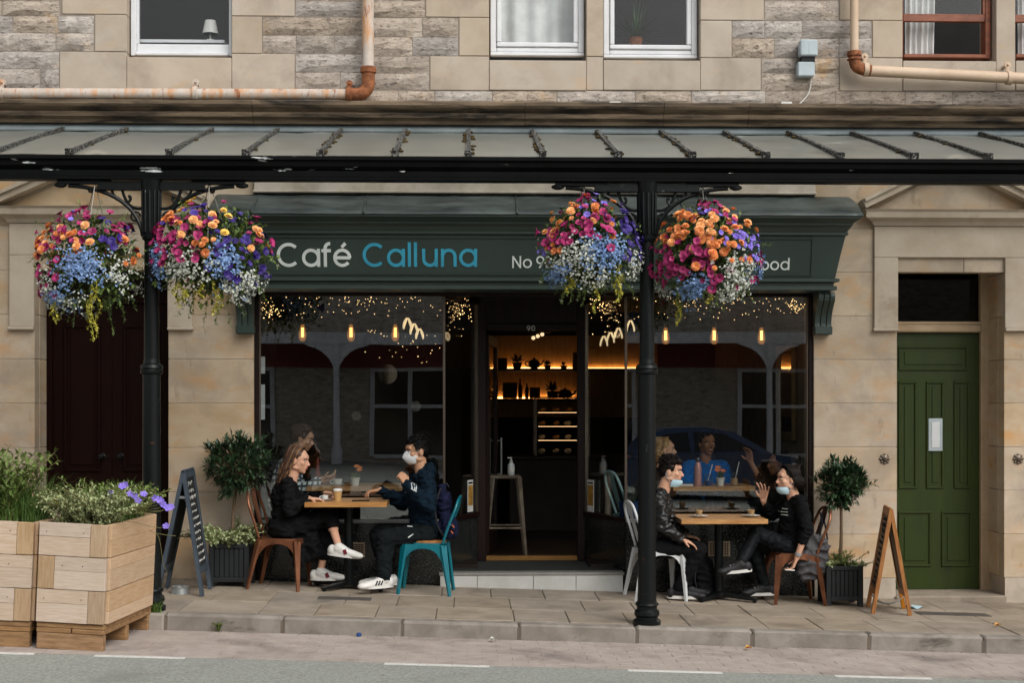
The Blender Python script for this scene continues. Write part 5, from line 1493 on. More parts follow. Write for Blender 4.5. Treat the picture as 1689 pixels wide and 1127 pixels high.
# ------------------------------------------------------------------ sandwich boards
mat('board_blue', rgb(66, 76, 86), 0.55, c2=rgb(54, 63, 72), bump=0.1)
mat('chalkboard', rgb(24, 26, 26), 0.8, c2=rgb(34, 36, 36), vs=6, bump=0.05)
mat('chalk', rgb(206, 204, 198, 0.9), 0.9, bump=0)
mat('board_panel', rgb(112, 80, 48), 0.6, c2=rgb(88, 62, 38), bump=0.1)
mat('webbing', rgb(190, 196, 198), 0.8, bump=0.1)
def aboard(apex, footA, footB, wid, yaw, label, frame, strap):
    """two hinged panels; apex and feet given as (x, z) in the board's own vertical plane"""
    base = V(apex.x, apex.y, min(footA.z, footB.z))
    t = thing('sandwich_board', label, 'sandwich board', base)
    Dw = V(sin(yaw), cos(yaw), 0)          # along the hinge
    Dx = V(cos(yaw), -sin(yaw), 0)
    def leafp(foot, s, text):
        dn = (foot - apex); L = dn.length; dn.normalize()
        nrm = Dw.cross(dn).normalized()
        if nrm.x * s < 0: nrm = -nrm
        for q in (-1, 1):
            MB().beam(apex + Dw * (q * (wid / 2 - 0.025)) + nrm * 0.0, foot + Dw * (q * (wid / 2 - 0.025)), 0.03, 0.05, up=Dw).build('stile', frame, t)
        for a_ in (0.035, 0.80):
            c0 = apex + dn * (L * a_)
            MB().beam(c0 - Dw * (wid / 2 - 0.0505), c0 + Dw * (wid / 2 - 0.0505), 0.05, 0.028, up=nrm).build('rail', frame, t)
        c0, c1 = apex + dn * (L * a_ - 0.026), apex + dn * (L * 0.035 + 0.026)
        pn = MB().beam(c1, c0, wid - 0.102, 0.012, up=nrm).build('panel', 'chalkboard' if frame != 'board_wood' else 'board_panel', t)
        if text:
            random.seed(text); ch = MB()
            for ln in range(13):
                zz = 0.10 + ln * 0.052
                xx = -wid / 2 + 0.08; hh = 0.034 if ln < 3 else 0.022
                end = random.uniform(0.05, wid / 2 - 0.08)
                while xx < end:
                    w_ = random.uniform(0.5, 0.9) * hh
                    pts = []
                    for i in range(4):
                        q = apex + dn * (zz * L / 0.92 + hh * (random.random() - 0.5)) + Dw * (xx + w_ * i / 3) + nrm * 0.0085
                        pts.append(q)
                    ch.tube(pts, 0.0024 if frame != 'board_wood' else 0.005, 4)
                    xx += w_ + (0.012 if random.random() > 0.25 else 0.03)
            ch.build('chalk_writing' if frame != 'board_wood' else 'painted_lettering', 'chalk' if frame != 'board_wood' else 'chalkboard', pn, kind='stuff')
    leafp(footA, -1, 0 if frame != 'board_wood' else 77); leafp(footB, 1, 71 if frame != 'board_wood' else 0)
    MB().tube([apex - Dw * wid / 2, apex + Dw * wid / 2], 0.012, 8).build('hinge', frame, t)
    if strap == 'bar':
        m0, m1 = apex.lerp(footA, 0.21) - Dw * (wid / 2 - 0.01), apex.lerp(footB, 0.21) - Dw * (wid / 2 - 0.01)
        MB().beam(m0, m1, 0.006, 0.02).build('stay', 'sill_metal', t)
    else:
        m0, m1 = apex.lerp(footA, 0.86) + Dw * 0.05, apex.lerp(footB, 0.86) + Dw * 0.05
        md = (m0 + m1) / 2 + V(0, 0, -0.09)
        pts = bez(m0, m0 + V(0.03, 0, -0.08), md + V(0.05, 0, -0.02), m1, 10)
        MB().add(sum([[p + V(0, -0.012, 0.012), p + V(0, 0.012, -0.008)] for p in pts], []), [(2 * i, 2 * i + 1, 2 * i + 3, 2 * i + 2) for i in range(10)]).build('strap', 'webbing', t)
    return t
yA = -0.86
ap = W(310, 775, yA); fA = W(268, 946, yA); fB = W(340, 957, yA)
fA.z = gz(fA.x) + 0.004; fB.z = gz(fB.x) + 0.004
yw = radians(-2)
for p in (fA, fB): p.y = ap.y + (p.x - ap.x) * -sin(yw) * 1.0
aboard(ap, fA, fB, 0.50, yw, 'blue grey chalkboard sandwich board with chalk writing beside the maroon door', 'board_blue', 'bar')
yA = -0.80
ap = W(1465, 838, yA); fA = W(1437, 998, yA); fB = W(1494, 1000, yA)
fA.z = gz(fA.x) + 0.004; fB.z = gz(fB.x) + 0.004
yw = radians(10)
for p in (fA, fB): p.y = ap.y + (p.x - ap.x) * -sin(yw)
aboard(ap, fA, fB, 0.46, yw, 'natural wood sandwich board with a white strap before the green door', 'board_wood', 'strap')
# dog bowl, dropped mask, leaves
c = W(297, 958, -0.95); c.z = gz(c.x)
o = MB().lathe([(0.075, 0), (0.068, 0.06), (0.076, 0.062), (0.076, 0.057), (0.06, 0.03), (0.05, 0.012), (0, 0.012)], c, 20).build('dog_bowl', 'sill_metal', None, smooth=40)
tag(o, 'small round metal dog bowl on the pavement by the chalkboard', 'bowl')
mat('mask_blue', rgb(168, 200, 212), 0.8, c2=rgb(186, 212, 220), bump=0.2, bs=50)
c = W(1508, 993, -0.62); c.z = gz(c.x) + 0.008
vs = [c + V(-0.07 + 0.14 * i / 6, -0.035 + 0.07 * j / 4, 0.014 * sin(i * 1.3 + j) + 0.012 + (-SLOPE) * (-0.07 + 0.14 * i / 6)) for j in range(5) for i in range(7)]
o = MB().add(vs + [p - V(0, 0, 0.003) for p in vs], [(j * 7 + i, j * 7 + i + 1, j * 7 + i + 8, j * 7 + i + 7) for j in range(4) for i in range(6)]).build('face_mask', 'mask_blue', None, smooth=180)
tag(o, 'crumpled pale blue face mask dropped beside the wooden sandwich board', 'face mask')
mat('dead_leaf', rgb(204, 146, 70), 0.8, bump=0.1)
for (u, v, Y, lab) in ((1640, 1034, -1.55, 'curled yellow leaf lying on the pavement near the green door'), (1228, 1067, -2.25, 'brown leaf in the gutter below the kerb'), (806, 1054, -2.2, 'pale scrap of litter in the gutter right of the step')):
    c = W(u, v, Y); c.z = gz(c.x) + (0.012 if Y > KERB_Y else ROAD + 0.016)
    m = MB(); leaf(m, c, V(1, 0.4, 0.05), 0.07, 0.05, fold=0.8); leaf(m, c + V(0.01, 0.01, 0.004), V(0.6, -0.6, 0.1), 0.05, 0.03, fold=0.8)
    o = m.build('fallen_leaf', 'dead_leaf' if u != 806 else 'petal_white', None); tag(o, lab, 'leaf' if u != 806 else 'litter')
c = W(592, 1046, -2.1)
o = MB().lathe([(0.0, 0), (0.018, 0.0), (0.02, 0.004), (0.018, 0.022), (0.012, 0.026), (0, 0.026)], V(c.x, -2.1, gz(c.x) + ROAD + 0.004), 12).build('litter_scrap', mat('cap_blue', rgb(40, 70, 130), 0.5), None, smooth=40)
tag(o, 'small blue bottle top in the gutter below the left table', 'bottle top')

# ------------------------------------------------------------------ metal café chairs
mat('copper_paint', rgb(140, 92, 66), 0.32, metal=0.55, c2=rgb(112, 70, 48), vs=8, bump=0.05)
mat('teal_paint', rgb(6, 112, 124), 0.3, c2=rgb(5, 98, 112), vs=6, bump=0.03, coat=0.3, over=((rgb(150, 120, 90), 30, 0.76, 0.8, None),))
mat('white_paint', rgb(210, 212, 212, 0.95), 0.38, c2=rgb(196, 198, 198, 0.9), vs=6, bump=0.03)
mat('pale_teal', rgb(170, 206, 208), 0.4, bump=0.03)
def chair(loc, rot, matn, label, wood_seat=False):
    """faces local +X"""
    t = thing('cafe_chair', label, 'chair', loc, rot, group='metal café chairs')
    t.rotation_euler = (0, TILT * cos(rot) if True else 0, rot)
    SH, a, f = 0.44, 0.165, 0.205
    m = MB()
    n = 9
    vs = []
    for j in range(n):
        for i in range(n):
            x, y = -1 + 2 * i / (n - 1), -1 + 2 * j / (n - 1)
            k = max(abs(x), abs(y)); L = hypot(x, y)
            sc = 1.0 if L < 1e-6 else k / L * (1 - 0.30) + 0.30
            px, py = x * sc, y * sc
            vs.append(V(px * 0.185 + 0.005, py * 0.18, SH - 0.012 * (1 - k ** 3) * 1.0))
    nn = len(vs)
    fs = [(j * n + i, j * n + i + 1, j * n + i + n + 1, j * n + i + n) for j in range(n - 1) for i in range(n - 1)]
    rim = [i for i in range(n)] + [(j + 1) * n - 1 for j in range(1, n)] + [(n - 1) * n + i for i in range(n - 2, -1, -1)] + [j * n for j in range(n - 2, 0, -1)]
    low = [V(vs[i].x * 1.02, vs[i].y * 1.02, SH - 0.045) for i in rim]
    fs += [(rim[q], nn + q, nn + (q + 1) % len(rim), rim[(q + 1) % len(rim)]) for q in range(len(rim))]
    m.add(vs + low, fs)
    m.build('seat', matn, t, smooth=40, world=False)
    if wood_seat:
        MB().lathe([(0.0, SH + 0.02), (0.17, SH + 0.02), (0.18, SH + 0.012), (0.18, SH - 0.002), (0, SH - 0.002)], n=20).build('seat_pad', 'board_wood', t, smooth=40, world=False)
    for sx_ in (-1, 1):
        for sy_ in (-1, 1):
            p0 = V(sx_ * a + 0.005, sy_ * a, SH - 0.02); p1 = V(sx_ * f + (-.03 if sx_ < 0 else 0), sy_ * f, 0)
            out = V(sx_, sy_, 0).normalized()
            MB().beam(p0, p1, 0.062, 0.028, up=out, w1=0.026, h1=0.018).build('leg', matn, t, world=False)
    def arch(A_, B_, nrm):
        pts = []
        N = 12
        top, bot = [], []
        for i in range(N + 1):
            q = i / N
            s_ = abs(2 * q - 1)
            p = A_.lerp(B_, q)
            top.append(V(p.x, p.y, SH - 0.012)); bot.append(V(p.x, p.y, SH - 0.05 - 0.15 * s_ ** 3.2))
        vs = top + bot; k = N + 1
        fs = [(i, i + 1, k + i + 1, k + i) for i in range(N)]
        vs2 = [p - nrm * 0.004 for p in vs]
        m = MB().add(vs + vs2, fs + [tuple(2 * k + i for i in f)[::-1] for f in fs] + [(k + i, k + i + 1, 3 * k + i + 1, 3 * k + i) for i in range(N)])
        m.build('apron', matn, t, world=False)
    q = a + 0.013
    arch(V(-q + 0.005, -q, 0), V(q + 0.005, -q, 0), V(0, -1, 0)); arch(V(-q + 0.005, q, 0), V(q + 0.005, q, 0), V(0, 1, 0))
    arch(V(q + 0.008, -q, 0), V(q + 0.008, q, 0), V(1, 0, 0)); arch(V(-q + 0.002, -q, 0), V(-q + 0.002, q, 0), V(-1, 0, 0))
    hoop = [V(-0.155, -0.165, SH - 0.01), V(-0.20, -0.185, SH + 0.14), V(-0.25, -0.185, SH + 0.28), V(-0.275, -0.13, SH + 0.37), V(-0.285, 0, SH + 0.395), V(-0.275, 0.13, SH + 0.37), V(-0.25, 0.185, SH + 0.28), V(-0.20, 0.185, SH + 0.14), V(-0.155, 0.165, SH - 0.01)]
    MB().tube(spline(hoop, 6), 0.0125, 8).build('back_hoop', matn, t, smooth=180, world=False)
    vs = []
    for (x, z, w_) in ((-0.165, SH - 0.01, 0.05), (-0.215, SH + 0.14, 0.055), (-0.26, SH + 0.28, 0.06), (-0.284, SH + 0.39, 0.065)):
        for s in (-1, 0, 1): vs.append(V(x + 0.012 * (abs(s)), s * w_, z))
    nv_ = len(vs); fs = [(r * 3 + c_, r * 3 + c_ + 1, r * 3 + c_ + 4, r * 3 + c_ + 3) for r in range(3) for c_ in range(2)]
    MB().add(vs + [p + V(-0.004, 0, 0) for p in vs], fs + [tuple(i + nv_ for i in f)[::-1] for f in fs]).build('back_splat', matn, t, smooth=60, world=False)
    return t
def at_ground(u, Y):
    x = X(u, Y); return V(x, Y, gz(x))
CH1 = chair(at_ground(463, -0.42), radians(-8), 'copper_paint', 'copper coloured metal chair under the woman in the long black coat')
CH2 = chair(at_ground(700, -0.44), radians(176), 'teal_paint', 'teal metal chair with a wooden seat under the masked man', True)
CH3 = chair(at_ground(1083, -0.40), radians(8), 'white_paint', 'white metal chair behind the right iron post')
CH4 = chair(at_ground(1306, -0.40), radians(184), 'copper_paint', 'copper coloured metal chair under the woman holding a cigarette')
ci_ = V(X(1052, 0.62), 0.62, FLZ); CH5 = chair(ci_, radians(15), 'pale_teal', 'pale teal metal chair inside the right window behind the post'); CH5.rotation_euler = (0, 0, radians(15))
# ------------------------------------------------------------------ tables
def table(u0, u1, Y0, Y1, ztop, zfloor, label, tilt_=True):
    x0, x1 = X(u0, Y0), X(u1, Y0)
    c = V((x0 + x1) / 2, (Y0 + Y1) / 2, zfloor)
    t = thing('cafe_table', label, 'table', c, group='wooden topped café tables')
    n = 5
    for k in range(n):
        ya_, yb_ = Y0 + (Y1 - Y0) * k / n, Y0 + (Y1 - Y0) * (k + 1) / n
        MB().box(x0, x1, ya_ + 0.0004, yb_ - 0.0004, ztop - 0.04, ztop, c=0.002).build('table_board', 'table_wood', t)
    MB().lathe([(0.12, ztop - zfloor - 0.06), (0.12, ztop - zfloor - 0.042)], c, 16).build('top_plate', 'iron_black', t)
    MB().lathe([(0.038, 0.05), (0.038, ztop - zfloor - 0.059)], c, 16).lathe([(0.06, 0.04), (0.06, 0.065), (0.04, 0.075)], c, 16).build('column', 'iron_black', t, smooth=40)
    for k in range(4):
        a_ = pi / 4 + k * pi / 2 + 0.2
        d = V(cos(a_), sin(a_) * 0.8, 0)
        e = c + d * 0.36; e.z = gz(e.x) if tilt_ else zfloor
        MB().beam(c + V(0, 0, 0.055), e + V(0, 0, 0.026), 0.07, 0.04, w1=0.05, h1=0.02).lathe([(0.018, 0), (0.018, 0.02)], e + V(0, 0, 0.002) - d * 0.02, 8).build('foot', 'iron_black', t)
    return ztop
TZ1 = Z(829, -0.66, 570); TZ2 = Z(857, -0.66, 1195)
table(502, 638, -0.66, -0.06, TZ1, gz(X(570, -.36)), 'square wooden café table between the woman in black and the masked man')
table(1124, 1267, -0.66, -0.06, TZ2, gz(X(1195, -.36)), 'square wooden café table between the man behind the post and the seated woman')
TZ3 = Z(803, 0.22, 580); TZ4 = Z(803, 0.22, 1180)
table(505, 690, 0.24, 0.80, TZ3, FLZ, 'wooden table inside the left café window', False)
table(1110, 1246, 0.24, 0.80, TZ4, FLZ, 'wooden table inside the right café window', False)
# ------------------------------------------------------------------ things on the tables
mat('china', rgb(226, 226, 222, 0.95), 0.25, bump=0)
mat('coffee', rgb(196, 152, 104), 0.5, bump=0)
mat('kraft', rgb(206, 164, 104, 0.9), 0.7, bump=0.05)
mat('phone', rgb(18, 18, 20), 0.15, bump=0, spec=0.6)
gcl = glass('drink_glass', (0.92, 0.94, 0.93), 1.45)
def cup(u, v, Y, zt, label, r=0.038, h=0.06, saucer=True):
    x = X(u, Y); t = thing('coffee_cup', label, 'cup', (x, Y, zt))
    if saucer: MB().lathe([(0.03, 0), (0.07, 0.010), (0.072, 0.013), (0.03, 0.006), (0, 0.006)], (x, Y, zt + 0.0005), 20).build('saucer', 'china', t, smooth=40)
    MB().lathe([(r * .6, 0.007), (r * .9, h * .4), (r, h), (r - .004, h), (r * .8, h * .4), (0, 0.012)], (x, Y, zt), 18).build('bowl', 'china', t, smooth=50)
    MB().lathe([(0, h * .82), (r * .93, h * .82)], (x, Y, zt), 16).build('coffee', 'coffee', t)
    MB().tube(bez((x - r * .9, Y, zt + h * .8), (x - r * 1.8, Y, zt + h * .9), (x - r * 1.7, Y, zt + h * .2), (x - r * .85, Y, zt + h * .35), 8), 0.0045, 6).build('handle', 'china', t, smooth=180)
def latte(u, Y, zt, label):
    x = X(u, Y); t = thing('latte_glass', label, 'glass', (x, Y, zt))
    MB().lathe([(0.035, 0), (0.078, 0.012), (0.08, 0.015), (0.035, 0.006), (0, 0.006)], (x, Y, zt + 0.0005), 20).build('saucer', 'china', t, smooth=40)
    MB().lathe([(0.026, 0.008), (0.038, 0.085), (0.0365, 0.085), (0.025, 0.012), (0, 0.012)], (x, Y, zt), 18).build('tumbler', gcl, t, smooth=50)
    MB().lathe([(0.0, 0.0125), (0.0245, 0.0125), (0.033, 0.062), (0, 0.062)], (x, Y, zt), 18).build('coffee', 'coffee', t, smooth=50)
    MB().tube([V(x - 0.075, Y - 0.03, zt + 0.02), V(x + 0.01, Y - 0.045, zt + 0.018)], 0.003, 6).ell((x - 0.085, Y - 0.027, zt + 0.02), (0.014, 0.009, 0.004), nu=8, nv=5).build('teaspoon', 'sill_metal', t, smooth=180)
x = X(557, -0.42)
t = thing('takeaway_cup', 'brown paper takeaway cup with a white lid on the left table', 'cup', (x, -0.42, TZ1))
MB().lathe([(0.028, 0), (0.038, 0.085), (0, 0.085)], (x, -0.42, TZ1), 20).build('paper_cup', 'kraft', t, smooth=40)
MB().lathe([(0.0415, 0.082), (0.0415, 0.09), (0.037, 0.094), (0.035, 0.104), (0, 0.104)], (x, -0.42, TZ1), 20).build('lid', 'white_plastic', t, smooth=40)
cup(536, 0, -0.40, TZ1, 'white coffee cup by the woman\'s hand on the left table', 0.03, 0.045)
x = X(595, -0.50); pz = TZ1
o = MB().box(x - 0.075, x + 0.075, -0.54, -0.46, pz + 0.0005, pz + 0.009, c=0.003).build('smartphone', 'phone', None); tag(o, 'black phone lying on the left outdoor table', 'phone')
latte(1153, -0.42, TZ2, 'milky coffee in a glass on a saucer before the man behind the post')
latte(1239, -0.40, TZ2, 'milky coffee in a glass on a saucer before the woman on the right')
cup(557, 0, 0.42, TZ3, 'white cup on the table inside the left window', 0.045, 0.06)
def potflower(u, Y, zt, label, hgt=0.16):
    random.seed(int(u))
    x = X(u, Y); t = thing('flower_pot', label, 'plant', (x, Y, zt))
    MB().lathe([(0.03, 0), (0.04, 0.065), (0.046, 0.068), (0.046, 0.075), (0.036, 0.07), (0, 0.06)], (x, Y, zt), 16).build('pot', 'china', t, smooth=40)
    m, s_ = MB(), MB()
    for k in range(30): leaf(m, V(x, Y, zt + 0.07) + rvec() * 0.02, rvec() * 0.8 + V(0, 0, 1), 0.06, 0.02)
    m.build('leaves', 'leaf_green', t, kind='stuff')
    for k in range(4):
        p = V(x + random.uniform(-.04, .04), Y + random.uniform(-.03, .02), zt + hgt + random.uniform(-.03, .02))
        s_.tube([V(x, Y, zt + 0.07), p], 0.002, 4)
        f = MB()
        for q in range(2): petal_flower(f, p + V(0, 0, q * .004), V(0, -0.6, 1), 0.028 - q * .009, 8, 0.3)
        f.build('flower', 'petal_orange', t)
    s_.build('stems', 'leaf_green', t, kind='stuff')
potflower(586, 0.40, TZ3, 'white pot of small orange flowers inside the left window')
potflower(1188, 0.40, TZ4, 'white pot of orange flowers inside the right window')
x = X(1151, 0.36)
t = thing('water_bottle', 'pink metal water bottle on the table inside the right window', 'bottle', (x, 0.36, TZ4))
MB().lathe([(0.034, 0), (0.035, 0.01), (0.035, 0.17), (0.022, 0.21), (0.02, 0.22)], (x, 0.36, TZ4), 18).build('flask', mat('flask_pink', rgb(190, 140, 132), 0.35, metal=0.3, bump=0), t, smooth=40)
MB().lathe([(0.023, 0.22), (0.023, 0.255), (0.018, 0.262), (0, 0.262)], (x, 0.36, TZ4), 16).build('cap', 'phone', t, smooth=40)
x = X(1168, 0.34)
t = thing('iced_drink', 'short glass with a blue base and a straw inside the right window', 'glass', (x, 0.34, TZ4))
MB().lathe([(0.03, 0), (0.044, 0.04), (0.04, 0.11), (0.038, 0.11), (0.04, 0.04), (0, 0.005)], (x, 0.34, TZ4), 16).build('tumbler', gcl, t, smooth=40)
MB().lathe([(0, 0.006), (0.028, 0.006), (0.0385, 0.04), (0.037, 0.05), (0, 0.05)], (x, 0.34, TZ4), 16).build('drink', 'cap_blue', t, smooth=40)
MB().tube([V(x - 0.01, 0.34, TZ4 + 0.02), V(x + 0.04, 0.34, TZ4 + 0.2)], 0.004, 6).build('straw', 'white_plastic', t)
x = X(1211, 0.36)
t = thing('iced_drink', 'jar of iced coffee with a straw inside the right window', 'glass', (x, 0.36, TZ4))
MB().lathe([(0.036, 0), (0.038, 0.12), (0.036, 0.12), (0.034, 0.006), (0, 0.006)], (x, 0.36, TZ4), 16).build('jar', gcl, t, smooth=40)
MB().lathe([(0, 0.007), (0.0335, 0.007), (0.0345, 0.07), (0, 0.07)], (x, 0.36, TZ4), 16).build('drink', 'coffee', t, smooth=40)
MB().tube([V(x, 0.36, TZ4 + 0.02), V(x + 0.045, 0.36, TZ4 + 0.22)], 0.004, 6).build('straw', 'white_plastic', t)
o = MB().box(X(1116, .36), X(1142, .36), 0.3, 0.42, TZ4 + 0.0005, TZ4 + 0.016, c=0.003).build('folded_menu', 'china', None); tag(o, 'folded white papers on the table inside the right window', 'papers')
x = X(524, 0.62)
o = MB().lathe([(0.05, 0), (0.052, 0.01), (0.03, 0.05), (0.014, 0.20), (0.014, 0.24), (0, 0.24)], (x, 0.62, TZ3), 14).build('red_bottle', 'far_red', None, smooth=40); tag(o, 'red tapered bottle on the table behind the person with the phone', 'bottle')
# blue pot plant inside by the post
x = X(1043, 0.30); t = thing('blue_planter', 'leafy plant in a blue pot inside the window behind the post', 'plant', (x, 0.30, FLZ))
MB().lathe([(0.09, 0), (0.12, 0.56), (0.125, 0.57), (0.11, 0.57), (0.1, 0.5), (0, 0.5)], (x, 0.33, FLZ), 20).build('pot', 'cap_blue', t, smooth=40)
m = MB(); random.seed(8)
for k in range(40): leaf(m, V(x, 0.33, FLZ + 0.5), rvec() * 0.6 + V(0, 0, 1.2), random.uniform(.15, .32), .03, droop=.2)
m.build('leaves', 'leaf_dark', t, kind='stuff')
# bar stool with hand sanitiser in the doorway
ys_ = 1.25
x = X(833, ys_)
t = thing('bar_stool', 'worn metal bar stool standing just inside the doorway', 'stool', (x, ys_, FLZ))
mat('stool_metal', rgb(150, 138, 122), 0.42, metal=0.5, c2=rgb(112, 100, 88), bump=0.1)
MB().box(-0.155, 0.155, -0.155, 0.155, 0.735, 0.765, c=0.02).build('seat', 'stool_metal', t, smooth=30, world=False)
for (a, b) in ((-1, -1), (1, -1), (-1, 1), (1, 1)):
    MB().beam(V(a * .13, b * .13, .745), V(a * .195, b * .195, 0), 0.055, 0.028, up=V(a, b, 0), w1=0.028, h1=0.02).build('leg', 'stool_metal', t, world=False)
for k in range(4):
    a_ = k * pi / 2 + pi / 4; r_ = 0.172 * sqrt(2)
    MB().tube([V(r_ * cos(a_), r_ * sin(a_), 0.26), V(r_ * cos(a_ + pi / 2), r_ * sin(a_ + pi / 2), 0.26)], 0.010, 6).build('footrest', 'stool_metal', t, world=False)
p = V(X(843, ys_), ys_, FLZ + 0.766)
t = thing('sanitiser_bottle', 'clear pump bottle of hand sanitiser standing on the stool', 'bottle', p)
MB().lathe([(0.033, 0), (0.034, 0.006), (0.034, 0.10), (0.014, 0.125), (0.014, 0.13)], p, 16).build('bottle_body', mat('soft_plastic', rgb(186, 192, 190), 0.3, bump=0), t, smooth=40)
MB().lathe([(0.0345, 0.03), (0.0345, 0.075)], p, 16).build('label', 'white_plastic', t)
MB().lathe([(0.016, 0.131), (0.016, 0.145), (0.005, 0.147), (0.005, 0.17)], p, 12).beam(p + V(0.01, 0, .172), p + V(-.035, 0, .168), .014, .01).build('pump', 'white_plastic', t, smooth=40)
# cards standing in the splayed windows
def card(uc, vc, w, h, y, rz, label, c):
    p = W(uc, vc, y)
    M_ = Matrix.Translation(p) @ Matrix.Rotation(rz, 4, 'Z')
    t = MB().box(-w / 2, w / 2, 0, 0.004, -h / 2, h / 2, M=M_).build('window_card', 'china', None)
    tag(t, label, 'sign')
    MB().box(-w / 2 + 0.008, w / 2 - 0.008, -0.0015, -0.0005, -h / 2 + 0.06, h / 2 - 0.05, M=M_).build('printed_picture', c, t)
    MB().box(-w / 2 + 0.012, w / 2 - 0.012, -0.0015, -0.0005, h / 2 - 0.035, h / 2 - 0.02, M=M_).build('printed_line', 'phone', t)
mat('print_amber', rgb(186, 140, 52), 0.6, c2=rgb(120, 84, 34), vs=18, bump=0)
card(776, 818, 0.12, 0.30, 0.66, radians(66), 'small amber printed card in the splayed window left of the door', 'print_amber')
card(974, 818, 0.12, 0.30, 0.66, radians(-66), 'small amber printed card in the splayed window right of the door', 'print_amber')
for (v0, v1, lab) in ((588, 616, 'upper'), (634, 692, 'lower')):
    a, b = W(427, v1, 0.10), W(437, v0, 0.10)
    o = MB().box(a.x, b.x, 0.10, 0.106, a.z, b.z).build('window_notice', 'upvc', None); tag(o, '%s of two narrow white notices at the left edge of the café window' % lab, 'notice', 'notices at the window edge')
# ------------------------------------------------------------------ lamps of the café
emit('filament', (1.0, 0.55, 0.2), 5.0)
emit('tube_glow', (1.0, 0.74, 0.42), 1.0)
emit('fairy', (1.0, 0.62, 0.26), 4.0)
amber = glass('bulb_glass', (0.98, 0.86, 0.66), 1.4)
_t = amber.node_tree; _o = _t.nodes['Material Output']; _s = _o.inputs['Surface'].links[0].from_socket
_e = _t.nodes.new('ShaderNodeEmission'); _e.inputs['Color'].default_value = (1.0, 0.42, 0.12, 1); _e.inputs['Strength'].default_value = 0.16
_a = _t.nodes.new('ShaderNodeAddShader'); _t.links.new(_s, _a.inputs[0]); _t.links.new(_e.outputs[0], _a.inputs[1]); _t.links.new(_a.outputs[0], _o.inputs['Surface'])
mat('bulb_cap', rgb(70, 64, 58), 0.4, metal=0.6, bump=0)
def pendant(u, v, Y, label):
    c = W(u, v, Y)
    t = thing('pendant_bulb', label, 'lamp', (c.x, Y, c.z), group='bare filament bulbs inside the café windows')
    MB().tube([c + V(0, 0, 0.12), V(c.x, Y, ZC)], 0.004, 6).build('cord', 'phone', t)
    MB().lathe([(0.016, 0.075), (0.018, 0.085), (0.018, 0.125), (0.008, 0.135)], c, 12).build('socket', 'bulb_cap', t, smooth=40)
    MB().lathe([(0.0, -0.085), (0.02, -0.08), (0.034, -0.052), (0.037, -0.025), (0.026, 0.035), (0.014, 0.074)], c, 14).build('bulb', amber, t, smooth=60)
    f = MB()
    for k in range(4):
        a_ = k * pi / 2
        f.tube([c + V(0.011 * cos(a_), 0.011 * sin(a_), -0.045), c + V(0.009 * cos(a_), 0.009 * sin(a_), 0.045)], 0.0026, 5)
    f.build('filament', 'filament', t)
sides = ['left', 'middle', 'right']
for i, u in enumerate((499, 579, 652)): pendant(u, 548, 0.55, '%s filament bulb of the three hanging in the left café window' % sides[i])
for i, u in enumerate((1098, 1178, 1256)): pendant(u, 553, 0.55, '%s filament bulb of the three hanging in the right café window' % sides[i])
def plumen(u, v, Y, label):
    c = W(u, v, Y)
    t = thing('looped_tube_lamp', label, 'lamp', (c.x, Y, c.z), group='looped tube lamps over the counter')
    MB().tube([c + V(0, 0, 0.09), V(c.x, Y, ZC)], 0.004, 6).lathe([(0.018, 0.07), (0.018, 0.10)], c, 10).build('cord', 'phone', t)
    for s in (-1, 1):
        pts = [V(c.x + s * (0.008 + 0.042 * sin(pi * q) * (0.4 + 0.6 * (1 - q))), Y + 0.03 * sin(2 * pi * q) * s, c.z + 0.05 - 0.10 * (1 - abs(2 * q - 1))) for q in [i / 14 for i in range(15)]]
        MB().tube(pts, 0.009, 8).build('glowing_tube', 'tube_glow', t, smooth=180)
ordn = ['highest', 'second', 'third', 'lowest']
for i, (u, v) in enumerate(((672, 533), (683, 542), (692, 550), (700, 557))): plumen(u, v, 1.5 + 0.45 * i, '%s lamp of the sloping row of looped tubes in the left window' % ordn[i])
for i, (u, v) in enumerate(((1040, 537), (1020, 549), (1007, 556), (996, 562))): plumen(u, v, 1.5 + 0.45 * i, '%s lamp of the sloping row of looped tubes near the right post' % ordn[i])
c = W(890, 556, 3.2); t = thing('ceiling_spotlights', 'row of small lit ceiling spots seen through the doorway', 'lamp', (c.x, 3.2, c.z))
MB().box(c.x - 0.12, c.x + 0.12, 3.17, 3.23, c.z + 0.05, c.z + 0.08).tube([V(c.x, 3.2, c.z + 0.07), V(c.x, 3.2, ZC)], 0.008, 6).build('bar', 'phone', t)
for dx in (-0.07, -0.02, 0.03): MB().ell((c.x + dx, 3.2, c.z + 0.02 + dx * 0.4), 0.022, nu=10, nv=7).build('spot', 'tube_glow', t, smooth=180)
def fairy(u0, u1, v0, v1, n, Y, label, seed, clusters=()):
    random.seed(seed)
    c = W((u0 + u1) / 2, v0, Y)
    t = thing('fairy_lights', label, 'fairy lights', (c.x, Y, c.z), group='strings of fairy lights in the café windows')
    m, w_ = MB(), MB(); pts = []
    for k in range(n):
        u = u0 + (u1 - u0) * (k + random.random()) / n
        v = v0 + (v1 - v0) * (random.random() ** 1.5)
        if random.random() < 0.45 and clusters:
            cu, cv, cr, ch = random.choice(clusters); u = cu + random.gauss(0, cr * .5); v = cv + random.gauss(0, ch * .5)
        u = min(max(u, u0), u1); v = max(v, v0)
        p = W(u, v, Y + random.uniform(-0.02, 0.05)); m.ell(p, random.uniform(0.0022, 0.0042), nu=6, nv=4)
    q = [W(u0 + (u1 - u0) * i / 60, v0 + (v1 - v0) * (0.25 + 0.2 * sin(i * 1.1)), Y) for i in range(61)]
    w_.tube(q, 0.0015, 4).build('wire', 'phone', t)
    m.build('light_bulbs', 'fairy', t, kind='stuff')
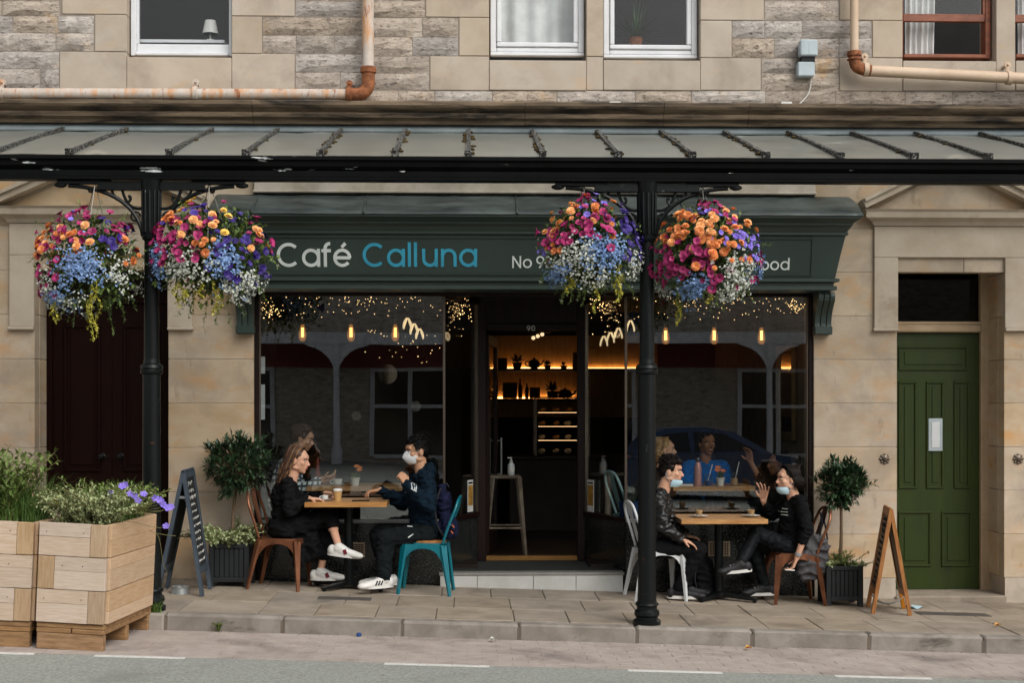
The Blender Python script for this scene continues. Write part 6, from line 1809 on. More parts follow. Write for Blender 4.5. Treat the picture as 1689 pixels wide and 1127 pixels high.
fairy(430, 726, 490, 524, 140, 0.16, 'fairy light string along the top of the left café window', 1, ((445, 510, 16, 20), (452, 515, 20, 14), (585, 497, 60, 8)))
fairy(1040, 1334, 492, 528, 140, 0.16, 'fairy light string along the top of the right café window', 2, ((1312, 503, 14, 12), (1305, 510, 22, 8), (1170, 503, 70, 10)))
fairy(737, 778, 492, 560, 60, 0.42, 'fairy light string in the splayed window left of the door', 3, ((755, 510, 15, 15),))
fairy(972, 1026, 492, 560, 60, 0.42, 'fairy light string in the splayed window right of the door', 4, ((1000, 510, 18, 15),))
fairy(600, 726, 545, 600, 34, 1.2, 'sparse fairy lights further inside the left café window', 5)
# mirrors inside
mat('mirror', (0.85, 0.87, 0.86), 0.03, metal=1.0, bump=0, c2=(0.85, 0.87, 0.86))
mat('gilt', rgb(150, 126, 84), 0.4, metal=0.5, bump=0.6, bs=40)
partn = MB().box(X(600, 2.6), X(760, 2.6), 2.62, 2.7, FLZ, 2.55).build('partition', 'wall_dark', room)
def mirror(u, v, r, n, label, Y=2.6, tilt_=0.08):
    p = W(u, v, Y); R = r * (Y + 12.75) / FPX
    o = MB().lathe([(0, 0.0), (R, 0.0), (R * .95, 0.012), (0, 0.012)], p, n, axis=(tilt_, -1, 0.02)).build('mirror', 'mirror', None)
    tag(o, label, 'mirror')
mirror(640, 617, 17, 28, 'round mirror hanging high inside the left café window', tilt_=-0.2)
mirror(588, 686, 9, 6, 'small hexagonal mirror below left of the round mirror', Y=2.4)
mirror(686, 670, 10, 6, 'small hexagonal mirror below right of the round mirror', tilt_=-0.15)
p0, p1 = W(1290, 728, 1.1), W(1318, 566, 1.1)
t = thing('gilt_mirror', 'tall gilt framed mirror on the right wall inside the café', 'mirror', (XR, 1.4, p0.z))
for (ya_, yb_, za_, zb_) in ((0.95, 1.03, p0.z, p1.z), (1.62, 1.70, p0.z, p1.z), (1.031, 1.619, p0.z, p0.z + .09), (1.031, 1.619, p1.z - .09, p1.z)):
    MB().box(XR - 0.05, XR - 0.002, ya_, yb_, za_, zb_, c=0.012).build('frame_rail', 'gilt', t)
MB().box(XR - 0.03, XR - 0.02, 1.031, 1.619, p0.z + .09, p1.z - .09).build('mirror_glass', 'mirror', t)
# ------------------------------------------------------------------ hanging baskets
mat('basket_liner', rgb(48, 44, 32), 0.9, bump=0.6, bs=40)
mat('chain', rgb(120, 118, 110), 0.4, metal=0.6, bump=0)
BY = CY0 + 0.01
def flower_mesh(kind, matn, r):
    m = MB()
    if kind == 'petunia':
        petal_flower(m, V(0, 0, 0), V(0, 0, 1), r, 5, 0.35, 0, 0.98, 1)
        m.lathe([(0.1 * r, -0.7 * r), (0.3 * r, -0.15 * r)], n=6)
        return m.mesh('petunia', [matn, 'petal_dark' if matn == 'petal_magenta' else matn], 0)
    for (n, rr, z, cup) in ((6, r, 0, 0.15), (5, r * .78, r * .22, 0.35), (4, r * .5, r * .38, 0.6)):
        petal_flower(m, V(0, 0, z), V(0, 0, 1), rr, n, cup, 0, 1.05)
    return m.mesh('begonia', matn, 0)
random.seed(90)
FM = {}
for nm, kind, matn, r in (('M', 'petunia', 'petal_magenta', 0.040), ('P', 'petunia', 'petal_purple', 0.036), ('L', 'petunia', 'petal_lilac', 0.030), ('O', 'begonia', 'petal_orange', 0.040), ('A', 'begonia', 'petal_peach', 0.040), ('Y', 'begonia', 'petal_yellow', 0.038)):
    FM[nm] = [flower_mesh(kind, matn, r * q) for q in (0.55, 0.74, 0.92)]
NMS = {'M': 'petunia', 'P': 'petunia', 'L': 'bellflower', 'O': 'begonia', 'A': 'begonia', 'Y': 'begonia'}
def basket(u, v, ru, rv, hu, clusters, small, vines, label, seed):
    """u, v: middle; ru, rv: half size; hu: hook. clusters: (kind, u, v, su, sv, n)"""
    random.seed(seed)
    c = W(u, v, BY); s = (BY - CAM_Y) / FPX
    R, H = ru * s, rv * s
    t = thing('hanging_basket', label, 'hanging basket', (c.x, BY, c.z), group='hanging flower baskets')
    zb_ = c.z - 0.02
    MB().lathe([(0.02, -0.22), (0.10, -0.20), (0.17, -0.12), (0.19, 0.0), (0.185, 0.02), (0, 0.0)], (c.x, BY, zb_), 20).build('liner', 'basket_liner', t, smooth=50)
    hook = W(hu, 300, BY) ; hook.z = ZF0 - 0.04
    for k in range(3):
        a_ = k * 2 * pi / 3 + 0.5
        MB().tube([V(c.x + .18 * cos(a_), BY + .18 * sin(a_), zb_ + .02), hook], 0.004, 5).build('chain', 'chain', t)
    def surf(uu, vv, front=True, sh=1.0):
        p = W(uu, vv, BY)
        dx, dz_ = (p.x - c.x) / R, (p.z - c.z) / H
        q = dx * dx + dz_ * dz_
        dy = sqrt(max(0.03, 1 - q)) * min(R, 0.40) * sh
        return V(p.x, BY - dy if front else BY + dy, p.z), V(dx / R * .5, (-1 if front else 1) * max(0.12, sqrt(max(0.0, 1 - q))) / R * .6, dz_ / H * .5 + 0.35).normalized()
    m, m2 = MB(), MB()
    for k in range(2300):
        d = rvec(); q = random.uniform(0.55, 1.06)
        lump = 0.86 + 0.34 * noise.noise(d * 2.5 + V(seed, 1, 0))
        p = V(c.x + d.x * R * q * lump, BY + d.y * min(R, .40) * q * lump, c.z + d.z * H * q * lump * (0.8 if d.z < 0 else 0.95))
        leaf(m if random.random() < .6 else m2, p, d * 0.8 + rvec() * 0.9 + V(0, 0, .15), random.uniform(.035, .07), random.uniform(.02, .038))
    m.build('foliage', 'leaf_green', t, kind='stuff'); m2.build('foliage', 'leaf_dark', t, kind='stuff')
    for (kd, cu, cv, su, sv, n) in clusters:
        for f in (True, False):
            for k in range(int(n * 1.25) if f else n // 3):
                uu, vv = cu + random.gauss(0, su * 1.05), cv + random.gauss(0, sv * 1.05)
                if ((uu - u) / ru) ** 2 + ((vv - v) / rv) ** 2 > (1.08 if random.random() < .9 else 1.35): continue
                p, nr = surf(uu, vv, f, random.uniform(.9, 1.1))
                nr = (nr + rvec() * 0.45).normalized()
                o = obj(NMS[kd], random.choice(FM[kd]), t)
                o.location = p + nr * 0.02 - c
                qn = V(0, 0, 1).rotation_difference(nr) @ Quaternion((0, 0, 1), random.uniform(0, 6.28))
                o.rotation_mode = 'QUATERNION'; o.rotation_quaternion = qn
    for (matn, cu, cv, su, sv, n) in small:
        m = MB()
        for f in (True, False):
            for k in range(n if f else n // 3):
                uu, vv = cu + random.gauss(0, su * .72), cv + random.gauss(0, sv * .72)
                if ((uu - u) / ru) ** 2 + ((vv - v) / rv) ** 2 > 1.15: continue
                p, nr = surf(uu, vv, f, random.uniform(.92, 1.1))
                for j in range(3):
                    petal_flower(m, p + rvec() * 0.018 + nr * 0.015, (nr + rvec() * .8), random.uniform(.007, .0115), 3, 0.1, 0, 1.1)
        m.build('lobelia' if matn == 'petal_blue' else 'bacopa', matn, t, kind='stuff')
    # straggling sprigs that break the outline
    sg, sl, sf = MB(), MB(), MB()
    for k in range(46):
        d = rvec(); d.y *= 0.7
        p = V(c.x + d.x * R * .85, BY + d.y * min(R, .4) * .85, c.z + d.z * H * .8)
        L_ = random.uniform(0.08, 0.2); q = [p]; dd = (d + rvec() * .5).normalized()
        for i in range(5):
            q.append(q[-1] + dd * (L_ / 5)); dd = (dd + V(0, 0, -0.22 if d.z < .5 else -.05)).normalized()
        sg.tube(q, 0.0018, 4)
        for i in range(1, 6):
            for j in range(2): leaf(sl, q[i], rvec() + dd * .4, random.uniform(.022, .04), random.uniform(.012, .02))
        if d.z < 0.2 and k % 2: petal_flower(sf, q[-1], (dd + rvec()).normalized(), 0.012, 5, 0.1)
    sg = sg.build('sprigs', 'leaf_green', t, kind='stuff'); sl.build('sprig_leaves', 'leaf_green', sg, kind='stuff'); sf.build('sprig_flowers', 'petal_white', sg, kind='stuff')
    for (vu, v0, v1) in vines:
        m, stt = MB(), MB()
        p, nr = surf(vu, v0); L = (v1 - v0) * s
        pts = [p + V(0.02 * sin(i * .7 + vu), 0, -L * i / 12) for i in range(13)]
        stt = MB().tube(pts, 0.002, 4).build('vine', 'leaf_lime', t)
        for i in range(40):
            q = pts[int(i / 40 * 12)].lerp(pts[int(i / 40 * 12) + 1], (i / 40 * 12) % 1)
            leaf(m, q, rvec() - V(0, 0, .5), random.uniform(.02, .032), .02)
        m.build('vine_leaves', 'leaf_lime', stt, kind='stuff')
    return t
basket(150, 440, 84, 92, 157,
       [('M', 118, 378, 30, 18, 14), ('M', 170, 380, 35, 18, 12), ('M', 100, 425, 22, 26, 12), ('M', 205, 385, 12, 16, 6), ('M', 82, 452, 8, 20, 5), ('M', 145, 352, 6, 6, 3), ('O', 84, 400, 14, 18, 10), ('O', 78, 425, 10, 14, 6), ('O', 140, 408, 28, 10, 6), ('A', 150, 400, 30, 10, 7), ('A', 95, 395, 10, 10, 3),
        ('P', 205, 375, 16, 14, 10), ('P', 190, 405, 10, 10, 4), ('L', 130, 362, 10, 6, 3), ('O', 225, 425, 10, 14, 6), ('M', 112, 440, 18, 16, 6)],
       [('petal_blue', 155, 448, 26, 24, 230), ('petal_white', 215, 460, 18, 28, 60), ('petal_white', 92, 475, 20, 18, 55), ('petal_white', 125, 500, 30, 14, 40), ('petal_blue', 108, 498, 14, 12, 60)],
       [(108, 490, 535), (100, 500, 530), (176, 460, 560), (170, 470, 565), (165, 490, 545), (180, 480, 545)],
       'flower basket at the far left with a pale blue patch at its front', 101)
basket(350, 425, 98, 92, 345,
       [('M', 290, 395, 28, 28, 26), ('M', 318, 410, 24, 22, 14), ('M', 262, 385, 14, 20, 8), ('M', 438, 395, 14, 18, 8), ('M', 370, 334, 5, 5, 2), ('M', 330, 370, 28, 10, 6), ('O', 284, 368, 14, 14, 8), ('Y', 338, 328, 8, 8, 3), ('Y', 312, 340, 12, 8, 4), ('A', 350, 378, 28, 14, 10), ('Y', 384, 372, 8, 10, 3), ('A', 428, 390, 6, 14, 4), ('O', 340, 412, 10, 12, 4),
        ('P', 420, 430, 26, 22, 26), ('P', 375, 410, 12, 16, 8), ('P', 335, 350, 14, 10, 6), ('P', 385, 362, 10, 8, 4), ('P', 278, 377, 5, 5, 2), ('M', 300, 430, 16, 12, 8), ('P', 448, 425, 6, 6, 3)],
       [('petal_white', 325, 448, 32, 18, 90), ('petal_white', 400, 480, 18, 16, 60), ('petal_blue', 385, 442, 16, 22, 160), ('petal_blue', 272, 440, 10, 20, 90), ('petal_white', 420, 465, 12, 10, 40)],
       [(312, 470, 512), (303, 470, 505), (345, 470, 495), (368, 470, 525), (374, 480, 520), (318, 480, 500)],
       'widest flower basket, partly covering the first letter of the café sign', 102)
basket(973, 412, 80, 84, 962,
       [('M', 945, 382, 20, 14, 10), ('M', 975, 385, 18, 14, 10), ('M', 908, 400, 8, 10, 6), ('M', 925, 402, 12, 8, 6), ('M', 968, 340, 10, 8, 5), ('M', 985, 395, 10, 8, 4), ('A', 905, 378, 12, 12, 7), ('A', 942, 355, 10, 8, 4), ('A', 1010, 340, 8, 10, 5), ('O', 960, 352, 12, 8, 4), ('A', 972, 362, 10, 6, 3), ('O', 1002, 392, 4, 10, 3), ('O', 915, 425, 6, 14, 5),
        ('P', 1040, 370, 22, 26, 34), ('P', 1030, 402, 16, 14, 10), ('P', 1050, 410, 8, 12, 6), ('L', 980, 350, 20, 8, 6), ('L', 948, 365, 8, 6, 4), ('L', 892, 408, 6, 8, 4), ('L', 1035, 345, 10, 6, 4)],
       [('petal_blue', 990, 425, 26, 22, 190), ('petal_white', 942, 432, 22, 20, 120), ('petal_blue', 918, 455, 12, 12, 80), ('petal_white', 1040, 438, 14, 22, 80), ('petal_white', 975, 460, 26, 12, 50)],
       [(1014, 440, 505), (1012, 450, 500), (1017, 450, 490), (934, 460, 485), (978, 470, 520), (940, 462, 480)],
       'flower basket left of the right post with a mass of purple petunias', 103)
basket(1163, 425, 86, 86, 1158,
       [('O', 1120, 388, 26, 14, 16), ('O', 1180, 405, 18, 16, 14), ('A', 1140, 405, 16, 14, 8), ('O', 1172, 430, 12, 12, 8), ('A', 1195, 368, 14, 10, 7), ('O', 1098, 395, 10, 12, 6), ('A', 1228, 385, 6, 10, 3), ('A', 1130, 372, 14, 8, 4),
        ('M', 1105, 435, 26, 18, 20), ('M', 1085, 462, 14, 12, 8), ('M', 1160, 455, 24, 14, 12), ('M', 1125, 425, 16, 12, 8), ('M', 1165, 348, 14, 8, 7), ('M', 1180, 358, 12, 8, 5), ('M', 1248, 460, 8, 22, 12), ('M', 1150, 340, 8, 6, 3), ('M', 1195, 375, 8, 6, 3), ('M', 1095, 415, 10, 8, 4),
        ('L', 1215, 400, 20, 14, 18), ('L', 1235, 420, 14, 16, 10), ('L', 1150, 362, 16, 8, 4), ('P', 1145, 360, 8, 6, 3)],
       [('petal_white', 1210, 458, 24, 20, 120), ('petal_blue', 1135, 478, 16, 12, 110), ('petal_white', 1090, 482, 14, 10, 40), ('petal_blue', 1245, 440, 8, 18, 60), ('petal_white', 1195, 485, 14, 10, 50)],
       [(1115, 490, 540), (1117, 495, 530), (1160, 480, 505)],
       'flower basket right of the right post topped with orange begonias', 104)
# ------------------------------------------------------------------ people
from mathutils.bvhtree import BVHTree
def skin(name, c, c2): return mat(name, c, 0.5, c2=c2, vs=9, bump=0.08, bs=120, trans=0.06, spec=0.22)
skin('skin_fair', rgb(214, 168, 140, 0.9), rgb(200, 150, 122, 0.9)); skin('skin_light', rgb(206, 160, 126, 0.9), rgb(188, 140, 108, 0.9)); skin('skin_tan', rgb(176, 126, 94, 0.9), rgb(158, 108, 80, 0.9))
mat('lips', rgb(172, 98, 88), 0.45, bump=0); mat('eye_white', rgb(214, 208, 202), 0.25, bump=0); mat('eye_dark', rgb(26, 18, 14), 0.15, bump=0)
def cloth(name, c, c2=None, rough=0.9, **k): return mat(name, c, rough, c2=c2, vs=16, bump=0.35, bs=70, sheen=0.0, spec=0.12, **k)
cloth('coat_black', rgb(19, 19, 20), rgb(11, 11, 12)); cloth('hoodie_navy', rgb(16, 34, 47), rgb(10, 23, 34)); cloth('jogger', rgb(22, 27, 29), rgb(14, 18, 20))
mat('leather', rgb(15, 16, 17), 0.36, c2=rgb(8, 9, 10), vs=20, bump=0.6, bs=26, spec=0.5)
cloth('black_knit', rgb(18, 19, 20), rgb(11, 12, 13)); cloth('leggings', rgb(21, 24, 27), rgb(14, 16, 18), 0.6); cloth('blue_tee', rgb(24, 110, 190), rgb(20, 96, 170)); cloth('dark_top', rgb(34, 30, 30))
m_, t_, b_ = _nt('plaid')
_p = t_.nodes.new('ShaderNodeNewGeometry').outputs['Position']
def _band(axis, per, w_):
    sp = t_.nodes.new('ShaderNodeSeparateXYZ'); t_.links.new(_p, sp.inputs[0])
    md = t_.nodes.new('ShaderNodeMath'); md.operation = 'PINGPONG'; md.inputs[1].default_value = per; t_.links.new(sp.outputs[axis], md.inputs[0])
    lt = t_.nodes.new('ShaderNodeMath'); lt.operation = 'LESS_THAN'; lt.inputs[1].default_value = per * w_; t_.links.new(md.outputs[0], lt.inputs[0]); return lt.outputs[0]
t_.links.new(_mix(t_, _band(2, 0.026, 0.42), _mix(t_, _band(0, 0.024, 0.42), rgb(206, 210, 212), rgb(84, 96, 106)), rgb(52, 62, 70)), b_.inputs['Base Color']); b_.inputs['Roughness'].default_value = 0.9
mat('hair_brown', rgb(72, 48, 33), 0.45, c2=rgb(44, 29, 21), vs=40, bump=0.2, spec=0.3); mat('hair_light', rgb(128, 94, 64), 0.45, c2=rgb(110, 78, 50), vs=40, bump=0.1); mat('hair_black', rgb(12, 10, 10), 0.55, c2=rgb(7, 6, 6), vs=30, bump=0.3, spec=0.12)
mat('hair_dark', rgb(26, 18, 15), 0.5, c2=rgb(14, 10, 9), vs=30, bump=0.3, spec=0.15); mat('hair_blond', rgb(176, 140, 92), 0.45, c2=rgb(136, 102, 62), vs=40, bump=0.2)
mat('shoe_white', rgb(222, 220, 214, 0.95), 0.5, bump=0.05); mat('shoe_black', rgb(26, 26, 28), 0.6, bump=0.1); mat('stripe_red', rgb(110, 24, 40), 0.5, bump=0); mat('mask_white', rgb(226, 228, 228, 0.95), 0.7, bump=0.05)
DG = bpy.context.evaluated_depsgraph_get
def blob(name, mb, voxel, matn, parent, smooth=3, wr=0.0, wscale=14.0, seed=0):
    """merge overlapping shapes into one continuous skin"""
    me = mb.mesh(name + '_src', matn)
    o = bpy.data.objects.new(name, me); COL.objects.link(o)
    r = o.modifiers.new('r', 'REMESH'); r.mode = 'VOXEL'; r.voxel_size = voxel; r.use_smooth_shade = True
    s = o.modifiers.new('s', 'SMOOTH'); s.factor = 0.5; s.iterations = smooth
    dg = bpy.context.evaluated_depsgraph_get(); dg.update()
    nm = bpy.data.meshes.new_from_object(o.evaluated_get(dg))
    o.modifiers.clear(); o.data = nm; nm.name = name; bpy.data.meshes.remove(me)
    L = parent.location
    n = len(nm.vertices)
    co = [0.0] * (n * 3); nm.vertices.foreach_get('co', co)
    no = [0.0] * (n * 3)
    if wr > 0: nm.vertices.foreach_get('normal', no)
    for i in range(n):
        x, y, z = co[3 * i:3 * i + 3]
        if wr > 0:
            w_ = noise.noise(Vector((x * wscale + seed, y * wscale, z * wscale * 1.7)))
            w2 = noise.noise(Vector((x * wscale * 2.3, y * wscale * 2.3 + seed, z * wscale * 3.2)))
            d = (0.6 - abs(w_) * 2.6) * wr * 1.9 + w2 * wr * 0.8
            x += no[3 * i] * d; y += no[3 * i + 1] * d; z += no[3 * i + 2] * d
        co[3 * i], co[3 * i + 1], co[3 * i + 2] = x - L.x, y - L.y, z - L.z
    nm.vertices.foreach_set('co', co)
    nm.materials.clear(); nm.materials.append(MATS[matn])
    nm.polygons.foreach_set('use_smooth', [True] * len(nm.polygons)); nm.update()
    o.parent = parent
    return o
def frame(lat, up):
    lat = lat.normalized(); f = up.cross(lat).normalized(); u = lat.cross(f).normalized()
    return Matrix((lat, f, u)).transposed()
def hand_prims(m, w, d, pn, curl, side, spread=1.0, sc=1.0):
    d = d.normalized(); pn = (pn - d * pn.dot(d)).normalized(); lat = d.cross(pn).normalized() * side
    for k in range(4):
        off = lat * ((1.5 - k) * 0.0195 * sc)
        b0 = w + off * 0.6; b1 = w + d * 0.085 * sc + off * spread
        m.cap(b0, 0.0145 * sc, b1, 0.0115 * sc, 8)
        L = (0.066, 0.077, 0.072, 0.056)[k] * sc
        a = 0.0; p = b1; fan = off * (spread - 1) * 3
        for j, fr in enumerate((0.45, 0.32, 0.26)):
            a += curl * (0.9, 1.2, 0.9)[j] * (1 + 0.12 * k)
            q = p + (d * cos(a) + pn * sin(a)) * (L * fr) + fan * fr
            m.cap(p, (0.0098, 0.0088, 0.008)[j] * sc, q, (0.0088, 0.008, 0.0072)[j] * sc, 8); p = q
    t0 = w + d * 0.022 * sc + lat * 0.026 * sc
    t1 = t0 + (d * 0.55 + lat * 0.7 + pn * 0.35).normalized() * 0.042 * sc
    t2 = t1 + (d * 0.85 + lat * 0.25 + pn * (0.3 + curl * .6)).normalized() * 0.032 * sc
    m.cap(w + d * 0.01 * sc, 0.014 * sc, t0, 0.014 * sc, 8); m.cap(t0, 0.0125 * sc, t1, 0.0105 * sc, 8); m.cap(t1, 0.0105 * sc, t2, 0.0085 * sc, 8)
def head_prims(m, Hm, sc=1.0):
    def P_(x, y, z): return Hm @ V(x, y, z)
    R = Hm.to_3x3()
    def E(c, r): m.ell(P_(*c), tuple(q * sc for q in r), R, 16, 11)
    R = R.normalized() if hasattr(R, 'normalized') else R
    E((0, -0.012, 0.025), (0.073, 0.092, 0.080)); E((0, 0.024, -0.035), (0.060, 0.062, 0.078)); E((0, 0.040, -0.080), (0.040, 0.040, 0.034))
    E((0, 0.062, -0.098), (0.022, 0.020, 0.016)); E((0, 0.066, 0.030), (0.050, 0.022, 0.026)); E((0, 0.072, 0.012), (0.048, 0.014, 0.008))
    for s in (-1, 1):
        E((s * 0.040, 0.055, -0.025), (0.020, 0.022, 0.022)); E((s * 0.072, -0.012, -0.018), (0.010, 0.020, 0.031)); E((s * 0.05, 0.0, -0.07), (0.018, 0.035, 0.02))
    m.cap(P_(0, 0.078, 0.006), 0.008 * sc, P_(0, 0.104, -0.030), 0.011 * sc, 8); E((0, 0.094, -0.036), (0.016, 0.012, 0.009))
    E((0, 0.079, -0.058), (0.024, 0.014, 0.007)); E((0, 0.076, -0.071), (0.021, 0.014, 0.008))
def face_parts(t, Hm, sc, brow, parent, smile=False):
    R = Hm.to_3x3().normalized()
    def P_(x, y, z): return Hm @ V(x, y, z)
    for s in (-1, 1):
        e = MB().ell(P_(s * 0.030, 0.073, -0.002), (0.0125 * sc, 0.008 * sc, 0.0062 * sc), R, 10, 7).build('eye', 'eye_white', parent, smooth=180)
        MB().ell(P_(s * 0.030 + 0.001, 0.0795, -0.002), (0.0058 * sc, 0.003 * sc, 0.0056 * sc), R, 8, 6).build('iris', 'eye_dark', e, smooth=180)
        MB().tube([P_(s * 0.014, 0.084, 0.013), P_(s * 0.03, 0.083, 0.019), P_(s * 0.047, 0.072, 0.013)], 0.0042 * sc, 5).build('eyebrow', brow, parent)
    MB().ell(P_(0, 0.0885, -0.0585), (0.019 * sc, 0.005 * sc, 0.0045 * sc), R, 10, 6).ell(P_(0, 0.087, -0.0685), (0.017 * sc, 0.0055 * sc, 0.0052 * sc), R, 10, 6).build('lips', 'lips', parent, smooth=180)
    if smile:
        MB().ell(P_(0, 0.0925, -0.0635), (0.018 * sc, 0.003 * sc, 0.0045 * sc), R, 10, 6).build('teeth', 'eye_white', parent, smooth=180)
def shoe(t, an, toe, matn, sole, L=0.265, pitch=0.0, stripes=None):
    up = V(0, 0, 1); toe = toe.normalized(); lat = toe.cross(up).normalized(); u = lat.cross(toe).normalized()
    base = an - u * 0.075
    h = base - toe * 0.055; tp = base + toe * (L - 0.085)
    m = MB(); R = Matrix((lat, toe, u)).transposed()
    m.ell(h + u * 0.045, (0.036, 0.042, 0.048), R).ell(tp + u * 0.026, (0.042, 0.055, 0.030), R).cap(h + u * 0.042, 0.034, tp + u * 0.024, 0.028).cap(an + u * 0.0, 0.043, base + toe * 0.075 + u * 0.044, 0.036).cap(base + toe * 0.03 + u * 0.046, 0.041, tp + u * 0.028 - toe * 0.02, 0.036).ell(an - u * 0.012 - toe * 0.006, (0.044, 0.052, 0.036), R)
    o = blob('shoe', m, 0.006, matn, t, 2)
    pts = []
    n = 22
    for i in range(n):
        a_ = 2 * pi * i / n
        y = cos(a_); x = sin(a_) * (0.040 + 0.004 * y)
        pts.append((x, (L / 2 - 0.001) * y + (L / 2 - 0.095)))
    vs = [base + lat * x + toe * y + u * z for z in (0.0, 0.026) for (x, y) in pts]
    MB().add(vs, [tuple(range(n))[::-1], tuple(range(n, 2 * n))] + [(i, (i + 1) % n, (i + 1) % n + n, i + n) for i in range(n)]).build('sole', sole, o, smooth=40)
    lc = MB()
    for k in range(4):
        c0 = base + toe * (0.045 + 0.026 * k) + u * (0.086 - 0.010 * k)
        lc.tube([c0 - lat * 0.022, c0 + u * 0.006, c0 + lat * 0.022], 0.0035, 5)
    lc.build('laces', 'shoe_white', o)
    if stripes:
        for (q, w_, ms) in stripes:
            for s in (-1, 1):
                c0 = base + toe * q + lat * (s * 0.042) + u * 0.030; c1 = base + toe * (q - 0.02) + lat * (s * 0.037) + u * 0.066
                MB().beam(c0, c1, w_, 0.008, up=lat).build('side_stripe', ms, o)
    return o
def limb(m, a, b, ra, rb, bulge=0.0):
    m.cap(a, ra, b, rb)
    if bulge: m.ell(a.lerp(b, 0.32), (ra * bulge, ra * bulge, (b - a).length * 0.28), V(0, 0, 1).rotation_difference((b - a).normalized()).to_matrix())
def body(t, J, Hm, hsc, skinm, vox, hands, build=1.0):
    m = MB()
    lat = (J['shN'] - J['shF']); up = J['neck'] - J['pelvis']
    R = frame(lat, up); k = build
    m.ell(J['pelvis'], (0.150 * k, 0.105 * k, 0.11), R).ell(J['pelvis'].lerp(J['chest'], 0.5), (0.125 * k, 0.09 * k, 0.13), R).ell(J['chest'], (0.145 * k, 0.10 * k, 0.13), R)
    m.cap(J['shN'], 0.044 * k, J['shF'], 0.044 * k)
    nb = (J['shN'] + J['shF']) / 2
    m.cap(nb.lerp(J['neck'], 0.3), 0.056, Hm @ V(0, -0.02, -0.06), 0.052 * hsc)
    head_prims(m, Hm, hsc)
    for s in 'NF':
        limb(m, J['sh' + s], J['el' + s], 0.042 * k, 0.036 * k); limb(m, J['el' + s], J['wr' + s], 0.037 * k, 0.025 * k)
        limb(m, J['hip' + s], J['kn' + s], 0.075 * k, 0.052 * k); limb(m, J['kn' + s], J['an' + s], 0.050 * k, 0.031 * k, 1.08)
        m.cap(J['an' + s], 0.032, J['an' + s] + J['toe' + s].normalized() * 0.10 - V(0, 0, 0.048), 0.018)
        h = hands[s]
        hand_prims(m, J['wr' + s], *h)
    return blob('body', m, vox, skinm, t, 2)
def top(t, J, matn, name, inf=0.016, cuffN=0.95, cuffF=0.95, vox=0.009, hood=False, wr=0.006, seed=1, hem=0.0, build=1.0):
    m = MB(); k = build
    lat = (J['shN'] - J['shF']); up = J['neck'] - J['pelvis']; R = frame(lat, up)
    p = J['pelvis'] + up.normalized() * (0.02 - hem)
    m.ell(p, (0.155 * k + inf, 0.112 * k + inf, 0.10), R).ell(p.lerp(J['chest'], 0.5), (0.135 * k + inf, 0.10 * k + inf, 0.15), R).ell(J['chest'], (0.150 * k + inf, 0.108 * k + inf, 0.145), R)
    m.cap(J['shN'], 0.048 * k + inf, J['shF'], 0.048 * k + inf)
    for s, c in (('N', cuffN), ('F', cuffF)):
        a, b, w_ = J['sh' + s], J['el' + s], J['wr' + s]
        if c >= 0.3:
            limb(m, a, b, 0.048 * k + inf, 0.042 * k + inf * .9); e = b.lerp(w_, c)
            limb(m, b, e, 0.043 * k + inf * .9, 0.032 * k + inf * .7)
        else:
            limb(m, a, a.lerp(b, 0.55), 0.050 * k + inf, 0.048 * k + inf)
    if hood:
        nb = (J['shN'] + J['shF']) / 2
        f = up.cross(lat).normalized()
        bk = -f if (f.dot(hood) > 0) else f
        m.ell(J['neck'] + bk * 0.065 + V(0, 0, 0.0), (0.095, 0.065, 0.075), R).cap(J['neck'] - lat.normalized() * 0.06 + V(0, 0, -0.02), 0.035, J['neck'] + lat.normalized() * 0.06 + V(0, 0, -0.02), 0.035)
        for s in (-1, 1): m.cap(J['neck'] + bk * 0.07 + lat.normalized() * s * 0.07, 0.035, J['neck'] - bk * 0.05 + lat.normalized() * s * 0.045 + V(0, 0, -0.05), 0.026)
    return blob(name, m, vox, matn, t, 4, wr, 15, seed)
def trousers(t, J, matn, inf=0.016, end=0.93, vox=0.009, wr=0.0028, seed=4, name='trousers', build=1.0):
    m = MB(); k = build
    lat = (J['hipN'] - J['hipF']); R = frame(lat, J['chest'] - J['pelvis'])
    m.ell(J['pelvis'], (0.152 * k + inf, 0.110 * k + inf, 0.115), R)
    for s in 'NF':
        limb(m, J['hip' + s], J['kn' + s], 0.078 * k + inf, 0.054 * k + inf); limb(m, J['kn' + s], J['kn' + s].lerp(J['an' + s], end), 0.054 * k + inf, 0.036 * k + inf)
    return blob(name, m, vox, matn, t, 4, wr, 13, seed)
def headM(c, fwd, up, sc):
    f = fwd.normalized(); r = f.cross(up).normalized(); u = r.cross(f).normalized()
    M_ = Matrix((r * sc, f * sc, u * sc)).transposed().to_4x4(); M_.translation = c
    return M_
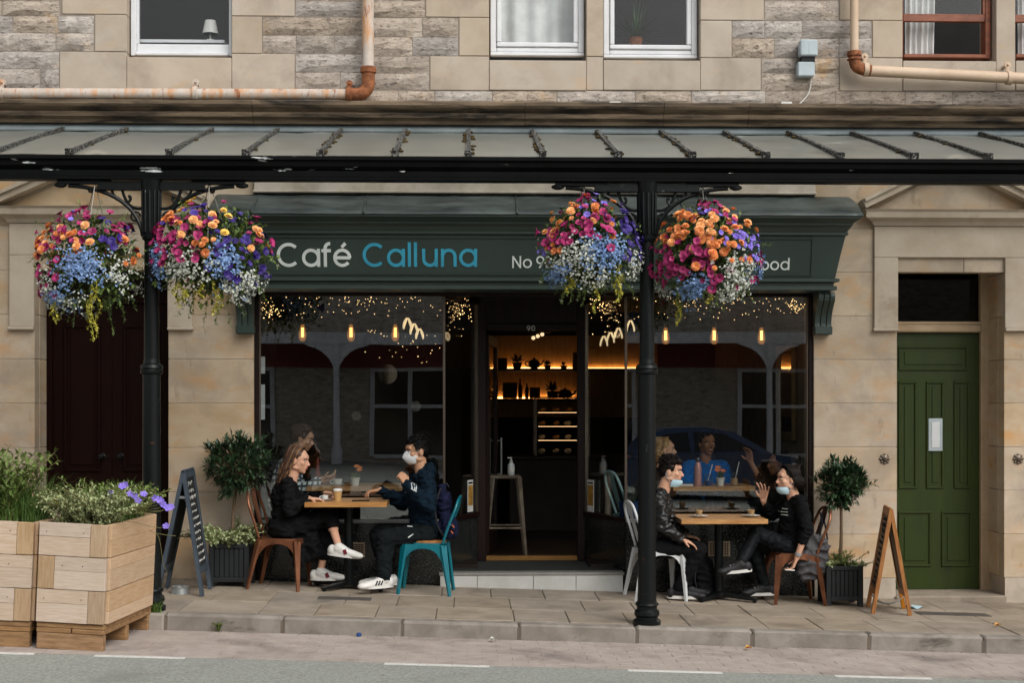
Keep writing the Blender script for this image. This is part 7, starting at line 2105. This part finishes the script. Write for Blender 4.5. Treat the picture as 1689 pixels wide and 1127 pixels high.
def short_hair(t, Hm, sc, matn, seed, vol=1.0, back=0.0, fringe=True, sides=True, lo=-0.02):
    random.seed(seed); m = MB(); R = Hm.to_3x3().normalized()
    def P_(x, y, z): return Hm @ V(x, y, z)
    m.ell(P_(0, -0.022, 0.040), (0.077 * sc, 0.090 * sc, 0.076 * sc * vol), R, 18, 12)
    m.ell(P_(0, -0.055, 0.0), (0.070 * sc, 0.055 * sc, 0.075 * sc), R, 14, 10)
    if sides:
        for s in (-1, 1): m.ell(P_(s * 0.066, -0.005, 0.022), (0.012 * sc, 0.042 * sc, 0.032 * sc), R, 10, 8)
    for k in range(46):
        a_ = random.uniform(-pi, pi); e = random.uniform(0.25, 1.4)
        d = V(cos(e) * sin(a_) * .078, cos(e) * cos(a_) * .088 - 0.02, sin(e) * .076 * vol + 0.042)
        if d.y > 0.03 and d.z < 0.075 and not fringe: continue
        m.ell(P_(d.x, d.y, d.z), (random.uniform(.008, .016) * sc, random.uniform(.012, .024) * sc, random.uniform(.008, .014) * sc), R, 7, 5)
    if fringe:
        for k in range(7): m.ell(P_(-0.05 + 0.0165 * k, 0.062 + 0.012 * (1 - abs(k - 3) / 3), 0.078), (0.014 * sc, 0.02 * sc, 0.016 * sc * vol), R, 8, 6)
    o = blob('hair', m, 0.006, matn, t, 1, 0.003, 60, seed)
    st = MB()
    for k in range(130):
        a_ = random.uniform(-pi, pi); e = random.uniform(0.05, 1.45)
        p0 = V(cos(e) * sin(a_) * .077, cos(e) * cos(a_) * .088 - 0.022, sin(e) * .077 * vol + 0.040)
        if p0.y > 0.045 and p0.z < 0.07: continue
        d = V(p0.x * .6, p0.y + 0.02, 0).normalized() if p0.length > 0 else V(0, 1, 0)
        q = [P_(*(p0 + V(d.x, d.y, 0.25 - 0.5 * i / 3) * (0.013 * i) + V(random.uniform(-.004, .004), random.uniform(-.004, .004), random.uniform(-.003, .004)))) for i in range(4)]
        st.tube(q, [0.0026, 0.0026, 0.002, 0.0008], 4)
    st.build('hair_strands', matn, o, smooth=180, kind='stuff')
    return o
def long_hair(t, Hm, sc, mats_, seed, L, fall, n=150, gap=0.55, rad=(0.004, 0.007)):
    """strands from the parting over the skull, then hanging by 'fall'"""
    random.seed(seed)
    m = MB(); R = Hm.to_3x3().normalized()
    def P_(x, y, z): return Hm @ V(x, y, z)
    m.ell(P_(0, -0.020, 0.032), (0.078 * sc, 0.090 * sc, 0.080 * sc), R, 18, 12); m.ell(P_(0, -0.055, -0.01), (0.072 * sc, 0.055 * sc, 0.09 * sc), R, 14, 10)
    hair = blob('hair', m, 0.007, mats_[0], t, 2)
    sm = [MB(), MB()]
    for k in range(n):
        s = random.choice((-1, 1)); b = random.uniform(-1.0, 0.62)
        pts = []
        y0 = b * 0.075 - 0.01
        for i in range(6):
            th = i / 5 * (pi / 2 + 0.25)
            rx_ = 0.083 * sqrt(max(0.05, 1 - (y0 / 0.105) ** 2))
            yy = y0 - 0.035 * (i / 5) ** 1.5 * (1.2 if b > 0.2 else 0.6)
            pts.append(P_(s * rx_ * sin(th) * 1.03, yy, 0.034 + 0.083 * cos(th)))
        e = pts[-1]; l = L * random.uniform(0.75, 1.05)
        for i in range(1, 7):
            q = i / 6
            pts.append(e + fall * (l * q) + (R @ V(s * 0.012 * sin(q * 3), -0.03 * q, 0)) + rvec() * 0.006)
        rr = random.uniform(*rad)
        sm[0 if random.random() < 0.68 else 1].tube(pts, [rr * (0.6 + 0.4 * min(1, i / 3)) * (1 if i < 9 else (12.5 - i) / 3.5) for i in range(12)], 5)
    sm[0].build('hair_strands', mats_[0], hair, smooth=180, kind='stuff')
    sm[1].build('hair_strands', mats_[1], hair, smooth=180, kind='stuff')
    return hair
def garment_marks(t, garment, pts_list, matn, name, r=0.006):
    """small printed strokes laid on the cloth where the straight view meets it"""
    me = garment.data; L = t.location
    bv = BVHTree.FromPolygons([v.co + L for v in me.vertices], [tuple(p.vertices) for p in me.polygons])
    o0 = V(0, CAM_Y, CAM_Z); m = MB()
    for (a, b) in pts_list:
        q = []
        for i in range(4):
            uu = a[0] + (b[0] - a[0]) * i / 3; vv = a[1] + (b[1] - a[1]) * i / 3
            d = (W(uu, vv, 0) - o0).normalized()
            h = bv.ray_cast(o0, d)
            if h[0] is not None: q.append(h[0] + h[1] * 0.001)
        if len(q) == 4: m.tube(q, r, 6)
    if m.v: m.build(name, matn, garment)
D3 = V
# ---- woman in the long black coat
J = dict(pelvis=W(469, 871, -.40), chest=W(470, 818, -.40), neck=W(485, 787, -.40), shN=W(474, 799, -.54), shF=W(478, 799, -.26), elN=W(478, 843, -.60), wrN=W(509, 822, -.52), elF=W(496, 838, -.18), wrF=W(537, 814, -.33),
         hipN=W(472, 874, -.48), hipF=W(472, 874, -.31), knN=W(543, 850, -.38), anN=W(559, 903, -.56), knF=W(541, 868, -.28), anF=W(529, 943, -.34), toeN=V(1, -.15, -.12), toeF=V(1, -.12, 0))
Hm = headM(W(492, 758, -.40), V(1, -.22, -.16), V(.16, 0, 1), 1.0)
pw = thing('person', 'woman with long brown hair and black coat seated left with crossed legs', 'person', (J['pelvis'].x, -.40, gz(J['pelvis'].x)))
bd = body(pw, J, Hm, 1.0, 'skin_fair', 0.006, {'N': (V(1, .05, -.08), V(0, 0, -1), 0.25, -1), 'F': (V(1, -.5, -.1), V(.1, -.6, -.8), 0.55, 1)}, 0.92)
face_parts(pw, Hm, 1.0, 'hair_brown', bd)
top(pw, J, 'coat_black', 'coat', 0.018, 0.88, 0.88, seed=2, wr=0.007, hem=0.03, build=0.92)
m = MB(); R = frame(J['hipN'] - J['hipF'], V(0, 0, 1))
m.ell(J['pelvis'], (0.18, 0.15, 0.12), R)
for s in 'NF': m.cap(J['hip' + s], 0.105, J['kn' + s], 0.078)
m.cap(J['knN'], 0.078, J['knN'].lerp(J['anN'], 0.30), 0.066); m.cap(J['knF'], 0.082, J['knF'].lerp(J['anF'], 0.60), 0.062)
m.cap(W(488, 885, -.42), 0.09, W(494, 930, -.44), 0.055); m.cap(W(510, 885, -.40), 0.085, W(520, 915, -.40), 0.05); m.cap(W(494, 930, -.44), 0.05, W(525, 905, -.34), 0.05)
blob('skirt', m, 0.009, 'coat_black', pw, 5, 0.008, 9, 3)
for s in 'NF': shoe(pw, J['an' + s], J['toe' + s], 'shoe_white', 'shoe_white', 0.25, stripes=((0.075, 0.030, 'stripe_red'),))
long_hair(pw, Hm, 1.0, ('hair_brown', 'hair_light'), 5, 0.26, V(-.22, -.02, -1).normalized(), 170)
# ---- masked man in the navy hoodie
J = dict(pelvis=W(701, 878, -.42), chest=W(695, 824, -.42), neck=W(694, 777, -.42), shN=W(704, 791, -.58), shF=W(690, 791, -.24), elN=W(709, 834, -.68), wrN=W(671, 799, -.64), elF=W(664, 830, -.18), wrF=W(627, 808, -.36),
         hipN=W(700, 881, -.51), hipF=W(700, 881, -.32), knN=W(636, 889, -.56), anN=W(633, 955, -.62), knF=W(624, 884, -.26), anF=W(638, 951, -.38), toeN=V(-.85, -.55, 0), toeF=V(-.95, -.25, 0))
Hm = headM(W(687, 743, -.42), V(-1, -.42, -.10), V(-.05, 0, 1), 1.05)
pm = thing('person', 'masked man in a navy hoodie and dark joggers seated on the teal chair', 'person', (J['pelvis'].x, -.42, gz(J['pelvis'].x)))
bd = body(pm, J, Hm, 1.05, 'skin_light', 0.006, {'N': (V(-.45, -.1, .85), V(-.6, .6, 0), 0.85, -1), 'F': (V(-1, -.15, -.12), V(0, 0, -1), 0.42, -1, 1.15)}, 1.0)
face_parts(pm, Hm, 1.05, 'hair_black', bd)
hood = top(pm, J, 'hoodie_navy', 'hoodie', 0.024, 0.95, 0.93, hood=V(-1, -.3, 0), seed=6, wr=0.008, hem=0.03)
garment_marks(pm, hood, [((678, 797), (680, 806)), ((683, 797), (684, 808)), ((687, 799), (686, 809)), ((680, 797), (687, 799)), ((678, 806), (687, 811)), ((669, 812), (671, 812))], 'letter_pale', 'printed_letters', 0.005)
tr = trousers(pm, J, 'jogger', 0.028, 0.90, seed=8, wr=0.005)
garment_marks(pm, tr, [((673, 887), (682, 881)), ((672, 868), (680, 869))], 'letter_pale', 'logo_print', 0.005)
for s in 'NF': shoe(pm, J['an' + s], J['toe' + s], 'shoe_white', 'shoe_white', 0.28, stripes=((0.05, 0.011, 'shoe_black'), (0.075, 0.011, 'shoe_black'), (0.10, 0.011, 'shoe_black')))
short_hair(pm, Hm, 1.05, 'hair_black', 12, 1.12)
m = MB(); R = Hm.to_3x3().normalized()
def kn95(Hm, sc):
    P_ = lambda x, y, z: Hm @ V(x, y, z)
    m = MB(); rows_ = []
    for (z, w_, y0, yb_) in ((0.004, 0.030, 0.096, 0.07), (-0.02, 0.056, 0.118, 0.035), (-0.045, 0.062, 0.128, 0.018), (-0.075, 0.056, 0.112, 0.018), (-0.103, 0.034, 0.080, 0.03)):
        rows_.append([P_(w_ * sin(a_), yb_ + (y0 - yb_) * (1 - abs(a_ / 1.45) ** 1.25), z) for a_ in [(-1.45 + 2.9 * i / 10) for i in range(11)]])
    vs = sum(rows_, []); fs = [(j * 11 + i, j * 11 + i + 1, j * 11 + i + 12, j * 11 + i + 11) for j in range(4) for i in range(10)]
    return m.add(vs, fs)
msk = kn95(Hm, 1.05).build('face_mask', 'mask_white', pm, smooth=60)
for s in (-1, 1):
    MB().tube([Hm @ V(s * .056, .035, -.02), Hm @ V(s * .072, 0.0, 0.0), Hm @ V(s * .076, -.03, -.02), Hm @ V(s * .068, -.005, -.05), Hm @ V(s * .05, .03, -.08)], 0.002, 5).build('ear_loop', 'mask_white', msk)
gls = MB()
for s in (-1, 1):
    gls.tube([Hm @ V(s * .032 + .020 * cos(a_), 0.094 - abs(.02 * cos(a_)) * .2, -.002 + .018 * sin(a_)) for a_ in [i * pi / 8 for i in range(16)]], 0.0018, 5, closed=True)
    gls.tube([Hm @ V(s * .053, .090, .003), Hm @ V(s * .078, .0, .006)], 0.0018, 5)
gls.tube([Hm @ V(-.012, .096, .002), Hm @ V(.012, .096, .002)], 0.0018, 5).build('spectacles', 'bronze', pm)
# ---- man in the leather jacket behind the post
J = dict(pelvis=W(1075, 900, -.40), chest=W(1083, 846, -.40), neck=W(1097, 806, -.40), shN=W(1087, 818, -.56), shF=W(1093, 818, -.24), elN=W(1093, 868, -.62), wrN=W(1124, 889, -.58), elF=W(1106, 866, -.20), wrF=W(1133, 884, -.30),
         hipN=W(1079, 904, -.49), hipF=W(1079, 904, -.31), knN=W(1153, 906, -.52), anN=W(1118, 973, -.50), knF=W(1151, 902, -.28), anF=W(1130, 969, -.30), toeN=V(1, -.15, 0), toeF=V(1, -.1, 0))
Hm = headM(W(1107, 776, -.40), V(1, -.25, -.12), V(.14, 0, 1), 1.02)
pj = thing('person', 'dark haired man in a black leather jacket leaning forward behind the post', 'person', (J['pelvis'].x, -.40, gz(J['pelvis'].x)))
bd = body(pj, J, Hm, 1.02, 'skin_fair', 0.006, {'N': (V(.9, .0, -.38), V(-.3, .1, -1), 0.22, -1, 1.1), 'F': (V(.95, 0, -.2), V(0, 0, -1), 0.4, 1)}, 1.0)
face_parts(pj, Hm, 1.02, 'hair_dark', bd)
top(pj, J, 'leather', 'leather_jacket', 0.02, 0.95, 0.93, seed=16, wr=0.007)
trousers(pj, J, 'black_knit', 0.018, 0.95, seed=18)
for s in 'NF': shoe(pj, J['an' + s], J['toe' + s], 'shoe_black', 'shoe_white', 0.275)
short_hair(pj, Hm, 1.02, 'hair_dark', 22, 1.2)
def chin_mask(t, Hm):
    P_ = lambda x, y, z: Hm @ V(x, y, z)
    rows_ = []
    for (z, w_, y0, yb_) in ((-0.072, 0.056, 0.100, 0.03), (-0.09, 0.060, 0.108, 0.02), (-0.115, 0.055, 0.096, 0.015), (-0.135, 0.045, 0.070, 0.01)):
        rows_.append([P_(w_ * sin(a_), yb_ + (y0 - yb_) * (1 - abs(a_ / 1.5) ** 1.8) + 0.003 * (j_ % 2), z) for j_, a_ in enumerate([(-1.5 + 3.0 * i / 10) for i in range(11)])])
    vs = sum(rows_, []); fs = [(j * 11 + i, j * 11 + i + 1, j * 11 + i + 12, j * 11 + i + 11) for j in range(3) for i in range(10)]
    k = MB().add(vs, fs).build('face_mask', 'mask_blue', t, smooth=60)
    for s in (-1, 1): MB().tube([P_(s * .055, .03, -.075), P_(s * .072, .0, -.04), P_(s * .078, -.02, -.0), P_(s * .078, -.035, -.03), P_(s * .05, .02, -.12)], 0.002, 5).build('ear_loop', 'mask_white', k)
chin_mask(pj, Hm)
# ---- woman on the right, hand raised
J = dict(pelvis=W(1300, 899, -.40), chest=W(1309, 850, -.40), neck=W(1306, 815, -.40), shN=W(1321, 828, -.55), shF=W(1303, 828, -.25), elN=W(1331, 874, -.64), wrN=W(1314, 921, -.64), elF=W(1272, 850, -.18), wrF=W(1259, 826, -.30),
         hipN=W(1298, 903, -.48), hipF=W(1298, 903, -.31), knN=W(1246, 880, -.38), anN=W(1222, 930, -.56), knF=W(1242, 898, -.26), anF=W(1262, 968, -.34), toeN=V(-1, -.1, -.08), toeF=V(-1, -.12, 0))
Hm = headM(W(1299, 789, -.40), V(-1, -.25, -.02), V(0, 0, 1), 1.0)
pr2 = thing('person', 'dark haired woman in black with one hand raised and a cigarette in the other', 'person', (J['pelvis'].x, -.40, gz(J['pelvis'].x)))
bd = body(pr2, J, Hm, 1.0, 'skin_fair', 0.006, {'N': (V(-.4, .0, -.9), V(-.9, .1, .4), 0.45, 1), 'F': (V(.05, -.1, 1), V(-.75, -.6, 0), 0.2, -1, 1.35)}, 0.95)
face_parts(pr2, Hm, 1.0, 'hair_dark', bd)
tp = top(pr2, J, 'black_knit', 'black_top', 0.016, 0.40, 0.72, seed=26, build=0.97)
garment_marks(pr2, tp, [((1290, 839), (1299, 840)), ((1288, 844), (1299, 845)), ((1289, 849), (1300, 850)), ((1284, 842), (1285, 844))], 'letter_pale', 'printed_lines', 0.003)
trousers(pr2, J, 'leggings', 0.014, 0.93, seed=28)
for s in 'NF': shoe(pr2, J['an' + s], J['toe' + s], 'shoe_black', 'shoe_white', 0.25)
long_hair(pr2, Hm, 1.0, ('hair_dark', 'hair_dark'), 25, 0.10, V(.12, 0, -1).normalized(), 150, rad=(0.006, 0.010))
chin_mask(pr2, Hm)
wv = J['wrN'] - (J['wrN'] - J['elN']).normalized() * 0.035; ax = (J['wrN'] - J['elN']).normalized()
wt = MB().lathe([(0.029, -0.010), (0.031, -0.009), (0.031, 0.009), (0.029, 0.010)], wv, 16, axis=ax).lathe([(0.0, 0.0), (0.017, 0.0), (0.017, 0.008), (0, 0.009)], wv + V(0, -0.030, 0), 14, axis=(0, -1, 0)).build('wristwatch', 'sill_metal', pr2, smooth=40)
hd_ = J['wrN'] + V(-.055, -.01, -.10)
o = MB().tube([hd_ + V(.03, -0.02, -.0), hd_ + V(-.05, -0.025, .006)], 0.0045, 8).build('cigarette', 'china', None); tag(o, 'white cigarette held low in the right woman\'s hand', 'cigarette')
# ---- people inside
def sitter(name_label, head, fwd, Yc, jd, topm, skm, hairf, hands, sleeves=0.95, smile=False, hsc=1.0, tname='shirt', brow='hair_dark'):
    Hm = headM(head, fwd, V(0, 0, 1), hsc)
    p = thing('person', name_label, 'person', (jd['pelvis'].x, jd['pelvis'].y, FLZ))
    b_ = body(p, jd, Hm, hsc, skm, 0.0075, hands, 0.98)
    face_parts(p, Hm, hsc, brow, b_, smile)
    top(p, jd, topm, tname, 0.018, sleeves, sleeves, vox=0.011, seed=33)
    trousers(p, jd, 'jogger', 0.014, 0.95, vox=0.012)
    for s in 'NF': shoe(p, jd['an' + s], jd['toe' + s], 'shoe_black', 'shoe_black')
    hairf(p, Hm)
    return p
def feet(z=FLZ + 0.08): return z
def prof(sgn, u0, vsh, Yc, eln, wrn, elf, wrf, off=0):
    """joints for someone sitting sideways inside, facing sgn along X"""
    zs = W(u0, vsh, Yc).z; x = X(u0, Yc)
    d = dict(pelvis=V(x - sgn * .06, Yc, FLZ + .52), chest=V(x - sgn * .02, Yc, zs - .14), neck=V(x + sgn * .03, Yc, zs + .04), shN=V(x, Yc - .16, zs), shF=V(x, Yc + .16, zs), elN=eln, wrN=wrn, elF=elf, wrF=wrf)
    for s, q in (('N', -1), ('F', 1)):
        d['hip' + s] = V(x - sgn * .05, Yc + q * .09, FLZ + .50); d['kn' + s] = V(x + sgn * .36, Yc + q * .11, FLZ + .50); d['an' + s] = V(x + sgn * .30, Yc + q * .11, FLZ + .085); d['toe' + s] = V(sgn, 0, 0)
    return d
YI = 0.56
jd = prof(1, 474, 766, YI, W(492, 812, .40), W(532, 790, .46), W(500, 812, .72), W(530, 796, .66))
pA = sitter('person in a checked shirt looking at a phone inside the left window', W(501, 722, YI), V(1, -.12, -.30), YI, jd, 'plaid', 'skin_fair', lambda p, H: (short_hair(p, H, 1.0, 'hair_brown', 41, 1.0, fringe=False), MB().ell(H @ V(0, -.105, .05), .035).build('hair_bun', 'hair_brown', p, smooth=180)), {'N': (V(1, 0, .25), V(0, .3, 1), .4, 1), 'F': (V(1, -.2, .2), V(0, 0, 1), .4, -1)}, 0.8, brow='hair_brown')
pc = W(549, 779, .50); o = MB().box(-.075, .075, -.036, .036, -.004, .004, c=.003, M=Matrix.Translation(pc) @ Matrix.Rotation(radians(-24), 4, 'Y')).build('smartphone', 'phone', None); tag(o, 'dark phone held up by the person in the checked shirt', 'phone')
jd = prof(1, 1082, 782, YI + .02, W(1092, 822, .42), W(1124, 806, .46), W(1100, 822, .72), W(1126, 802, .68))
pB = sitter('blond woman in a dark strappy top inside the right window behind the post', W(1097, 741, YI), V(1, -.1, .0), YI, jd, 'dark_top', 'skin_fair', lambda p, H: long_hair(p, H, .98, ('hair_blond', 'hair_light'), 43, .16, V(-.25, 0, -1).normalized(), 110), {'N': (V(1, 0, 0), V(0, 0, -1), .3, -1), 'F': (V(1, 0, 0), V(0, 0, -1), .3, 1)}, 0.2, True, .98, 'vest_top', 'hair_brown')
Y3 = 1.05
jd = dict(pelvis=V(X(1163, Y3), Y3 + .1, FLZ + .5), chest=W(1163, 795, Y3), neck=W(1164, 758, Y3), shN=W(1192, 770, Y3), shF=W(1134, 770, Y3), elN=W(1203, 815, Y3 - .08), wrN=W(1184, 806, Y3 - .3), elF=W(1124, 815, Y3 - .08), wrF=W(1146, 806, Y3 - .3))
for s, q in (('N', 1), ('F', -1)):
    xx = X(1163, Y3); jd['hip' + s] = V(xx + q * .09, Y3 + .08, FLZ + .5); jd['kn' + s] = V(xx + q * .13, Y3 - .32, FLZ + .50); jd['an' + s] = V(xx + q * .13, Y3 - .28, FLZ + .085); jd['toe' + s] = V(q * .2, -1, 0)
pC = sitter('smiling man in a bright blue t-shirt inside the right window', W(1166, 730, Y3), V(.3, -1, -.05), Y3, jd, 'blue_tee', 'skin_tan', lambda p, H: short_hair(p, H, 1.02, 'hair_dark', 47, .92, fringe=False), {'N': (V(-.5, -1, 0), V(0, 0, -1), .3, 1), 'F': (V(.5, -1, 0), V(0, 0, -1), .3, -1)}, 0.2, True, 1.02, 't_shirt')
jd = prof(-1, 1300, 800, .66, W(1272, 826, .52), W(1238, 762, .60), W(1280, 828, .80), W(1246, 806, .72))
pD = sitter('dark haired person with a raised hand inside behind the right seated woman', W(1283, 764, .66), V(-1, -.15, 0), .66, jd, 'dark_top', 'skin_tan', lambda p, H: long_hair(p, H, 1.0, ('hair_black', 'hair_dark'), 49, .2, V(.1, 0, -1).normalized(), 110), {'N': (V(-.2, 0, 1), V(-.6, -.6, 0), .3, -1), 'F': (V(-1, 0, 0), V(0, 0, -1), .3, 1)}, 0.6)
# seats for the people inside
for p, lab in ((pA, 'dark stool under the person in the checked shirt'), (pB, 'dark stool under the blond woman'), (pC, 'dark stool under the man in the blue t-shirt'), (pD, 'dark stool under the person inside at the right')):
    x, y = p.location.x, p.location.y
    t = thing('cafe_stool', lab, 'stool', (x, y, FLZ), group='stools inside the café')
    MB().lathe([(0.0, .40), (.17, .40), (.18, .39), (.18, .365), (0, .365)], n=20).build('seat', 'shelf_wood', t, smooth=40, world=False)
    for k in range(4): MB().tube([V(.12 * cos(k * pi / 2 + .78), .12 * sin(k * pi / 2 + .78), .37), V(.19 * cos(k * pi / 2 + .78), .19 * sin(k * pi / 2 + .78), 0)], .012, 6).build('leg', 'iron_black', t, world=False)
# ------------------------------------------------------------------ bags
cloth('bag_navy', rgb(28, 32, 58), rgb(20, 23, 44)); cloth('bag_grey', rgb(92, 90, 92), rgb(70, 68, 70)); cloth('bag_black', rgb(22, 22, 23)); mat('strap_dark', rgb(26, 28, 36), 0.8, bump=0.1); mat('tag_orange', rgb(206, 110, 60), 0.6, bump=0)
c = W(735, 850, -.44)
t = thing('backpack', 'navy backpack hanging on the back of the teal chair', 'backpack', (c.x, c.y, c.z - .22))
m = MB().ell(W(737, 868, -.44), (.085, .15, .13)).ell(W(732, 832, -.44), (.07, .13, .13)).ell(W(728, 812, -.44), (.045, .10, .08)).ell(W(745, 872, -.46), (.06, .11, .085))
bp_ = blob('bag', m, .009, 'bag_navy', t, 3, .008, 12, 5)
MB().tube(spline([W(727, 805, -.55), W(718, 835, -.60), W(722, 868, -.60), W(735, 888, -.56)], 6), .010, 6).build('shoulder_strap', 'strap_dark', t, smooth=180)
MB().tube(spline([W(733, 803, -.42), W(736, 797, -.42), W(740, 804, -.42)], 5), .007, 6).build('grab_loop', 'strap_dark', t, smooth=180)
for (u, v, mt_) in ((742, 856, 'tag_orange'), (746, 866, 'tag_orange'), (741, 862, 'china'), (744, 876, 'tag_orange')):
    MB().beam(W(u, v, -.60), W(u + 3, v + 4, -.60), .018, .008).build('zip_tag', mt_, t)
t = thing('shoulder_bag', 'grey cloth bag hanging from the copper chair on the right', 'bag', (X(1343, -.5), -.50, Z(960, -.5)))
m = MB().ell(W(1338, 930, -.50), (.125, .075, .15)).ell(W(1348, 905, -.50), (.115, .06, .13)).ell(W(1330, 940, -.50), (.09, .07, .10)).ell(W(1352, 930, -.50), (.075, .06, .11))
blob('bag', m, .009, 'bag_grey', t, 3, .012, 9, 9)
MB().tube(spline([W(1352, 884, -.50), W(1356, 862, -.45), W(1353, 846, -.42), W(1360, 862, -.42), W(1365, 890, -.46)], 6), .008, 6).build('strap', 'strap_dark', t, smooth=180)
t = thing('rucksack', 'black rucksack on the ground under the right table', 'backpack', (X(1163, -.22), -.22, gz(X(1163, -.22))))
m = MB().ell(W(1163, 960, -.22), (.12, .10, .15)).ell(W(1160, 940, -.22), (.10, .08, .12)).ell(W(1166, 972, -.26), (.10, .08, .08))
o = blob('bag', m, .009, 'bag_black', t, 3, .008, 9, 12)
MB().tube(spline([W(1150, 930, -.32), W(1146, 955, -.34), W(1152, 980, -.30)], 6), .008, 6).build('strap', 'strap_dark', t, smooth=180)
